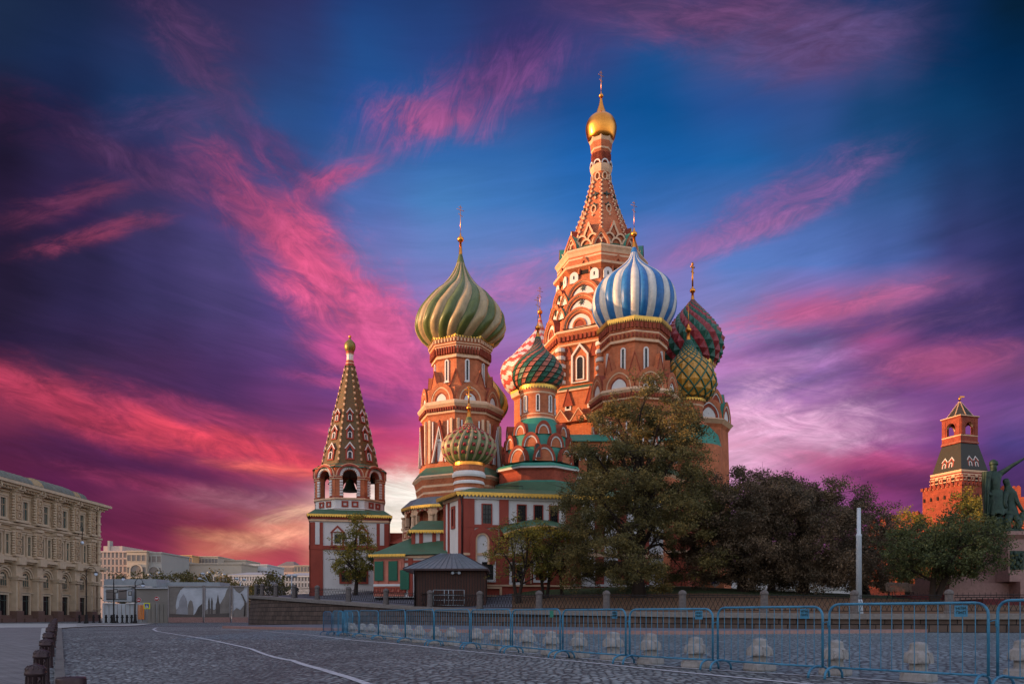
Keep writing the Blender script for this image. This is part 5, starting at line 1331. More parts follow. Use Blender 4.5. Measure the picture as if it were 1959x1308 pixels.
for a, b in zip(pp, pp[1:]):
    A3, B3 = Vector(a), Vector(b); Lg = (B3-A3).length; dh = (B3-A3)/Lg; mb = MB()
    n = max(4, int(Lg/.3)); s0 = .28/Lg; f = lambda t, z: A3 + (B3-A3)*(s0+(1-2*s0)*t) + Vector((0, 0, z))
    for z, r in ((.14, .022), (.86, .02), (.98, .022)): mb.tube([f(0, z), f(1, z)], r, IRON, 4, False)
    for i in range(n):
        for u0_, u1_ in ((0, 1), (1, 0)):
            # S-bent bars crossing into a lens lattice
            pts = [f((i+u0_+(u1_-u0_)*sm(q/5)*1.0)/n, .14+.72*q/5) for q in range(6)]
            mb.tube(pts, .0165, IRON, 3, False)
        mb.tube([f((i+.5)/n, .86), f((i+.5)/n, 1.12)], .014, IRON, 3, False)
    mb.build('lattice_panel', fe, recalc=False)

# ---- blue crowd barriers
JT = [(617,1214,1170),(636,1214.5,1168),(656,1216,1167.5),(687,1219,1167),(724,1223,1167),(775.5,1229,1166),(830,1235,1166),(900,1241,1165.5),(978.5,1249,1165),(1074,1259,1165),(1200.5,1270,1165.5),(1368.5,1281,1164),(1580,1297,1157),(1900,1318,1150),(2270,1347,1140)]
lab_b = {0:'faded dark blue barrier standing at the far left end of the row',1:'bright blue barrier folded against its neighbour near the far left end',2:'blue barrier third from the far left end, in front of clustered concrete bollards',3:'blue barrier fourth from the far left end',4:'blue barrier fifth from the left end, before the curved stone wall',
 5:'blue barrier below the left corner of the dark kiosk',6:'blue barrier below the kiosk, third in from it to the left',7:'blue barrier directly below the right half of the kiosk',8:'blue barrier with green plate below the small trees',9:'blue barrier with bent bars and a pale plate near the big tree trunk',10:'blue barrier between the two concrete bollards left of the dark tree trunks',11:'blue barrier with plate of two text rows left of the pale lamp post',12:'long blue barrier in front of the pale lamp post, nearest but one to the camera',13:'blue barrier cut by the right edge of the photo'}
def barrier(i, p, q, hgt, m, plate, bent=False, nb=13, feet=True):
    P0 = Vector((p[0], p[1], G(*p))); P1 = Vector((q[0], q[1], G(*q))); d = (P1-P0); Lg = d.length; d = d.normalized(); nn = Vector((-d.y, d.x, 0)).normalized()
    root = empty('crowd_barrier', tuple((P0+P1)/2), lab_b[i], 'barrier', 'blue crowd barriers along the road')
    f = lambda t, z: P0 + d*t + Vector((0, 0, z))
    g_ = .035; r = .15; z0, z1 = .17, hgt
    pts = [f(g_, z0-.0), f(g_, z1-r)] + [f(g_+r-r*math.cos(t), z1-r+r*math.sin(t)) for t in np.linspace(0, PI/2, 6)[1:]] + [f(Lg-g_-r+r*math.sin(t), z1-r+r*math.cos(t)) for t in np.linspace(0, PI/2, 6)] + [f(Lg-g_, z0)]
    pts.append(f(Lg-g_, z0)); mb = MB(); mb.tube(pts[:-1], .0185, m, 8); mb.tube([f(g_, z0+.0), f(Lg-g_, z0+.0)], .0155, m, 8); mb.build('frame', root)
    mb = MB()
    for k_ in range(nb):
        t = g_ + (Lg-2*g_)*(k_+1)/(nb+1)
        if bent and k_ in (5, 6, 7): mb.tube([f(t, z1-.02), f(t+.03*(k_-5), .72), f(t+.06, z0)], .0062, m, 5)
        else: mb.tube([f(t, z1-.015), f(t, z0)], .0062, m, 5)
    o = mb.build('bars', root, recalc=False)
    for t in ((.1,) if not feet else (.1, Lg-.1)):
        mb = MB(); c = P0 + d*t; c.z = G(c.x, c.y)
        pts = [c + nn*(.26*math.cos(a)) + Vector((0, 0, .01+.17*math.sin(a)**.7)) for a in np.linspace(0, PI, 11)]
        mb.tube(pts, .019, m, 7); mb.build('foot', root)
    if plate:
        mb = MB(); t = Lg*.84; w_ = .16; mt_ = m if plate == 1 else TEAL
        a, b, c, e = f(t-w_/2, z1-.18), f(t+w_/2, z1-.18), f(t+w_/2, z1-.03), f(t-w_/2, z1-.03)
        o_ = nn*-.012
        mb.add([tuple(x+o_*(1+s)) for s in (0, .6) for x in (a, b, c, e)], [(0,1,2,3),(4,5,6,7),(0,1,5,4),(1,2,6,5),(2,3,7,6),(3,0,4,7)], mt_); pl_ = mb.build('plate', root)
        if plate == 1:
            # two rows of embossed letters
            mb = MB()
            for row in range(2):
                for c_ in range(3):
                    x0 = t - .055 + c_*.042; zz_ = z1-.085-row*.055
                    for (a0_, b0_, a1_, b1_) in (((0,0,0,.035),(0,.035,.026,.035),(.026,0,.026,.035)) if (c_+row) % 2 else ((0,0,0,.035),(0,.018,.026,.018),(.026,0,.026,.035))):
                        mb.tube([f(x0+a0_, zz_+b0_)+nn*-.024, f(x0+a1_, zz_+b1_)+nn*-.024], .0035, SEAM, 4)
            mb.build('lettering', pl_)
    mb = MB(); c = f(Lg-.0, z1-.25); mb.tube([c-d*.05, c+d*.05+Vector((0,0,.03)), c+d*.05-Vector((0,0,.06))], .009, m, 5); mb.build('hook', root)
    return root
jp = [gpt(x, y) for x, y, _ in JT]
jh = [ (E - (t-HY)*jp[i][1]/F) - G(*jp[i]) for i, (x, y, t) in enumerate(JT)]
for i in range(len(JT)-1):
    hh = (jh[i]+jh[i+1])/2; a, b = Vector(jp[i]), Vector(jp[i+1]); dd = (b-a).normalized()*.02
    barrier(i, tuple(a+dd), tuple(b-dd), min(1.16, max(1.05, hh)), BLUED if i in (0,) else BLUEP, {8: 2, 9: 1, 10: 1, 11: 1, 12: 1}.get(i, 0), bent=(i == 9), nb=13 if i > 2 else 11)
# stack of leaning spares at the far end
for t, dy in ((.33, .5), (.66, .9)):
    a, b = Vector(jp[1])+Vector((t*.4, dy)), Vector(jp[2])+Vector((t*.4, dy)); lab_b[99] = 'bright blue spare barrier leaning directly behind the folded one at the far left' if t < .5 else 'rearmost bright blue spare barrier in the pile at the far left'
    barrier(99, tuple(a), tuple(b), 1.1, BLUEP, 0, feet=False)

# ---- concrete bollards
cm = MB()
def rsq(w, z, r=.25): # rounded square ring
    o = []
    for q in range(4):
        for s_ in (-.6, 0, .6):
            a = PI/2*q + PI/4 + s_*.45; rr = w*(1.0 if s_ == 0 else .955)*.95; o.append((rr*math.cos(a)*1.0, rr*math.sin(a)*1.0, z))
    return o
prof_ = [(.37,0),(.385,.03),(.37,.115),(.33,.135),(.2,.14),(.185,.16),(.185,.265),(.30,.27),(.31,.29),(.30,.36),(.275,.40),(.205,.44),(.19,.45),(.18,.535),(.165,.55),(.05,.575)]
vv = []; 
for r_, z_ in prof_: vv += rsq(r_, z_)
nn_ = 12
cm.add(vv, [(i*nn_+q, i*nn_+(q+1)%nn_, (i+1)*nn_+(q+1)%nn_, (i+1)*nn_+q) for i in range(len(prof_)-1) for q in range(nn_)], CONC)
cm.add(vv[-nn_:], [tuple(range(nn_))], CONC)
# pilaster ridges on the cap
for q in range(4):
    cm.at(0, 0, 0, PI/2*q); cm.frus((-.09,.09,-.265,-.15), (-.085,.085,-.235,-.13), .265, .42, CONC)
cm.at(0, 0, 0)
cmesh = cm.mesh('concrete_bollard')
CB = [(1958,1300),(1757,1307),(1598,1294),(1453,1285),(1331,1279),(1244,1272),(1173,1263.5),(1107,1259),(1054,1253.5),(1009,1248),(972,1244),(948,1242.5),(912,1239),(863.5,1234.5),(832.6,1231.5),(802,1229),(780,1226),(756,1223.5),(737,1221),(729,1219.5),(710,1218),(693.5,1216.5),(674,1215),(665,1213.5)]
lab_c = ['weathered concrete bollard cut by the right edge of the photo','largest weathered concrete bollard, right of the pale lamp post','concrete bollard directly below the foot of the pale lamp post','concrete bollard standing mid-way along the third barrier from the right','concrete bollard left of the barrier joint below the dark tree trunks','concrete bollard just right of the barrier joint below the big tree','concrete bollard behind the barrier with bent bars, on its right','concrete bollard with a paler top behind the left end of the bent-bar barrier','concrete bollard behind the right end of the green-plated barrier','concrete bollard in the middle of the green-plated barrier','concrete bollard touching the left joint of the green-plated barrier','concrete bollard just left of that pair, behind the same barrier','concrete bollard behind the barrier joint below the right side of the kiosk']
i0 = len(lab_c)
ordn = ['eleventh','tenth','ninth','eighth','seventh','sixth','fifth','fourth','third','second','first']
for j in range(len(CB)-i0): lab_c.append('small far concrete bollard, %s from the left end of the bollard row' % ordn[j])
for i, (x, y) in enumerate(CB):
    X_, Y_ = gpt(x, y); Y_ += .36; s_ = .92 + .16*random.random()
    o = bpy.data.objects.new('concrete_bollard', cmesh); COL.objects.link(o); o.location = (X_*(Y_)/(Y_-.36), Y_, G(X_, Y_)+.004)
    o.rotation_euler = (0, 0, R_(38) + random.uniform(-.35, .35)); o.scale = (s_*.76, s_*.76, .95+.08*random.random())
    tag(o, lab_c[i], 'bollard', 'weathered concrete bollards behind the barriers')

# ---- iron bollards by the sidewalk, with chains
ib = MB(); ib.lathe([(.15,0),(.15,.03),(.135,.05),(.13,.5),(.15,.51),(.155,.535),(.15,.555),(.14,.565),(.145,.6),(.125,.635),(.07,.665),(.03,.675),(.03,.69),(.0,.695)], 24, IRONB)
for q in range(12):
    a = 2*PI*q/12; ib.tube([(.132*math.cos(a),.132*math.sin(a),.06),(.128*math.cos(a),.128*math.sin(a),.49)], .014, IRONB, 5)
    ib.tube([(.145*math.cos(a),.145*math.sin(a),.6),(.1*math.cos(a),.1*math.sin(a),.655)], .012, IRONB, 5)
ibm = ib.mesh('post')
rg = MB(); rg.tube([(0,-.13,.46),(0,-.19,.48),(0,-.22,.44)], .016, IRONB, 6)
for q in range(3): rg.tube([(.02*math.cos(t), -.215, .42-.05*q+.03*math.sin(t)) if q % 2 == 0 else (0, -.215+.02*math.cos(t), .42-.05*q+.03*math.sin(t)) for t in np.linspace(0, 2*PI, 9)], .008, IRONB, 4)
rgm = rg.mesh('chain_ring')
IB = [(68,12.0,1268),(79.5,15.3,1240),(88.5,18.4,1220),(93,21.4,1207),(97,25.5,1197),(100,30,1190.5),(102.5,36,1186),(104.5,43,1183.5),(106,52,1181.5)]
nm = ['nearest','second nearest','third nearest','fourth nearest','fifth nearest','sixth nearest','seventh nearest','eighth nearest','farthest visible']
for i, (x, d, yt) in enumerate(IB):
    X_ = PX(x, d); zt = ZY(yt, d)
    r = empty('iron_bollard', (X_, d, zt-.69), nm[i] + ' ribbed brown iron bollard in the row beside the sidewalk', 'bollard', 'ribbed iron bollards along the sidewalk')
    for me, nme in ((ibm, 'post'), (rgm, 'chain_ring')):
        o = bpy.data.objects.new(nme, me); COL.objects.link(o); o.parent = r; o.rotation_euler = (0, 0, camdir(X_, d)+PI/2+.25)
# short stub post at the bottom edge
sx, sd_ = PX(136, 9.6), 9.6
st = MB(); st.lathe([(.17,-.7),(.17,.02),(.16,.045),(.0,.055)], 24, IRONB); so_ = st.build('stub_post', None, (sx, sd_, ZY(1295, sd_)-.05)); tag(so_, 'low brown iron post with a flat top at the bottom edge of the photo', 'post')
so_.location.z = ZY(1294, sd_)-.05
# ---- far row of small iron bollards
fb = MB(); fb.lathe([(.22,0),(.22,.1),(.13,.15),(.12,.7),(.2,.78),(.2,.86),(.12,.92),(.15,1.05),(.1,1.18),(0,1.22)], 12, IRON); fbm = fb.mesh('street_bollard')
FBX = [152,179,191,203,213,224,234,243,252]
nmf = ['first','second','third','fourth','fifth','sixth','seventh','eighth','ninth']
for i, x in enumerate(FBX):
    d = 118 - i*.4; o = bpy.data.objects.new('street_bollard', fbm); COL.objects.link(o); o.location = (PX(x, d), d, G(PX(x, d), d)+.1)
    tag(o, nmf[i] + ' from the left of the small black bollards at the far end of the square', 'bollard', 'small black bollards far across the square')

# ================================================================== trading rows building on the left
GX = -85.5
gum = empty('department_store', (GX-10, 140, -.4), 'long ochre three-storey arcade building with pilasters and arched ground floor windows at the left edge', 'building')
Y1 = 162.0; NB = 9; BL = 6.0; Y0g = -70.0
m = MB(); m.box(GX-24, GX, Y0g, Y1, -1, 22.6, GUM)
for z0, z1, o_, mt_ in ((22.2,22.6,.9,GUML),(22.6,23.0,1.4,GUML),(23.0,23.5,1.9,GUML),(21.7,21.85,.3,GUML),(16.1,16.35,.35,GUML),(16.35,16.7,.6,GUML),(15.4,15.55,.25,GUML),(9.8,10.1,.8,GUML),(10.1,10.6,1.3,GUML),(10.7,10.85,.5,GUML),(9.2,9.35,.3,GUML),(4.6,4.85,.3,GUML),(-.6,.9,.35,PLINTH)):
    m.box(GX-.2, GX+o_, Y0g, Y1+o_, z0, z1, mt_)
for i in range(int(70/.8)):
    y = Y1 - i*.8; m.box(GX+.5, GX+1.1, y-.5, y-.2, 22.3, 22.9, GUM)
m.build('wall', gum)
def gbay(i):
    yc = Y1 - 3.6 - (i+.5)*BL
    # pilaster between the bays
    m = MB(); m.at(GX, yc + BL/2, 0, 0); m.M = m.M @ Matrix.Diagonal((1, 1.7, 1, 1))
    m.box(-.95,.95,-.75,0,-.7,1.6,PLINTH); m.box(-.85,.85,-.62,0,1.6,9.9,GUML); m.box(-1.0,1.0,-.85,0,6.9,7.3,GUML); m.box(-1.1,1.1,-.95,0,7.3,7.6,GUML)
    m.box(-.35,.35,-.75,0,1.9,6.6,GUM); m.box(-1.0,1.0,-1.0,0,9.5,10.75,GUML)
    for z0, z1 in ((10.9,16.0),(16.8,22.3)):
        m.box(-.85,.85,-.5,0,z0,z1,GUML); m.box(-1,1,-.68,0,z0,z0+.35,GUML); m.box(-1,1,-.7,0,z1-.4,z1,GUML)
        n = 3
        for q in range(n):
            a = z0+.55+q*(z1-z0-1.2)/n; b = a+(z1-z0-1.2)/n-.25
            m.ring([(-.62,a),(.62,a),(.62,b),(-.62,b)], [(-.4,a+.2),(.4,a+.2),(.4,b-.2),(-.4,b-.2)], -.66, -.5, GUM)
            m.box(-.18,.18,-.62,-.5,a+.4,b-.4,GUML)
        for sg in (-1, 1):
            for q in range(9): m.sph((sg*.98, -.35, z0+.6+q*(z1-z0-1.1)/9), .2, GUML, 8)
    m.ring([(-.8,22.2),(.8,22.2),(0,23.6)], [(-.5,22.3),(.5,22.3),(0,23.2)], -1.0, -.3, GUML)
    m.at(0, 0, 0); m.build('pilaster', gum)
    # arched ground floor window, fan light and shop door
    m = MB(); m.at(GX, yc, 0, 0)
    m.ring(arcpts(2.0,1.9,7.3,14), arcpts(1.75,1.65,7.3,14), -.5, .02, GUML, False); m.ring(arcpts(1.6,1.5,7.3,14), arcpts(1.35,1.25,7.3,14), -.35, .02, GUML, False)
    m.ring([(1.2,5.7)]+arcpts(1.2,1.15,7.2,12)+[(-1.2,5.7)], [(1.0,5.85)]+arcpts(1.0,.95,7.2,12)+[(-1.0,5.85)], -.2, .02, GUM)
    g_ = [(1.0,5.85)]+arcpts(1.0,.95,7.2,12)+[(-1.0,5.85)]
    m.add([(x,-.03,z) for x, z in g_], [tuple(range(len(g_)))], GLASSG)
    for t in (-.5, 0, .5): m.box(t-.04, t+.04, -.1, -.03, 5.85, 8.0, GUM)
    m.box(-1.05,1.05,-.1,-.03,6.9,7.02,GUM)
    m.build('arched_window', gum)
    m = MB(); m.at(GX, yc, 0, 0)
    m.ring([(-1.45,.6),(1.45,.6),(1.45,4.7),(-1.45,4.7)], [(-1.15,.6),(1.15,.6),(1.15,4.3),(-1.15,4.3)], -.3, .02, GUML)
    m.add([(-1.15,-.03,.6),(1.15,-.03,.6),(1.15,-.03,4.3),(-1.15,-.03,4.3)], [(0,1,2,3)], DARK)
    m.box(-.55,-.47,-.1,-.03,.6,4.3,GLASSG); m.box(.47,.55,-.1,-.03,.6,4.3,GLASSG); m.box(-1.15,1.15,-.1,-.03,3.3,3.42,GLASSG)
    m.box(-1.7,1.7,-1.3,0,-.7,.3,PLINTH)
    m.build('shop_front', gum)
    for t in (-1.05, 1.05): put(gw2, 'window', gum, GX, yc+t, 11.3, 0)
    put(gw3, 'window', gum, GX, yc, 17.4, 0)
def gwin(w, h):
    m = MB(); m.ring([(-w/2-.3,-.25),(w/2+.3,-.25),(w/2+.3,h+.35),(-w/2-.3,h+.35)], [(-w/2,0),(w/2,0),(w/2,h),(-w/2,h)], -.3, .02, GUML)
    m.box(-w/2-.5,w/2+.5,-.5,0,-.5,-.25,GUML); m.box(-w/2-.45,w/2+.45,-.45,0,h+.35,h+.6,GUML)
    m.add([(-w/2,-.03,0),(w/2,-.03,0),(w/2,-.03,h),(-w/2,-.03,h)], [(0,1,2,3)], GLASSG); m.box(-.04,.04,-.09,-.03,0,h,GUM); m.box(-w/2,w/2,-.09,-.03,h*.62,h*.66,GUM)
    return m.mesh('window')
gw2 = gwin(.95, 3.3); gw3 = gwin(1.35, 3.2)
for i in range(NB): gbay(i)
m = MB(); m.at(GX, Y1-.2, 0, 0)
for t in (-2.6, -.6):
    for z0, z1 in ((.9,9.6),(10.9,16),(16.8,22.3)):
        m.lathe([(.42,z0),(.5,z0+.3),(.36,z0+.5),(.36,z1-.8),(.55,z1-.2),(.55,z1)], 12, GUML, cx=t, cy=-.5)
        for q in range(3): m.lathe([(.5,z0+1+q*(z1-z0)/3.5),(.5,z0+1.35+q*(z1-z0)/3.5)], 12, GUML, cx=t, cy=-.5)
m.at(0, 0, 0); m.build('corner_columns', gum)
m = MB(); m.box(GX-22, GX+1.5, Y0g, Y1-.5, 23.5, 23.7, LEADR)
for ya, yb, w_, h_ in ((100,143.0,4.0,2.6),(146,156.5,3.6,2.7),(158.6,161,2.4,2.2)):
    n = 12; sec = [(GX-1.6-w_*2+ (w_*2)*0.5*(1-math.cos(PI*q/n))*1.0, 23.7+h_*math.sin(PI*q/n)**.75) for q in range(n+1)]
    v = [(x, ya, z) for x, z in sec] + [(x, yb, z) for x, z in sec]
    m.add(v, [(q,q+1,n+2+q,n+1+q) for q in range(n)] + [tuple(range(n+1)), tuple(range(n+1, 2*n+2))], LEADR)
    for yy in np.arange(ya, yb, 1.5): m.tube([(x, yy, z+.02) for x, z in sec], .06, LEADR, 4)
m.build('roof', gum)

# ================================================================== far city
def cmat(n, c): return mat(n, c, .85, var=.08, scale=.08, detail=3)
CP, CB_, CO, CW, CG = cmat('far_rose_stucco', 'b4a098'), cmat('far_beige_stucco', 'ac9c8c'), cmat('far_sand_stucco', 'c09468'), cmat('far_white_stucco', 'b8b4b4'), cmat('far_grey_stucco', '989490')
CWIN = mat('far_window', '6e6460', .5, var=.1); CRF = mat('far_blue_roof', '94989c', .5, var=.1); CRF2 = mat('far_brown_roof', '7c6a62', .6)
def city(lab, x0, x1, yt, d, m, rows, cols, ww=1.5, wh=2.2, depth=25, yb=1125, roof=None, rh=0, arches=None, side=None, zlo=-4):
    X0, X1 = PX(x0, d), PX(x1, d); zt = ZY(yt, d)
    r = empty('city_building', ((X0+X1)/2, d+depth/2, zlo), lab, 'building', 'pale buildings beyond the square')
    mb = MB(); mb.box(X0, X1, d, d+depth, zlo, zt, m); mb.box(X0-.3, X1+.3, d-.4, d+depth, zt-.01, zt+.5, m); mb.box(X0-.1, X1+.1, d-.15, d+1, zt*.62+zlo*.38, zt*.62+zlo*.38+.35, m)
    mb.build('wall', r)
    if rh:
        mb = MB(); mb.frus((X0-.4, X1+.4, d-.5, d+depth), (X0+3, X1-3, d+depth*.4, d+depth*.6), zt+.5, zt+rh, roof); mb.build('roof', r)
    W = rwin_mesh(ww, wh, .2, m, CWIN, .15); zb = ZY(yb, d)
    for j in range(rows):
        z = zb + (zt-zb)*(j+.25)/rows
        if z < 1: continue
        for i in range(cols): put(W, 'window', r, X0+(X1-X0)*(i+.5)/cols, d-.02, z, -PI/2)
    if arches:
        for ax, aw, ay in arches:
            A_ = awin_mesh(aw, aw*1.1, .5, m, CWIN, False, .3); put(A_, 'arched_window', r, PX(ax, d), d-.24, ZY(ay, d), -PI/2)
    return r
r = city('pale rose apartment block with a stepped top right beside the ochre arcade building', 190, 243, 1056, 300, CP, 5, 7)
mb = MB(); mb.box(PX(198,301), PX(234,301), 301, 318, 20, ZY(1044,301), CP); mb.box(PX(207,301), PX(211,301), 300.5, 303, 20, ZY(1034,301), CG); mb.build('attic', r)
city('beige grey block with a tall arched portal, second building from the arcade corner', 243, 280, 1055, 290, CB_, 3, 4, arches=[(261,4,1103)])
city('grey side wing with an arched portal left of the sunlit orange block', 280, 309, 1058, 292, CG, 3, 3, arches=[(295,3.6,1104)])
city('sunlit sandy orange block on the far skyline', 311, 367, 1063, 420, CO, 3, 12, 1.6, 3.5)
city('beige block right of the sunlit orange block on the skyline', 367, 417, 1065, 430, CB_, 4, 8)
city('lower beige block with small turrets on its roof', 415, 470, 1072, 440, CB_, 3, 9)
city('narrow grey house in front of the sunlit orange block', 309, 338, 1073, 330, CG, 4, 5)
city('long low beige hall with a row of small arches', 338, 462, 1079, 320, CB_, 1, 16, 2.2, 2.0)
city('white walled house right of the long beige hall', 467, 511, 1081, 340, CW, 2, 7, 1.6, 1.4)
city('low white terrace with a pale blue roof behind the mural fence', 436, 508, 1102, 250, CW, 2, 14, .9, 1.3, roof=CRF, rh=1.8)
city('low cream terrace with a pale blue roof left of the bell tower', 540, 600, 1103, 250, CW, 2, 10, .9, 1.3, roof=CRF, rh=1.8)
city('distant rose hazy block left of the bell tower', 532, 562, 1083, 520, CP, 3, 7, 2, 3, roof=CRF2, rh=4)
city('distant hazy block just left of the bell tower wall', 563, 600, 1082, 500, CB_, 3, 6, 2, 3)
city('distant rose block between the white house and the hazy blocks', 510, 532, 1086, 540, CP, 3, 4, 2, 3)
for i, x in enumerate((418, 432, 452, 466)):
    pass

# ---- site hoarding and cabins
HD = 121.0
HGREY = mat('hoarding_panel', '827a72', .6, var=.1, scale=.3); HWH = mat('cabin_white', 'b0b2b6', .6, var=.1, scale=.5); ORG = mat('orange_sheet', 'e0823c', .6)
def hbox(mb, x0, x1, y0, y1, d, th, m): mb.box(PX(x0,d), PX(x1,d), d, d+th, ZY(y1,d), ZY(y0,d), m)
hb = empty('site_hoarding', (PX(260,HD), HD, -.4), 'grey panelled site hoarding between the arcade building and the mural fence', 'hoarding')
m = MB(); hbox(m, 196, 262, 1154, 1191, HD, .2, HWH); hbox(m, 281, 321, 1151, 1191, HD-.5, .2, HGREY); hbox(m, 262, 281, 1152, 1191, HD+.1, .2, HWH)
for x in range(200, 322, 8): hbox(m, x, x+.5, 1155, 1190, HD-.62, .1, HGREY)
m.build('panels', hb)
m = MB(); hbox(m, 263.5, 275.5, 1156.5, 1184, HD-.6, .12, ORG); hbox(m, 269, 269.8, 1157, 1184, HD-.7, .1, CO); m.build('orange_gate', hb)
m = MB()
for a, b in ((200,222),(243,262)): m.tube([(PX(a,HD), HD-.3, ZY(1153.5,HD)), (PX(b,HD), HD-.3, ZY(1153,HD))], .12, mat('tube_casing', 'd8d2cc', .4), 6)
m.build('casing', hb)
cb_ = empty('site_cabin', (PX(230,126), 127, -.4), 'stacked white site cabins with flat roofs behind the hoarding', 'cabin')
m = MB(); hbox(m, 198, 252, 1121, 1150, 126, 6, HWH); hbox(m, 197, 256, 1118.5, 1121, 125.7, 6.5, mat('cabin_roof', 'c4bcb6', .6)); hbox(m, 252, 262, 1124, 1150, 127, 4, HGREY); m.build('cabin_wall', cb_)
m = MB(); hbox(m, 203, 221, 1127, 1146, 125.9, .05, CWIN); hbox(m, 226, 242, 1127, 1144, 125.9, .05, CWIN); hbox(m, 203, 242, 1145, 1146, 125.8, .1, IRON); m.build('window', cb_)
gs = empty('grey_shed', (PX(290,124), 125, -.4), 'large grey sheet clad shed with two round no entry signs on it', 'shed')
m = MB(); hbox(m, 262, 322, 1125, 1152, 124, 8, HGREY); hbox(m, 258, 323, 1123, 1125, 123.6, 9, HWH); hbox(m, 199, 300, 1107, 1122, 134, 5, CRF); hbox(m, 240, 420, 1113, 1124, 138, 5, CRF); m.build('cladding', gs)
# murals: monochrome town scene on stretched panels, plain generic shapes
MS = mat('mural_sky', 'b0b2b8', .8, var=.25, scale=.35, streak=2); MG = mat('mural_grey', '78706a', .8, var=.3, scale=.6); MD = mat('mural_dark', '564e4a', .8, var=.3, scale=.8); MLt = mat('mural_pale', '8e8c90', .8, var=.25, scale=.5); MFR = mat('mural_frame', '8a8280', .7)
murals = [(322,388,'mural panel with pale arch and domes under a grey sky, nearest the grey shed'),(391,440,'mural panel with two thin towers and a grey skyline, in the middle'),(444,474,'mural panel with branches and rocks beside the curved stone wall')]
def blob(mb, pts, m, d, o): mb.polyy([(PX(x,d), ZY(y,d)) for x, y in pts], d-o, d-.04, m)
for i, (x0, x1, lab) in enumerate(murals):
    d = HD - 1.5 - i*.5; r = empty('mural_fence', (PX((x0+x1)/2,d), d, -.4), lab, 'mural fence', 'painted mural panels along the street')
    m = MB(); hbox(m, x0, x1, 1121+i*.7, 1181, d, .2, MS); m.build('mural_panel', r)
    m = MB(); hbox(m, x0-1, x0+1, 1119, 1188, d-.2, .25, MFR); hbox(m, x1-1, x1+1, 1119, 1188, d-.2, .25, MFR); hbox(m, x0, x1, 1120, 1122, d-.2, .25, MFR); hbox(m, x0, x1, 1180, 1190, d-.35, .5, GRANP); m.build('frame', r)
    m = MB()
    if i == 0:
        blob(m, [(323,1122),(353,1122),(345,1128),(339,1140),(336,1158),(340,1175),(350,1181),(323,1181)], MG, d, .06)
        blob(m, [(336,1181),(338,1166),(343,1158),(343,1150),(347,1142),(351,1136),(355,1142),(358,1150),(358,1160),(363,1170),(366,1181)], MLt, d, .08)
        blob(m, [(360,1181),(360,1158),(362,1150),(365,1147),(368,1150),(370,1160),(370,1181)], MG, d, .09)
        blob(m, [(366,1181),(374,1172),(380,1160),(387,1154),(387,1181)], MD, d, .07)
        blob(m, [(323,1173),(387,1176),(387,1181),(323,1181)], MD, d, .1)
    elif i == 1:
        blob(m, [(392,1181),(392,1168),(400,1162),(410,1166),(418,1160),(424,1150),(430,1140),(434,1128),(439,1122),(439,1181)], MG, d, .06)
        for x in (400, 405.5): blob(m, [(x-1.6,1178),(x-1.6,1150),(x,1142),(x+1.6,1150),(x+1.6,1178)], MD, d, .09)
        blob(m, [(413,1178),(413,1156),(415,1150),(417,1136),(419,1150),(421,1156),(421,1178)], MD, d, .08)
        blob(m, [(392,1174),(439,1172),(439,1181),(392,1181)], MD, d, .1)
    else:
        blob(m, [(446,1122),(468,1122),(466,1128),(458,1134),(452,1130)], MG, d, .06)
        blob(m, [(446,1181),(447,1168),(453,1162),(460,1166),(466,1158),(473,1150),(473,1181)], MG, d, .07)
        m.tube([(PX(468,d), d-.1, ZY(1178,d)), (PX(469,d), d-.1, ZY(1150,d)), (PX(462,d), d-.1, ZY(1135,d))], .12, MD, 5)
    m.build('mural_picture', r)
# ---- signs
def disc(mb, x, y, z, r, m, th=.04):
    mb.polyy([(x+r*math.cos(t), z+r*math.sin(t)) for t in np.linspace(0, 2*PI, 21)[:-1]], y-th, y, m)
SRED = mat('sign_red', 'a02c2c', .5); SYEL = mat('sign_yellow', 'd0d020', .5); SBLU = mat('sign_blue', '2c4488', .5); SWH = mat('sign_white', 'd8d8d8', .5)
for x, y, l in ((266, 1147, 'round red no entry sign beside the tall lamp post near the orange gate'), (300, 1144.5, 'round red no entry sign on the grey shed right of the yellow crossing sign')):
    d = 119.5; m = MB(); r = empty('no_entry_sign', (PX(x,d), d, ZY(y,d)), l, 'traffic sign', 'round no entry signs'); disc(m, PX(x,d), d, ZY(y,d), .36, SWH); m.build('disc', r)
    m = MB(); disc(m, PX(x,d), d-.05, ZY(y,d), .33, SRED, .02); m.build('red_field', r)
    m = MB(); m.box(PX(x,d)-.22, PX(x,d)+.22, d-.1, d-.075, ZY(y,d)-.06, ZY(y,d)+.06, SWH); m.tube([(PX(x,d), d+.03, ZY(y,d)), (PX(x,d), d+.03, -.3)], .03, GREYP, 5); m.build('bar_and_post', r)
d = 116.0; cx_ = PX(281.3, d); r = empty('crossing_sign', (cx_, d, -.3), 'yellow framed blue pedestrian crossing sign on a thin post', 'traffic sign')
m = MB(); m.box(cx_-.46, cx_+.46, d-.05, d, ZY(1164,d), ZY(1152.5,d), SYEL); m.build('yellow_board', r)
m = MB(); m.box(cx_-.3, cx_+.3, d-.08, d-.051, ZY(1162.3,d), ZY(1154.2,d), SBLU); b = m.build('blue_square', r)
m = MB(); z_ = ZY(1158.6,d); m.add([(cx_-.24,d-.1,z_-.24),(cx_+.24,d-.1,z_-.24),(cx_,d-.1,z_+.24)], [(0,1,2)], SWH)
m.tube([(cx_, d-.12, z_+.1), (cx_+.02, d-.12, z_-.06), (cx_+.09, d-.12, z_-.2)], .025, IRON, 4); m.tube([(cx_+.02, d-.12, z_-.06), (cx_-.08, d-.12, z_-.2)], .022, IRON, 4); m.sph((cx_, d-.12, z_+.14), .035, IRON, 6); m.build('walking_figure', b)
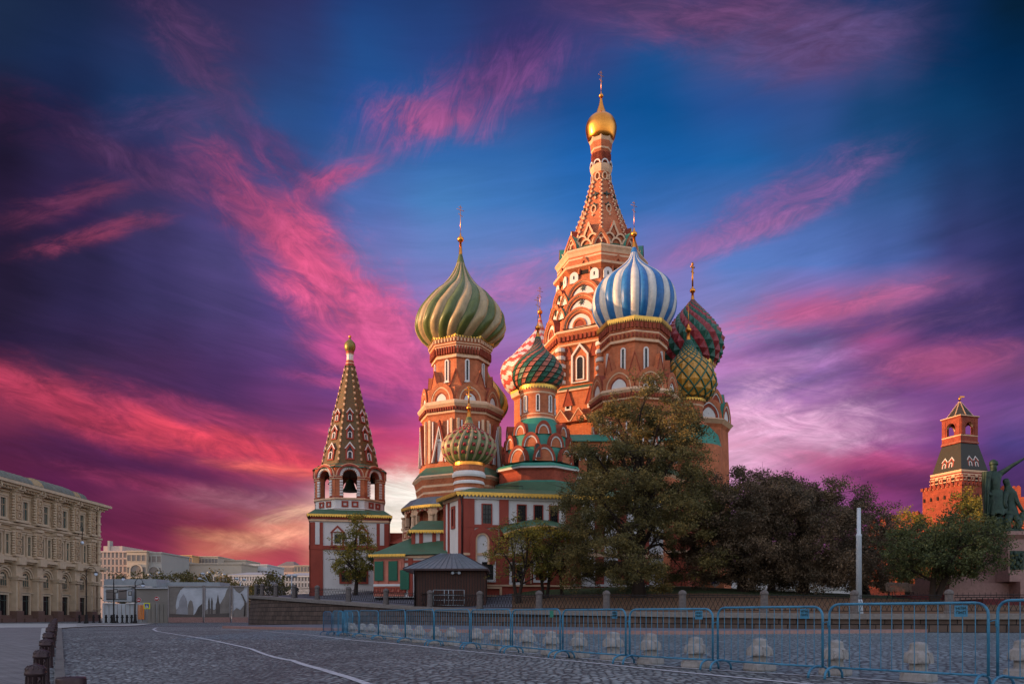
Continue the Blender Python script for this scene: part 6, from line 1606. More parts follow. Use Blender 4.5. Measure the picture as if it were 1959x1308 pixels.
m = MB(); m.tube([(cx_, d+.03, ZY(1153,d)), (cx_, d+.03, -.4)], .035, GREYP, 6); m.build('post', r)
for x, y, l in ((221.5,1129.5,'small square notice hanging on the left lamp wire before the cabins'),(249,1134,'small square notice hanging on the wire before the shed, right of the other notice')):
    d = 117; m = MB(); m.box(PX(x,d)-.28, PX(x,d)+.28, d-.04, d, ZY(y+4.5,d), ZY(y-3.8,d), IRON); m.box(PX(x,d)-.2, PX(x,d)+.2, d-.06, d-.041, ZY(y+3,d), ZY(y-2.6,d), CG)
    o = m.build('notice_board'); tag(o, l, 'notice', 'square notices on the overhead wire')
m = MB()
for (a, b, c) in (((200,1131),(232,1135),(262,1120)),((200,1121),(240,1124),(270,1117)),((217,1130),(240,1134),(262,1122))):
    d = 117; P_ = [PX(a[0],d), ZY(a[1],d)], [PX(b[0],d), ZY(b[1],d)], [PX(c[0],d), ZY(c[1],d)]
    m.tube([((1-t)**2*P_[0][0]+2*t*(1-t)*P_[1][0]+t*t*P_[2][0], d, (1-t)**2*P_[0][1]+2*t*(1-t)*P_[1][1]+t*t*P_[2][1]) for t in np.linspace(0,1,9)], .035, IRON, 4)
tag(m.build('overhead_wires'), 'thin black wires slung between the lamp posts before the cabins', 'wires')
# ---- lamp posts
GLOBE = mat('lamp_glass', 'c8d4e4', .2, var=.05)
def hooklamp(x, d, yt, yb, lab, side=1, globe=True, arm=1.1):
    X_ = PX(x, d); zb = ZY(yb, d); zt = ZY(yt, d)
    r = empty('street_lamp', (X_, d, zb), lab, 'street lamp', 'old style black street lamps')
    m = MB(); m.lathe([(.3,zb),(.3,zb+.25),(.22,zb+.3),(.16,zb+1.1),(.2,zb+1.15),(.1,zb+1.3),(.07,zt-1)], 10, IRON, cx=X_, cy=d); m.tube([(X_, d, zt-1), (X_, d, zt)], .05, IRON, 6); m.build('pole', r)
    if globe:
        m = MB(); pts = [(X_ + side*arm*(1-math.cos(t))/1.6, d, zt-.3+.75*math.sin(t)) for t in np.linspace(0, PI*.95, 10)]
        m.tube(pts, .04, IRON, 5); e_ = pts[-1]; m.lathe([(.05,e_[2]),(.28,e_[2]-.15),(.3,e_[2]-.2)], 12, IRON, cx=e_[0], cy=d); a_ = m.build('arm', r)
        m = MB(); m.sph((e_[0], d, e_[2]-.38), .24, GLOBE, 14); m.build('globe', a_)
hooklamp(165, 110, 1090, 1192, 'black hooked street lamp standing in front of the arcade building corner')
hooklamp(217.6, 112, 1100, 1191, 'black hooked street lamp in front of the white cabins')
hooklamp(258.5, 112, 1112, 1191, 'plain black lamp post beside the orange gate', side=1, globe=True, arm=.9)
m = MB(); X_ = GX+.6; yy = 153.5; pts = [(X_, yy, 16.6), (X_+.25, yy, 18.0), (X_+.7, yy, 18.3), (X_+.95, yy, 17.6), (X_+.75, yy, 16.8), (X_+.75, yy, 15.4)]
m.tube(pts, .07, IRON, 6); r = empty('wall_lantern', (X_, yy, 15), 'curled iron wall lantern hanging from the upper facade of the arcade building', 'lantern'); m.build('bracket', r); m = MB(); m.sph((X_+.75, yy, 15.0), .34, GLOBE, 14); m.build('globe', r)
def modlamp(x, d, yt, lab, arms):
    X_ = PX(x, d); zt = ZY(yt, d); r = empty('park_lamp', (X_, d, -1), lab, 'lamp post', 'pale lamp posts beyond the hoarding')
    m = MB(); m.tube([(X_, d, -1), (X_, d, zt)], [.14, .09], POLEP, 6)
    for a, h in arms: m.tube([(X_, d, zt-.2), (X_+a*.6, d, zt+h*.7), (X_+a, d, zt+h)], .06, POLEP, 5)
    m.build('pole', r)
    for a, h in arms: 
        m = MB(); m.sph((X_+a, d, zt+h), .45, POLEP, 10, .6); m.build('lamp_head', r)
modlamp(299, 170, 1104, 'pale two armed lamp post rising above the grey shed', [(-1.4, .6), (.5, .9)])
modlamp(409, 190, 1100, 'red white lamp post with a cluster of globes above the mural fence', [(-2.6, .2), (2.4, .2), (-1.2, .7), (1.2, .7), (0, .9)])
modlamp(399, 160, 1112, 'low two armed lamp post left of the cluster of globes', [(-1.8, .6), (-1.2, 1.6)])
modlamp(460, 165, 1112, 'thin lamp post above the mural nearest the curved wall', [(-.8, .6), (.8, .4)])
modlamp(558, 130, 1103, 'thin pale post behind the railing left of the bell tower', [(-.5, .2), (.5, .2)])

# ---- pale lamp post on the right, its top section narrower
d = 44.0; X_ = PX(1643, d); zz = lambda y: ZY(y, d)
r = empty('flag_pole', (X_, d, zz(1201)), 'tall pale grey round pole with a flared foot on the kerb before the dark trees', 'pole')
k = d/F; m = MB(); m.lathe([(11.5*k,zz(1202)),(11.2*k,zz(1196)),(9.5*k,zz(1190)),(9*k,zz(1186)),(7*k,zz(1160)),(7*k,zz(1157)),(7.5*k,zz(1153)),(6.6*k,zz(1148)),(5.3*k,zz(1146))], 16, POLEP, cx=X_, cy=d); m.build('foot', r)
m = MB(); m.lathe([(5.3*k,zz(1146)),(5.0*k,zz(1026)),(5.4*k,zz(1025)),(5.2*k,zz(1022)),(3.8*k,zz(1021)),(3.5*k,zz(972)),(2.8*k,zz(971))], 16, POLEP, cx=X_, cy=d); m.build('shaft', r)

# ================================================================== fortress tower and wall on the right
KT = 150.0; TX = PX(1836, KT); kk = KT/F
zk = lambda y: ZY(y, KT)
kt = empty('fortress_tower', (TX, KT, 5), 'square red brick fortress tower with stepped tent roofs glowing in the sun at the right', 'tower')
ka = camdir(TX, KT) + R_(3); kc = []
def sq(mb, prof, m, off=0.0):
    mb.lathe([(r*kk*1.0, zk(y)) + ((mm,) if mm else ()) for r, y, mm in prof], 4, m, ka + off, cx=TX, cy=KT)
m = MB()
sq(m, [(63,1140,None),(63,936,TRIM),(64,935,None),(64,933,TRIM),(50,932,None),(50,914,TRIM),(50,912,None),(49,909,TRIM),(50,907,TRIM),(50,905,None)], KBRICK)
m.build('wall', kt)
m = MB(); sq(m, [(45,905,None),(46,903,None),(30.5,853,None)], mat('dark_green_tile', '26221c', .65, var=.35, scale=2, col2='33241c', f2=.4)); m.build('lower_tent_roof', kt)
m = MB(); s_u = 30
fw = 2*s_u*kk*math.sin(PI/4)
m.lathe([(32*kk,zk(852)),(32*kk,zk(849.5),TRIM),(31*kk,zk(849)),(30*kk,zk(846)),(30*kk,zk(838),TRIM),(30.5*kk,zk(836)),(30*kk,zk(835))], 4, KBRICK, ka, cx=TX, cy=KT)
for q in range(4):
    a = ka + PI/4 + q*PI/2; rr = 30*kk*math.cos(PI/4); m.at(TX+rr*math.cos(a), KT+rr*math.sin(a), 0, a)
    panel(m, -fw/2, fw/2, zk(836), zk(804), -.02, .5, KBRICK, 19*kk, zk(820), mi=TRIM, ah=8*kk)
    m.ring(arcpts(11.5*kk, 10.5*kk, zk(820), 10), arcpts(9.8*kk, 8.5*kk, zk(820), 10), -.15, 0, KBRICK, False)
    for t in (-fw/2+.5, fw/2-.5): m.box(t-.35, t+.35, -.12, 0, zk(836), zk(806), KBRICK)
m.at(0, 0, 0)
m.lathe([(30*kk,zk(804)),(33*kk,zk(801),TRIM),(33*kk,zk(799.5))], 4, KBRICK, ka, cx=TX, cy=KT)
m.build('lookout', kt)
m = MB(); m.lathe([(24*kk,zk(800)),(1.2*kk,zk(768))], 8, MATS['dark_green_tile'], ka+PI/8, cx=TX, cy=KT)
for q in range(8):
    a = ka + PI/8 + q*PI/4
    for f in np.linspace(.03, .95, 12): 
        rr = (24*(1-f)+1.2*f)*kk; m.box(TX+rr*math.cos(a)-.07, TX+rr*math.cos(a)+.07, KT+rr*math.sin(a)-.07, KT+rr*math.sin(a)+.07, zk(800-32*f)-.08, zk(800-32*f)+.08, TRIM)
m.build('upper_tent_roof', kt)
m = MB(); m.tube([(TX, KT, zk(769)), (TX, KT, zk(757))], .09, GOLD, 6); m.sph((TX, KT, zk(763)), .28, GOLD, 10); m.box(TX-.02, TX+.9, KT-.02, KT+.02, zk(760), zk(757.5), GOLD); m.build('weather_vane', kt)
# openings, corbels and dormers
m = MB()
for q in range(4):
    a = ka + PI/4 + q*PI/2
    if not facing(a, TX, KT, 100): continue
    rr = 50*kk*math.cos(PI/4); fw = 2*50*kk*math.sin(PI/4); m.at(TX+rr*math.cos(a), KT+rr*math.sin(a), 0, a)
    for t in (-.26, 0.0, .26):
        o_ = [(fw*t+.55, zk(931))] + arcpts(.55, .6, zk(922), 8, cx=fw*t) + [(fw*t-.55, zk(931))]
        m.polyy(o_, -.03, .02, HOLE)
        m.ring(arcpts(.75,.8,zk(922),8,cx=fw*t), arcpts(.57,.62,zk(922),8,cx=fw*t), -.15, 0, TRIM, False)
    for t in np.linspace(-.46, .46, 8): m.box(fw*t-.1, fw*t+.1, -.2, 0, zk(931), zk(914), KBRICK)
    m.box(-fw/2, fw/2, -.16, 0, zk(925), zk(923.5), TRIM); m.box(-fw/2, fw/2, -.2, 0, zk(918.5), zk(917), TRIM)
    rr = 66*kk*math.cos(PI/4); fw = 2*66*kk*math.sin(PI/4); m.at(TX+rr*math.cos(a), KT+rr*math.sin(a), 0, a)
    for t in np.linspace(-.42, .42, 6):
        m.polyy([(fw*t-.16, zk(958)), (fw*t+.16, zk(958)), (fw*t+.16, zk(952)), (fw*t, zk(950)), (fw*t-.16, zk(952))], -.03, .02, HOLE)
    for t in np.linspace(-.47, .47, 10): m.box(fw*t-.3, fw*t+.3, -.05, .3, zk(936), zk(930), KBRICK)
m.at(0, 0, 0); m.build('openings', kt)
kd = dormer(1.15, 2.2)
for q in range(4):
    a = ka + PI/4 + q*PI/2
    if not facing(a, TX, KT, 100): continue
    rr = 43*kk*math.cos(PI/4)
    for t in (-.75, .75): put(kd, 'dormer', kt, TX+rr*math.cos(a)-math.sin(a)*t, KT+rr*math.sin(a)+math.cos(a)*t, zk(899), a, R_(12))
def brickwall(name, lab, p, q, zt0, zt1, cat='wall'):
    r = empty(name, (p[0], p[1], 3), lab, cat); m = MB(); L_, a_ = face_at(m, p, q)
    m.add([(0,0,-1),(L_,0,-1),(L_,0,zt1),(0,0,zt0),(0,2.5,-1),(L_,2.5,-1),(L_,2.5,zt1),(0,2.5,zt0)], [(0,1,2,3),(4,7,6,5),(3,2,6,7),(0,3,7,4),(1,5,6,2)], KBRICK)
    m.at(0, 0, 0); m.build('curtain', r)
    n = int(L_/2.3)
    dx, dy = (q[0]-p[0])/L_, (q[1]-p[1])/L_
    mb = MB(); mb.polyy([(-.75,-.1),(.75,-.1),(.75,1.7),(.45,2.1),(.12,2.0),(0,1.6),(-.12,2.0),(-.45,2.1),(-.75,1.7)], -.08, .6, KBRICK)
    mb.box(-.82,-.5,-.12,.64,1.72,1.8,TRIM); me = mb.mesh('merlon')
    for i in range(n):
        t = (i+.5)*L_/n; put(me, 'merlon', r, p[0]+dx*t, p[1]+dy*t, zt0+(zt1-zt0)*t/L_, a_)
    return r
brickwall('fortress_wall', 'sunlit red brick wall with swallow tail merlons climbing right from the fortress tower', (TX+3, 149), (118, 128), ZY(950, 149), ZY(950, 128))
brickwall('fortress_wall', 'low sunlit stretch of brick wall glimpsed under the trees left of the fortress tower', (PX(1660,165), 165), (TX-3, 150), 19, 19.5)

bk = empty('garden_house', (45, 118, 4), 'long low pale building half hidden behind the dark trees', 'building')
m = MB(); m.box(26, 51, 116, 126, 2, ZY(1078, 116), CW); m.box(25.6, 51.4, 115.6, 126.4, ZY(1078, 116)-.01, ZY(1075, 116), CRF2); m.box(26, 51, 115.8, 116, 4.6, 4.9, CG); m.build('wall', bk)
for i in range(8): put(rwin_mesh(1.1, 2.0, .2, CW, CWIN), 'window', bk, 28+i*3, 115.98, 5.6, -PI/2)
# ================================================================== monument
MDp = 52.0; km = MDp/F
mx = lambda x: PX(x, MDp)
zm = lambda y: ZY(y, MDp)
pd = empty('monument_pedestal', (mx(1965), MDp+1, 1.8), 'stepped rose granite pedestal with a bronze relief at the right edge', 'pedestal')
m = MB()
m.box(mx(1826), mx(1941), MDp+.6, MDp+6, 1.2, zm(1114), GRANP); m.box(mx(1839), mx(1990), MDp+1.2, MDp+6, 1.2, zm(1097), GRANP); m.box(mx(1941), mx(2080), MDp-.6, MDp+5, 1.2, zm(1112), GRANP)
m.box(mx(1926), mx(2100), MDp-.3, MDp+4, zm(1112), zm(1095), GRANP)
m.box(mx(1929), mx(2090), MDp, MDp+3.6, zm(1096), zm(1030), GRANP)
m.frus((mx(1929), mx(2090), MDp, MDp+3.6), (mx(1923), mx(2096), MDp-.25, MDp+3.8), zm(1031), zm(1023), GRANP); m.box(mx(1922), mx(2097), MDp-.28, MDp+3.85, zm(1023), zm(1016), GRANP)
m.build('plinth', pd)
m = MB(); m.box(mx(1932), mx(1958), MDp-.06, MDp, zm(1089), zm(1053), BRZ)
random.seed(3)
for i in range(16): m.sph((mx(1934+random.random()*22), MDp-.07, zm(1058+random.random()*28)), .07+.06*random.random(), BRZ, 8, 1.8)
m.build('relief', pd)
m = MB(); m.box(mx(1938), mx(1953), 47.4, 47.7, 1.3, ZY(1129, 47.4), IRON); tag(m.build('information_board'), 'dark upright information board in front of the pedestal', 'board')
def skinned(name, verts, edges, rad, m, parent=None, sub=2):
    me = bpy.data.meshes.new(name); me.from_pydata(verts, edges, []); me.materials.append(m)
    o = bpy.data.objects.new(name, me); COL.objects.link(o)
    md = o.modifiers.new('skin', 'SKIN'); md.use_smooth_shade = True
    sk_ = me.skin_vertices[0].data
    for i, r_ in enumerate(rad): sk_[i].radius = (r_, r_) if isinstance(r_, (int, float)) else r_
    sk_[0].use_root = True
    s2 = o.modifiers.new('sub', 'SUBSURF'); s2.levels = sub; s2.render_levels = sub
    dg = bpy.context.evaluated_depsgraph_get(); ev = o.evaluated_get(dg); nm_ = bpy.data.meshes.new_from_object(ev)
    o.modifiers.clear(); o.data = nm_; nm_.name = name
    for p in nm_.polygons: p.use_smooth = True
    if not nm_.materials: nm_.materials.append(m)
    return o
def P3(x, y, dd=0.0): return (mx(x)*(MDp+dd)/MDp, MDp+dd, ZY(y, MDp+dd))
st = empty('bronze_statue', P3(1925, 1012, 1.6), 'green bronze standing figure with raised pointing arm beside a seated warrior on the pedestal', 'statue')
base = 1.6
pv = [P3(1903,965,base), P3(1902,945,base), P3(1901,925,base), P3(1901,910,base-.05), P3(1901,902,base-.05), P3(1900,893,base-.08), P3(1900,885,base-.08),
      P3(1911,907,base), P3(1924,899,base-.1), P3(1935,891,base-.2), P3(1947,884,base-.3), P3(1955,879,base-.3), P3(1960,877,base-.3),
      P3(1889,909,base), P3(1886,926,base-.1), P3(1890,942,base-.3), P3(1897,948,base-.45),
      P3(1910,972,base), P3(1914,992,base-.15), P3(1919,1008,base-.1), P3(1926,1013,base-.3),
      P3(1896,972,base), P3(1894,992,base+.2), P3(1893,1008,base+.35), P3(1899,1013,base+.15)]
pe = [(0,1),(1,2),(2,3),(3,4),(4,5),(5,6),(3,7),(7,8),(8,9),(9,10),(10,11),(11,12),(3,13),(13,14),(14,15),(15,16),(0,17),(17,18),(18,19),(19,20),(0,21),(21,22),(22,23),(23,24)]
pr_ = [(.5,.38),(.44,.34),(.5,.36),(.42,.32),.17,(.24,.27),(.2,.22), .24,.18,.145,.115,.09,.05, .24,.18,.14,.11, .3,.2,.15,.12, .3,.2,.15,.12]
fg = skinned('standing_figure', pv, pe, pr_, BRZ); p0_ = WL[st.name]
def toparent(o, par):
    p = WL.get(par.name, (0,0,0)); o.data.transform(Matrix.Translation((-p[0], -p[1], -p[2]))); o.parent = par; WL[o.name] = p
toparent(fg, st); fg['label'] = 'standing man with outstretched arm, seen from behind'
# tunic skirt and cloak with folds
m = MB(); cxs, cys = P3(1903, 950, base)[0], MDp+base
v = []; ns, nz_ = 40, 10
for j in range(nz_+1):
    t = j/nz_; y = 938 + (985-938)*t; rx = (.5+.32*t); ry = .42+.25*t
    for q in range(ns):
        a = 2*PI*q/ns; f_ = 1 + .07*t*math.sin(a*9+1.3*t*3) + .03*math.sin(a*5+j)
        v.append((cxs + mx(1903+4*t)-mx(1903) + rx*f_*math.cos(a), cys + ry*f_*math.sin(a), P3(0,y,base)[2] + (.08*math.sin(a*9) if j == nz_ else 0)))
m.add(v, [(j*ns+q, j*ns+(q+1)%ns, (j+1)*ns+(q+1)%ns, (j+1)*ns+q) for j in range(nz_) for q in range(ns)], BRZ, True)
o = m.build('tunic', fg)
m = MB(); v = []; nu, nv_ = 22, 16
for j in range(nv_+1):
    t = j/nv_
    for q in range(nu+1):
        s_ = q/nu; xl = 1880 + (1884-1880)*t - 1.5*math.sin(PI*t) ; xr = 1905 - 11*t
        x = xl + (xr-xl)*s_; y = 902 + (986-902)*t - 3*s_*(1-t)
        dd = base - .42*math.sin(PI*min(1, s_*.9+.1)) - .12*t + .075*math.sin(s_*17+t*2.2)*(.3+t)
        v.append(P3(x, y, dd))
n0 = len(v); v += [(a, b+.12, c) for a, b, c in v]
f_ = [(j*(nu+1)+q, j*(nu+1)+q+1, (j+1)*(nu+1)+q+1, (j+1)*(nu+1)+q) for j in range(nv_) for q in range(nu)]
m.add(v, f_ + [tuple(n0+i for i in ff[::-1]) for ff in f_] + [(j*(nu+1), (j+1)*(nu+1), n0+(j+1)*(nu+1), n0+j*(nu+1)) for j in range(nv_)] + [(j*(nu+1)+nu, (j+1)*(nu+1)+nu, n0+(j+1)*(nu+1)+nu, n0+j*(nu+1)+nu) for j in range(nv_)], BRZ, True)
m.build('cloak', fg)
m = MB(); m.sph(P3(1900, 886, base-.06), .25, BRZ, 14, 1.1); m.lathe([(.27, P3(0,890,base)[2]), (.275, P3(0,887,base)[2]), (.25, P3(0,883,base)[2])], 14, BRZ, cx=P3(1900,0,base)[0], cy=MDp+base-.06); m.build('hair', fg)
# hand: palm with five fingers
m = MB(); h0 = Vector(P3(1960, 877, base-.3))
for i_, (dz, ln) in enumerate(((.06,.2),(.03,.24),(0,.22),(-.03,.18))):
    m.tube([h0+Vector((-.05,0,dz*.7)), h0+Vector((ln*.5,-.01,dz+.03)), h0+Vector((ln,-.03,dz+.01))], [.035,.03,.02], BRZ, 6)
m.tube([h0+Vector((-.1,-.03,.03)), h0+Vector((-.02,-.08,.1)), h0+Vector((.05,-.1,.14))], [.035,.03,.02], BRZ, 6); m.build('hand', fg)
sv_ = [P3(1934,985,base-.2), P3(1933,968,base-.15), P3(1931,950,base-.1), P3(1931,938,base-.1), P3(1928,930,base-.1), P3(1925,922,base-.12), P3(1923,914,base-.12),
       P3(1940,944,base-.2), P3(1946,960,base-.4), P3(1955,975,base-.5), P3(1960,980,base-.5), P3(1923,948,base-.3), P3(1922,962,base-.5), P3(1926,972,base-.6),
       P3(1944,990,base-.7), P3(1950,1000,base-1.2), P3(1948,1013,base-1.2), P3(1956,1016,base-1.3), P3(1930,990,base-.8), P3(1928,1000,base-1.2), P3(1932,1013,base-1.2), P3(1940,1016,base-1.3)]
se_ = [(0,1),(1,2),(2,3),(3,4),(4,5),(5,6),(3,7),(7,8),(8,9),(9,10),(3,11),(11,12),(12,13),(0,14),(14,15),(15,16),(16,17),(0,18),(18,19),(19,20),(20,21)]
sr_ = [(.42,.4),(.36,.32),(.4,.32),(.34,.28),.16,(.22,.25),(.18,.2),.2,.15,.11,.08,.2,.15,.1,.26,.18,.13,.1,.26,.18,.13,.1]
sg_ = skinned('seated_figure', sv_, se_, sr_, BRZ); toparent(sg_, st); sg_['label'] = 'seated man leaning on a shield'
m = MB(); m.box(mx(1908), mx(1965), MDp+.3, MDp+2.6, zm(1017), zm(1010), BRZ); m.frus((mx(1918), mx(1950), MDp+.8, MDp+2.3), (mx(1922), mx(1944), MDp+1.0, MDp+2.1), zm(1011), zm(985), BRZ); m.build('rock', st)
m = MB(); m.at(mx(1957), MDp+.6, 0, -PI/2+.3); m.polyy([(-.55+.0, zm(1014)), (.2, zm(1012)), (.62, zm(985)), (.5, zm(975)), (.35,zm(978)), (-.1, zm(1000))], -.1, .1, BRZ); m.at(0, 0, 0); m.build('shield', sg_)

# ---- benches on the lawn
def bench(x, y, d, rot, lab):
    z = TZ(PX(x, d), d); r = empty('park_bench', (PX(x, d), d, z), lab, 'bench', 'slatted benches under the trees'); r.rotation_euler = (0, 0, rot)
    SL = mat('bench_slats', '8a7468', .7)
    m = MB()
    for i in range(5): m.box(-.95, .95, -.4+i*.1, -.33+i*.1, .42, .45, SL)
    m.build('seat', r, local=True)
    m = MB()
    for i in range(5): m.box(-.95, .95, .12+i*.035, .15+i*.035, .52+i*.1, .6+i*.1, SL)
    m.build('backrest', r, local=True)
    for sx in (-.75, .75):
        m = MB(); m.tube([(sx, -.38, 0), (sx, -.3, .42), (sx, .1, .42), (sx, .3, 1.0)], .03, IRON, 5); m.tube([(sx, .28, 0), (sx, .1, .42)], .03, IRON, 5); m.build('leg', r, local=True)
bench(1722, 1127, 58, .25, 'left slatted park bench on the lawn right of the pale pole')
bench(1766, 1127, 58, .25, 'slatted park bench on the lawn beside the forked tree trunk')
bench(1722, 1148, 54, .1, 'nearer low slatted bench left of the forked tree trunk')
bench(1290, 1137, 62, .3, 'slatted bench in shade right of the big tree trunk')
m = MB(); d = 53.0; m.box(PX(1745,d), PX(1820,d), d, d+3, TZ(PX(1780,d), d)-.1, TZ(PX(1780,d), d)+.35, mat('red_flowers', '5a2428', .9, var=.4, scale=8)); m.box(PX(1830,d), PX(1945,d), d-3, d, TZ(PX(1880,d), d-2)-.1, TZ(PX(1880,d), d-2)+.3, mat('red_flowers', '5a2428'))
tag(m.build('flower_bed'), 'low dark red flower bed between the forked tree and the pedestal', 'flower bed')
# round white sign seen under the trees
m = MB(); d = 66; disc(m, PX(1368,d), d, ZY(1112,d), .4, CP); r = empty('round_sign', (PX(1368,d), d, 2.5), 'round pale sign with a blue patch glimpsed under the dark trees', 'sign'); m.build('disc', r); m = MB(); disc(m, PX(1364,d), d-.06, ZY(1111,d), .2, SBLU, .02); m.build('emblem', r)
m = MB(); m.tube([(PX(1368,d), d+.03, 2), (PX(1368,d), d+.03, ZY(1112,d))], .04, GREYP, 6); m.build('post', r)

# ---- person standing behind the railing
d = 79.0; X_ = PX(566, d); z0 = ZY(1119, d)-1.7; CLO = mat('dark_coat', '1c1c22', .9); SKN = mat('skin', 'a87860', .6)
bv = [(X_,d,z0+.92),(X_,d,z0+1.15),(X_,d,z0+1.38),(X_,d,z0+1.5),(X_,d,z0+1.62),(X_,d-.01,z0+1.7),(X_-.2,d,z0+1.4),(X_-.27,d-.03,z0+1.12),(X_-.22,d-.18,z0+.95),(X_+.2,d,z0+1.4),(X_+.27,d-.03,z0+1.12),(X_+.24,d-.18,z0+.95),
      (X_-.1,d,z0+.85),(X_-.11,d-.02,z0+.48),(X_-.11,d+.02,z0+.08),(X_-.11,d-.12,z0+.04),(X_+.1,d,z0+.85),(X_+.11,d-.02,z0+.48),(X_+.11,d+.02,z0+.08),(X_+.11,d-.12,z0+.04)]
be = [(0,1),(1,2),(2,3),(3,4),(4,5),(2,6),(6,7),(7,8),(2,9),(9,10),(10,11),(0,12),(12,13),(13,14),(14,15),(0,16),(16,17),(17,18),(18,19)]
br_ = [(.17,.12),(.15,.11),(.18,.12),.06,(.085,.1),.07,.07,.055,.035,.07,.055,.035,.1,.065,.045,.04,.1,.065,.045,.04]
pr = empty('person', (X_, d, z0), 'person in dark clothes standing behind the railing left of the bell tower', 'person')
o = skinned('body', bv, be, br_, CLO); toparent(o, pr)
m = MB(); m.sph((X_, d+.02, z0+1.66), .105, IRON, 12, 1.1); m.build('hair', pr)

# ================================================================== trees
def leaves(mb_name, pts, size, m, parent, sq_=.55):
    n = len(pts); a = rng.normal(size=(n,3)); a /= np.linalg.norm(a, axis=1)[:,None]; b = rng.normal(size=(n,3)); b -= (a*b).sum(1)[:,None]*a; b /= np.linalg.norm(b, axis=1)[:,None]
    s = size*rng.uniform(.6, 1.3, n)[:,None]; a = a*s*.5; b = b*s*.5*sq_
    V = np.stack([pts-a, pts+b*1.0, pts+a, pts-b*1.0], 1).reshape(-1,3)
    p = WL.get(parent.name, (0,0,0)); V = V - np.array(p)
    me = bpy.data.meshes.new(mb_name); me.vertices.add(4*n); me.vertices.foreach_set('co', V.astype(np.float32).ravel())
    me.loops.add(4*n); me.loops.foreach_set('vertex_index', np.arange(4*n, dtype=np.int32)); me.polygons.add(n)
    me.polygons.foreach_set('loop_start', np.arange(0, 4*n, 4, dtype=np.int32)); me.polygons.foreach_set('loop_total', np.full(n, 4, dtype=np.int32))
    me.materials.append(m); me.update(calc_edges=True); me.validate()
    o = bpy.data.objects.new(mb_name, me); COL.objects.link(o); o.parent = parent; WL[o.name] = p
    return o
LG = leafmat('linden_leaves', ['3e3c24','4e4a2c','605634','74663a','88703e'])
LD = leafmat('dark_lilac_leaves', ['3e3828','4c4234','5e4e3e','74604c','867058'])
LY = leafmat('turning_leaves', ['46461e','5c5a26','746a2e','90802f','a0702c'])
LR = leafmat('apple_leaves', ['2c341f','3a4228','485030','5a5c36','6e683c'])
LF = leafmat('far_leaves', ['4a4626','5c5630','6e6238','7a6840'])
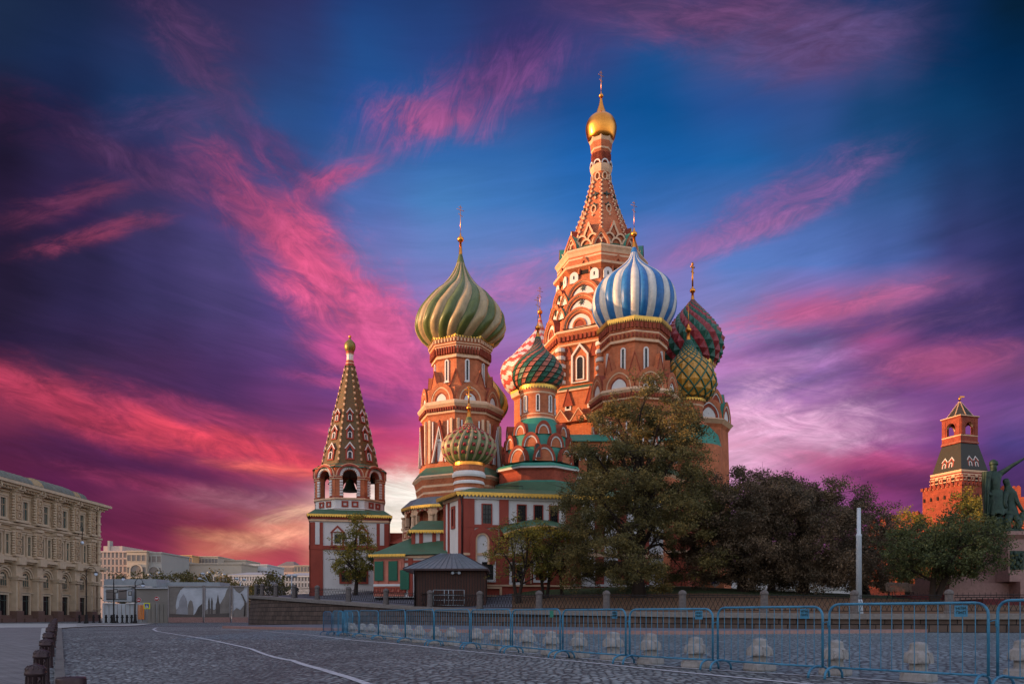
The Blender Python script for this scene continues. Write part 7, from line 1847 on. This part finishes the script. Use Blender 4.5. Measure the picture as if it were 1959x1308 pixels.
def tree(name, lab, x, y, z, H, env, tr, ncl, nlf, lsize, m, clr=.16, trunks=1, group=None, cat='tree', lean=0.0, bare=0.0, limbr=None, seed=1, density_pow=.5, clump=None, fork=0.2):
    """env: list of (height fraction, radius m) giving the crown outline"""
    R0 = np.random.default_rng(seed); r = empty(name, (x, y, z), lab, cat, group)
    eh = [e[0] for e in env]; er = [e[1] for e in env]; rmax = max(er); cl = []
    tries = 0
    while len(cl) < ncl and tries < 20000:
        tries += 1
        h = R0.uniform(eh[0], eh[-1]); rr = np.interp(h, eh, er)
        if R0.random() > (rr/rmax)**1.3: continue
        rad = rr*(R0.random()**density_pow)*R0.uniform(.86, 1.06); a = R0.uniform(0, 2*PI)
        p = np.array([x+lean*h+rad*math.cos(a), y+rad*math.sin(a), z+h*H])
        if all(np.linalg.norm(p-q) > rmax*clr for q in cl): cl.append(p)
    mb = MB(); tr_pts = []
    for tI in range(trunks):
        off = 0 if trunks == 1 else (tI-(trunks-1)/2)*.5; pts = []; n = 9; top = .82
        jx, jy = R0.uniform(-.02, .02), R0.uniform(-.02, .02)
        for i in range(n+1):
            t = i/n; pts.append(np.array([x+off*(.3+2.6*t*(1 if trunks > 1 else 0))+lean*t*top+jx*H*t*t+.012*H*math.sin(t*7+seed+tI), y+jy*H*t*t+.012*H*math.cos(t*6+seed), z-.2+(H*top)*t]))
        rad = [tr*(1.35 if i == 0 else 1)*(1-.9*(i/n))**.85 + .02 for i in range(n+1)]
        mb.tube(pts, rad, BARK, 10); tr_pts.append((pts, rad))
    nodes = []; n_main = max(7, len(cl)//9); order = [int(q_) for q_ in R0.permutation(len(cl))]
    for oi, ci in enumerate(order):
        p = cl[ci]
        best = None
        if oi >= n_main and nodes:
            dd_ = [np.linalg.norm(p-q_[0]) + (1.2 if q_[0][2] > p[2]+.3 else 0) for q_ in nodes]; k0 = int(np.argmin(dd_)); best = nodes[k0]
        if best is None:
            pts, rad = tr_pts[int(R0.integers(trunks))]; hp = (p[2]-z)/H
            t0 = max(fork, min(.93, hp*R0.uniform(.55, .85))); i = t0*(len(pts)-1); k_ = int(i); f = i-k_
            b = pts[k_]*(1-f)+pts[min(k_+1, len(pts)-1)]*f; rb = rad[k_]*(1-f)+rad[min(k_+1, len(pts)-1)]*f
        else: b, rb = best
        L_ = np.linalg.norm(p-b); mid = (b+p)/2 + np.array([0, 0, L_*.14]) + R0.normal(size=3)*L_*.09
        q = [b*(1-t)**2 + 2*mid*t*(1-t) + p*t*t for t in np.linspace(0, 1, 7)]
        r0 = min(rb*.62, .025+L_*.024); rs_ = [r0*(1-.8*t)+.008 for t in np.linspace(0, 1, 7)]
        mb.tube(q, rs_, BARK, 5)
        if oi < n_main*3: nodes += [(q[k2], rs_[k2]) for k2 in (2, 3, 4, 5)]
        for _ in range(3):
            s_ = R0.uniform(.5, 1); bi = int(s_*6); e_ = q[bi] + R0.normal(size=3)*rmax*clr*.8
            mb.tube([q[bi], (q[bi]+e_)/2 + R0.normal(size=3)*.08, e_], [.022, .014, .006], BARK, 3)
    mb.build('trunk', r, recalc=False)
    per = max(1, nlf//max(1, len(cl))); P_ = []
    for p in cl:
        if R0.random() < bare: k_ = per//5
        else: k_ = int(per*R0.uniform(.5, 1.5))
        cs = (clump or rmax*clr*.95)*R0.uniform(.7, 1.25)
        # sub-clumps strung along drooping twigs
        for _ in range(7):
            c = p + R0.normal(size=3)*cs*np.array([.75,.75,.5]); P_.append(c + R0.normal(size=(max(1, k_//7), 3))*cs*np.array([.36,.36,.26]))
    leaves('crown', np.concatenate(P_), lsize, m, r)
    return r
def TB(px, d): return PX(px, d), d, TZ(PX(px, d), d)
x, y, z = TB(1226, 57); H = ZY(712, 57)-z
tree('linden_tree', 'largest tree, tall spreading crown of thin olive leaves before the right cathedral towers', x, y, z, H, [(.04,5.3),(.15,6.4),(.34,6.5),(.52,6.0),(.68,4.9),(.85,3.2),(.96,1.2),(1.0,.3)], .42, 300, 175000, .155, LG, clr=.1, bare=.2, seed=4, density_pow=.45)
x, y, z = TB(1420, 58); tree('linden_tree', 'dark dense tree directly right of the largest tree', x, y, z, ZY(912, 58)-z, [(.08,3.6),(.3,4.6),(.6,4.5),(.88,4.2),(1,2.9)], .36, 150, 85000, .15, LD, clr=.15, seed=9)
x, y, z = TB(1538, 57); tree('linden_tree', 'broad dark reddish tree left of the pale pole', x, y, z, ZY(930, 57)-z, [(.08,4.2),(.3,4.9),(.6,4.8),(.88,4.1),(1,3.0)], .4, 170, 95000, .15, LD, clr=.14, seed=12)
x, y, z = TB(1655, 62); tree('linden_tree', 'dark tree right behind the pale pole', x, y, z, ZY(982, 62)-z, [(.08,2.8),(.3,3.5),(.6,3.3),(.85,2.6),(1,1.2)], .3, 90, 34000, .15, LD, clr=.17, seed=15)
x, y, z = TB(1475, 66); tree('linden_tree', 'dark tree standing behind and between the two broad dark trees', x, y, z, ZY(925, 66)-z, [(.08,3.4),(.4,4.4),(.75,4.0),(1,2.4)], .3, 90, 30000, .17, LD, clr=.18, seed=19)
x, y, z = TB(1786, 50); tree('apple_tree', 'round green forked tree in front of the pedestal', x, y, z, ZY(985, 50)-z, [(.3,2.4),(.45,3.7),(.65,4.1),(.85,3.0),(1,1.2)], .2, 110, 26000, .16, LR, clr=.15, trunks=2, seed=22, lean=1.2, fork=.35)
x, y, z = TB(1735, 74); tree('apple_tree', 'yellowing tree further back left of the fortress tower', x, y, z, ZY(970, 74)-z, [(.15,2.6),(.4,4),(.7,3.4),(1,1.0)], .22, 60, 14000, .2, LY, clr=.2, seed=25)
x, y, z = TB(1850, 78); tree('apple_tree', 'sunlit yellow tree before the fortress wall behind the green forked tree', x, y, z, ZY(945, 78)-z, [(.3,2),(.5,3.2),(.75,2.8),(1,.8)], .22, 50, 12000, .2, LY, clr=.2, seed=28)
x, y, z = TB(680, 79); tree('young_tree', 'small yellow green tree in front of the bell tower', x, y, z, ZY(982, 79)-z, [(.2,1.3),(.35,2.7),(.55,2.6),(.75,1.7),(.9,.9),(1,.3)], .2, 70, 11000, .18, LY, clr=.2, bare=.1, seed=31, trunks=1)
x, y, z = TB(992, 60); tree('young_tree', 'thin forked tree with sparse leaves right of the kiosk', x, y, z, ZY(985, 60)-z, [(.3,1.6),(.5,2.6),(.75,2.5),(.9,1.8),(1,.8)], .14, 60, 7000, .16, LY, clr=.2, bare=.4, seed=34, trunks=2, fork=.3)
x, y, z = TB(1042, 61); tree('young_tree', 'thin twisted tree with yellow green leaves before the carriage arch', x, y, z, ZY(1000, 61)-z, [(.3,1.4),(.5,2.4),(.8,2.0),(1,.7)], .13, 54, 7500, .16, LY, clr=.2, bare=.25, seed=37, trunks=2, fork=.3)
x, y, z = TB(1074, 62); tree('young_tree', 'thin straight tree nearest to the largest tree', x, y, z, ZY(1010, 62)-z, [(.35,1.2),(.6,2.0),(.85,1.6),(1,.5)], .11, 40, 5500, .16, LG, clr=.22, bare=.2, seed=40, fork=.3)
FT = [(255,1097,150,'left end of the far tree row above the grey shed'),(300,1096,155,'second far tree from the left above the shed'),(340,1093,160,'third far tree from the left, above the first mural'),(372,1097,165,'fourth far tree from the left, above the mural'),(400,1099,168,'fifth far tree, beside the lamp with globes'),(428,1098,172,'rightmost tree of the far row'),(527,1096,150,'single round far tree left of the bell tower'),(480,1117,190,'low far bush behind the end of the curved wall'),(460,1116,185,'low far bush above the last mural')]
for i, (px_, yt, d, l) in enumerate(FT):
    H = ZY(yt, d)+1.5; w_ = 3.4 if yt < 1110 else 2.2
    tree('city_tree', l, PX(px_, d), d, -1.5, H, [(.2,w_*.9),(.5,w_*1.25),(.8,w_),(1,w_*.4)], .25, 40, 3200, .5, LF, clr=.24, seed=50+i, group='trees beyond the hoarding')
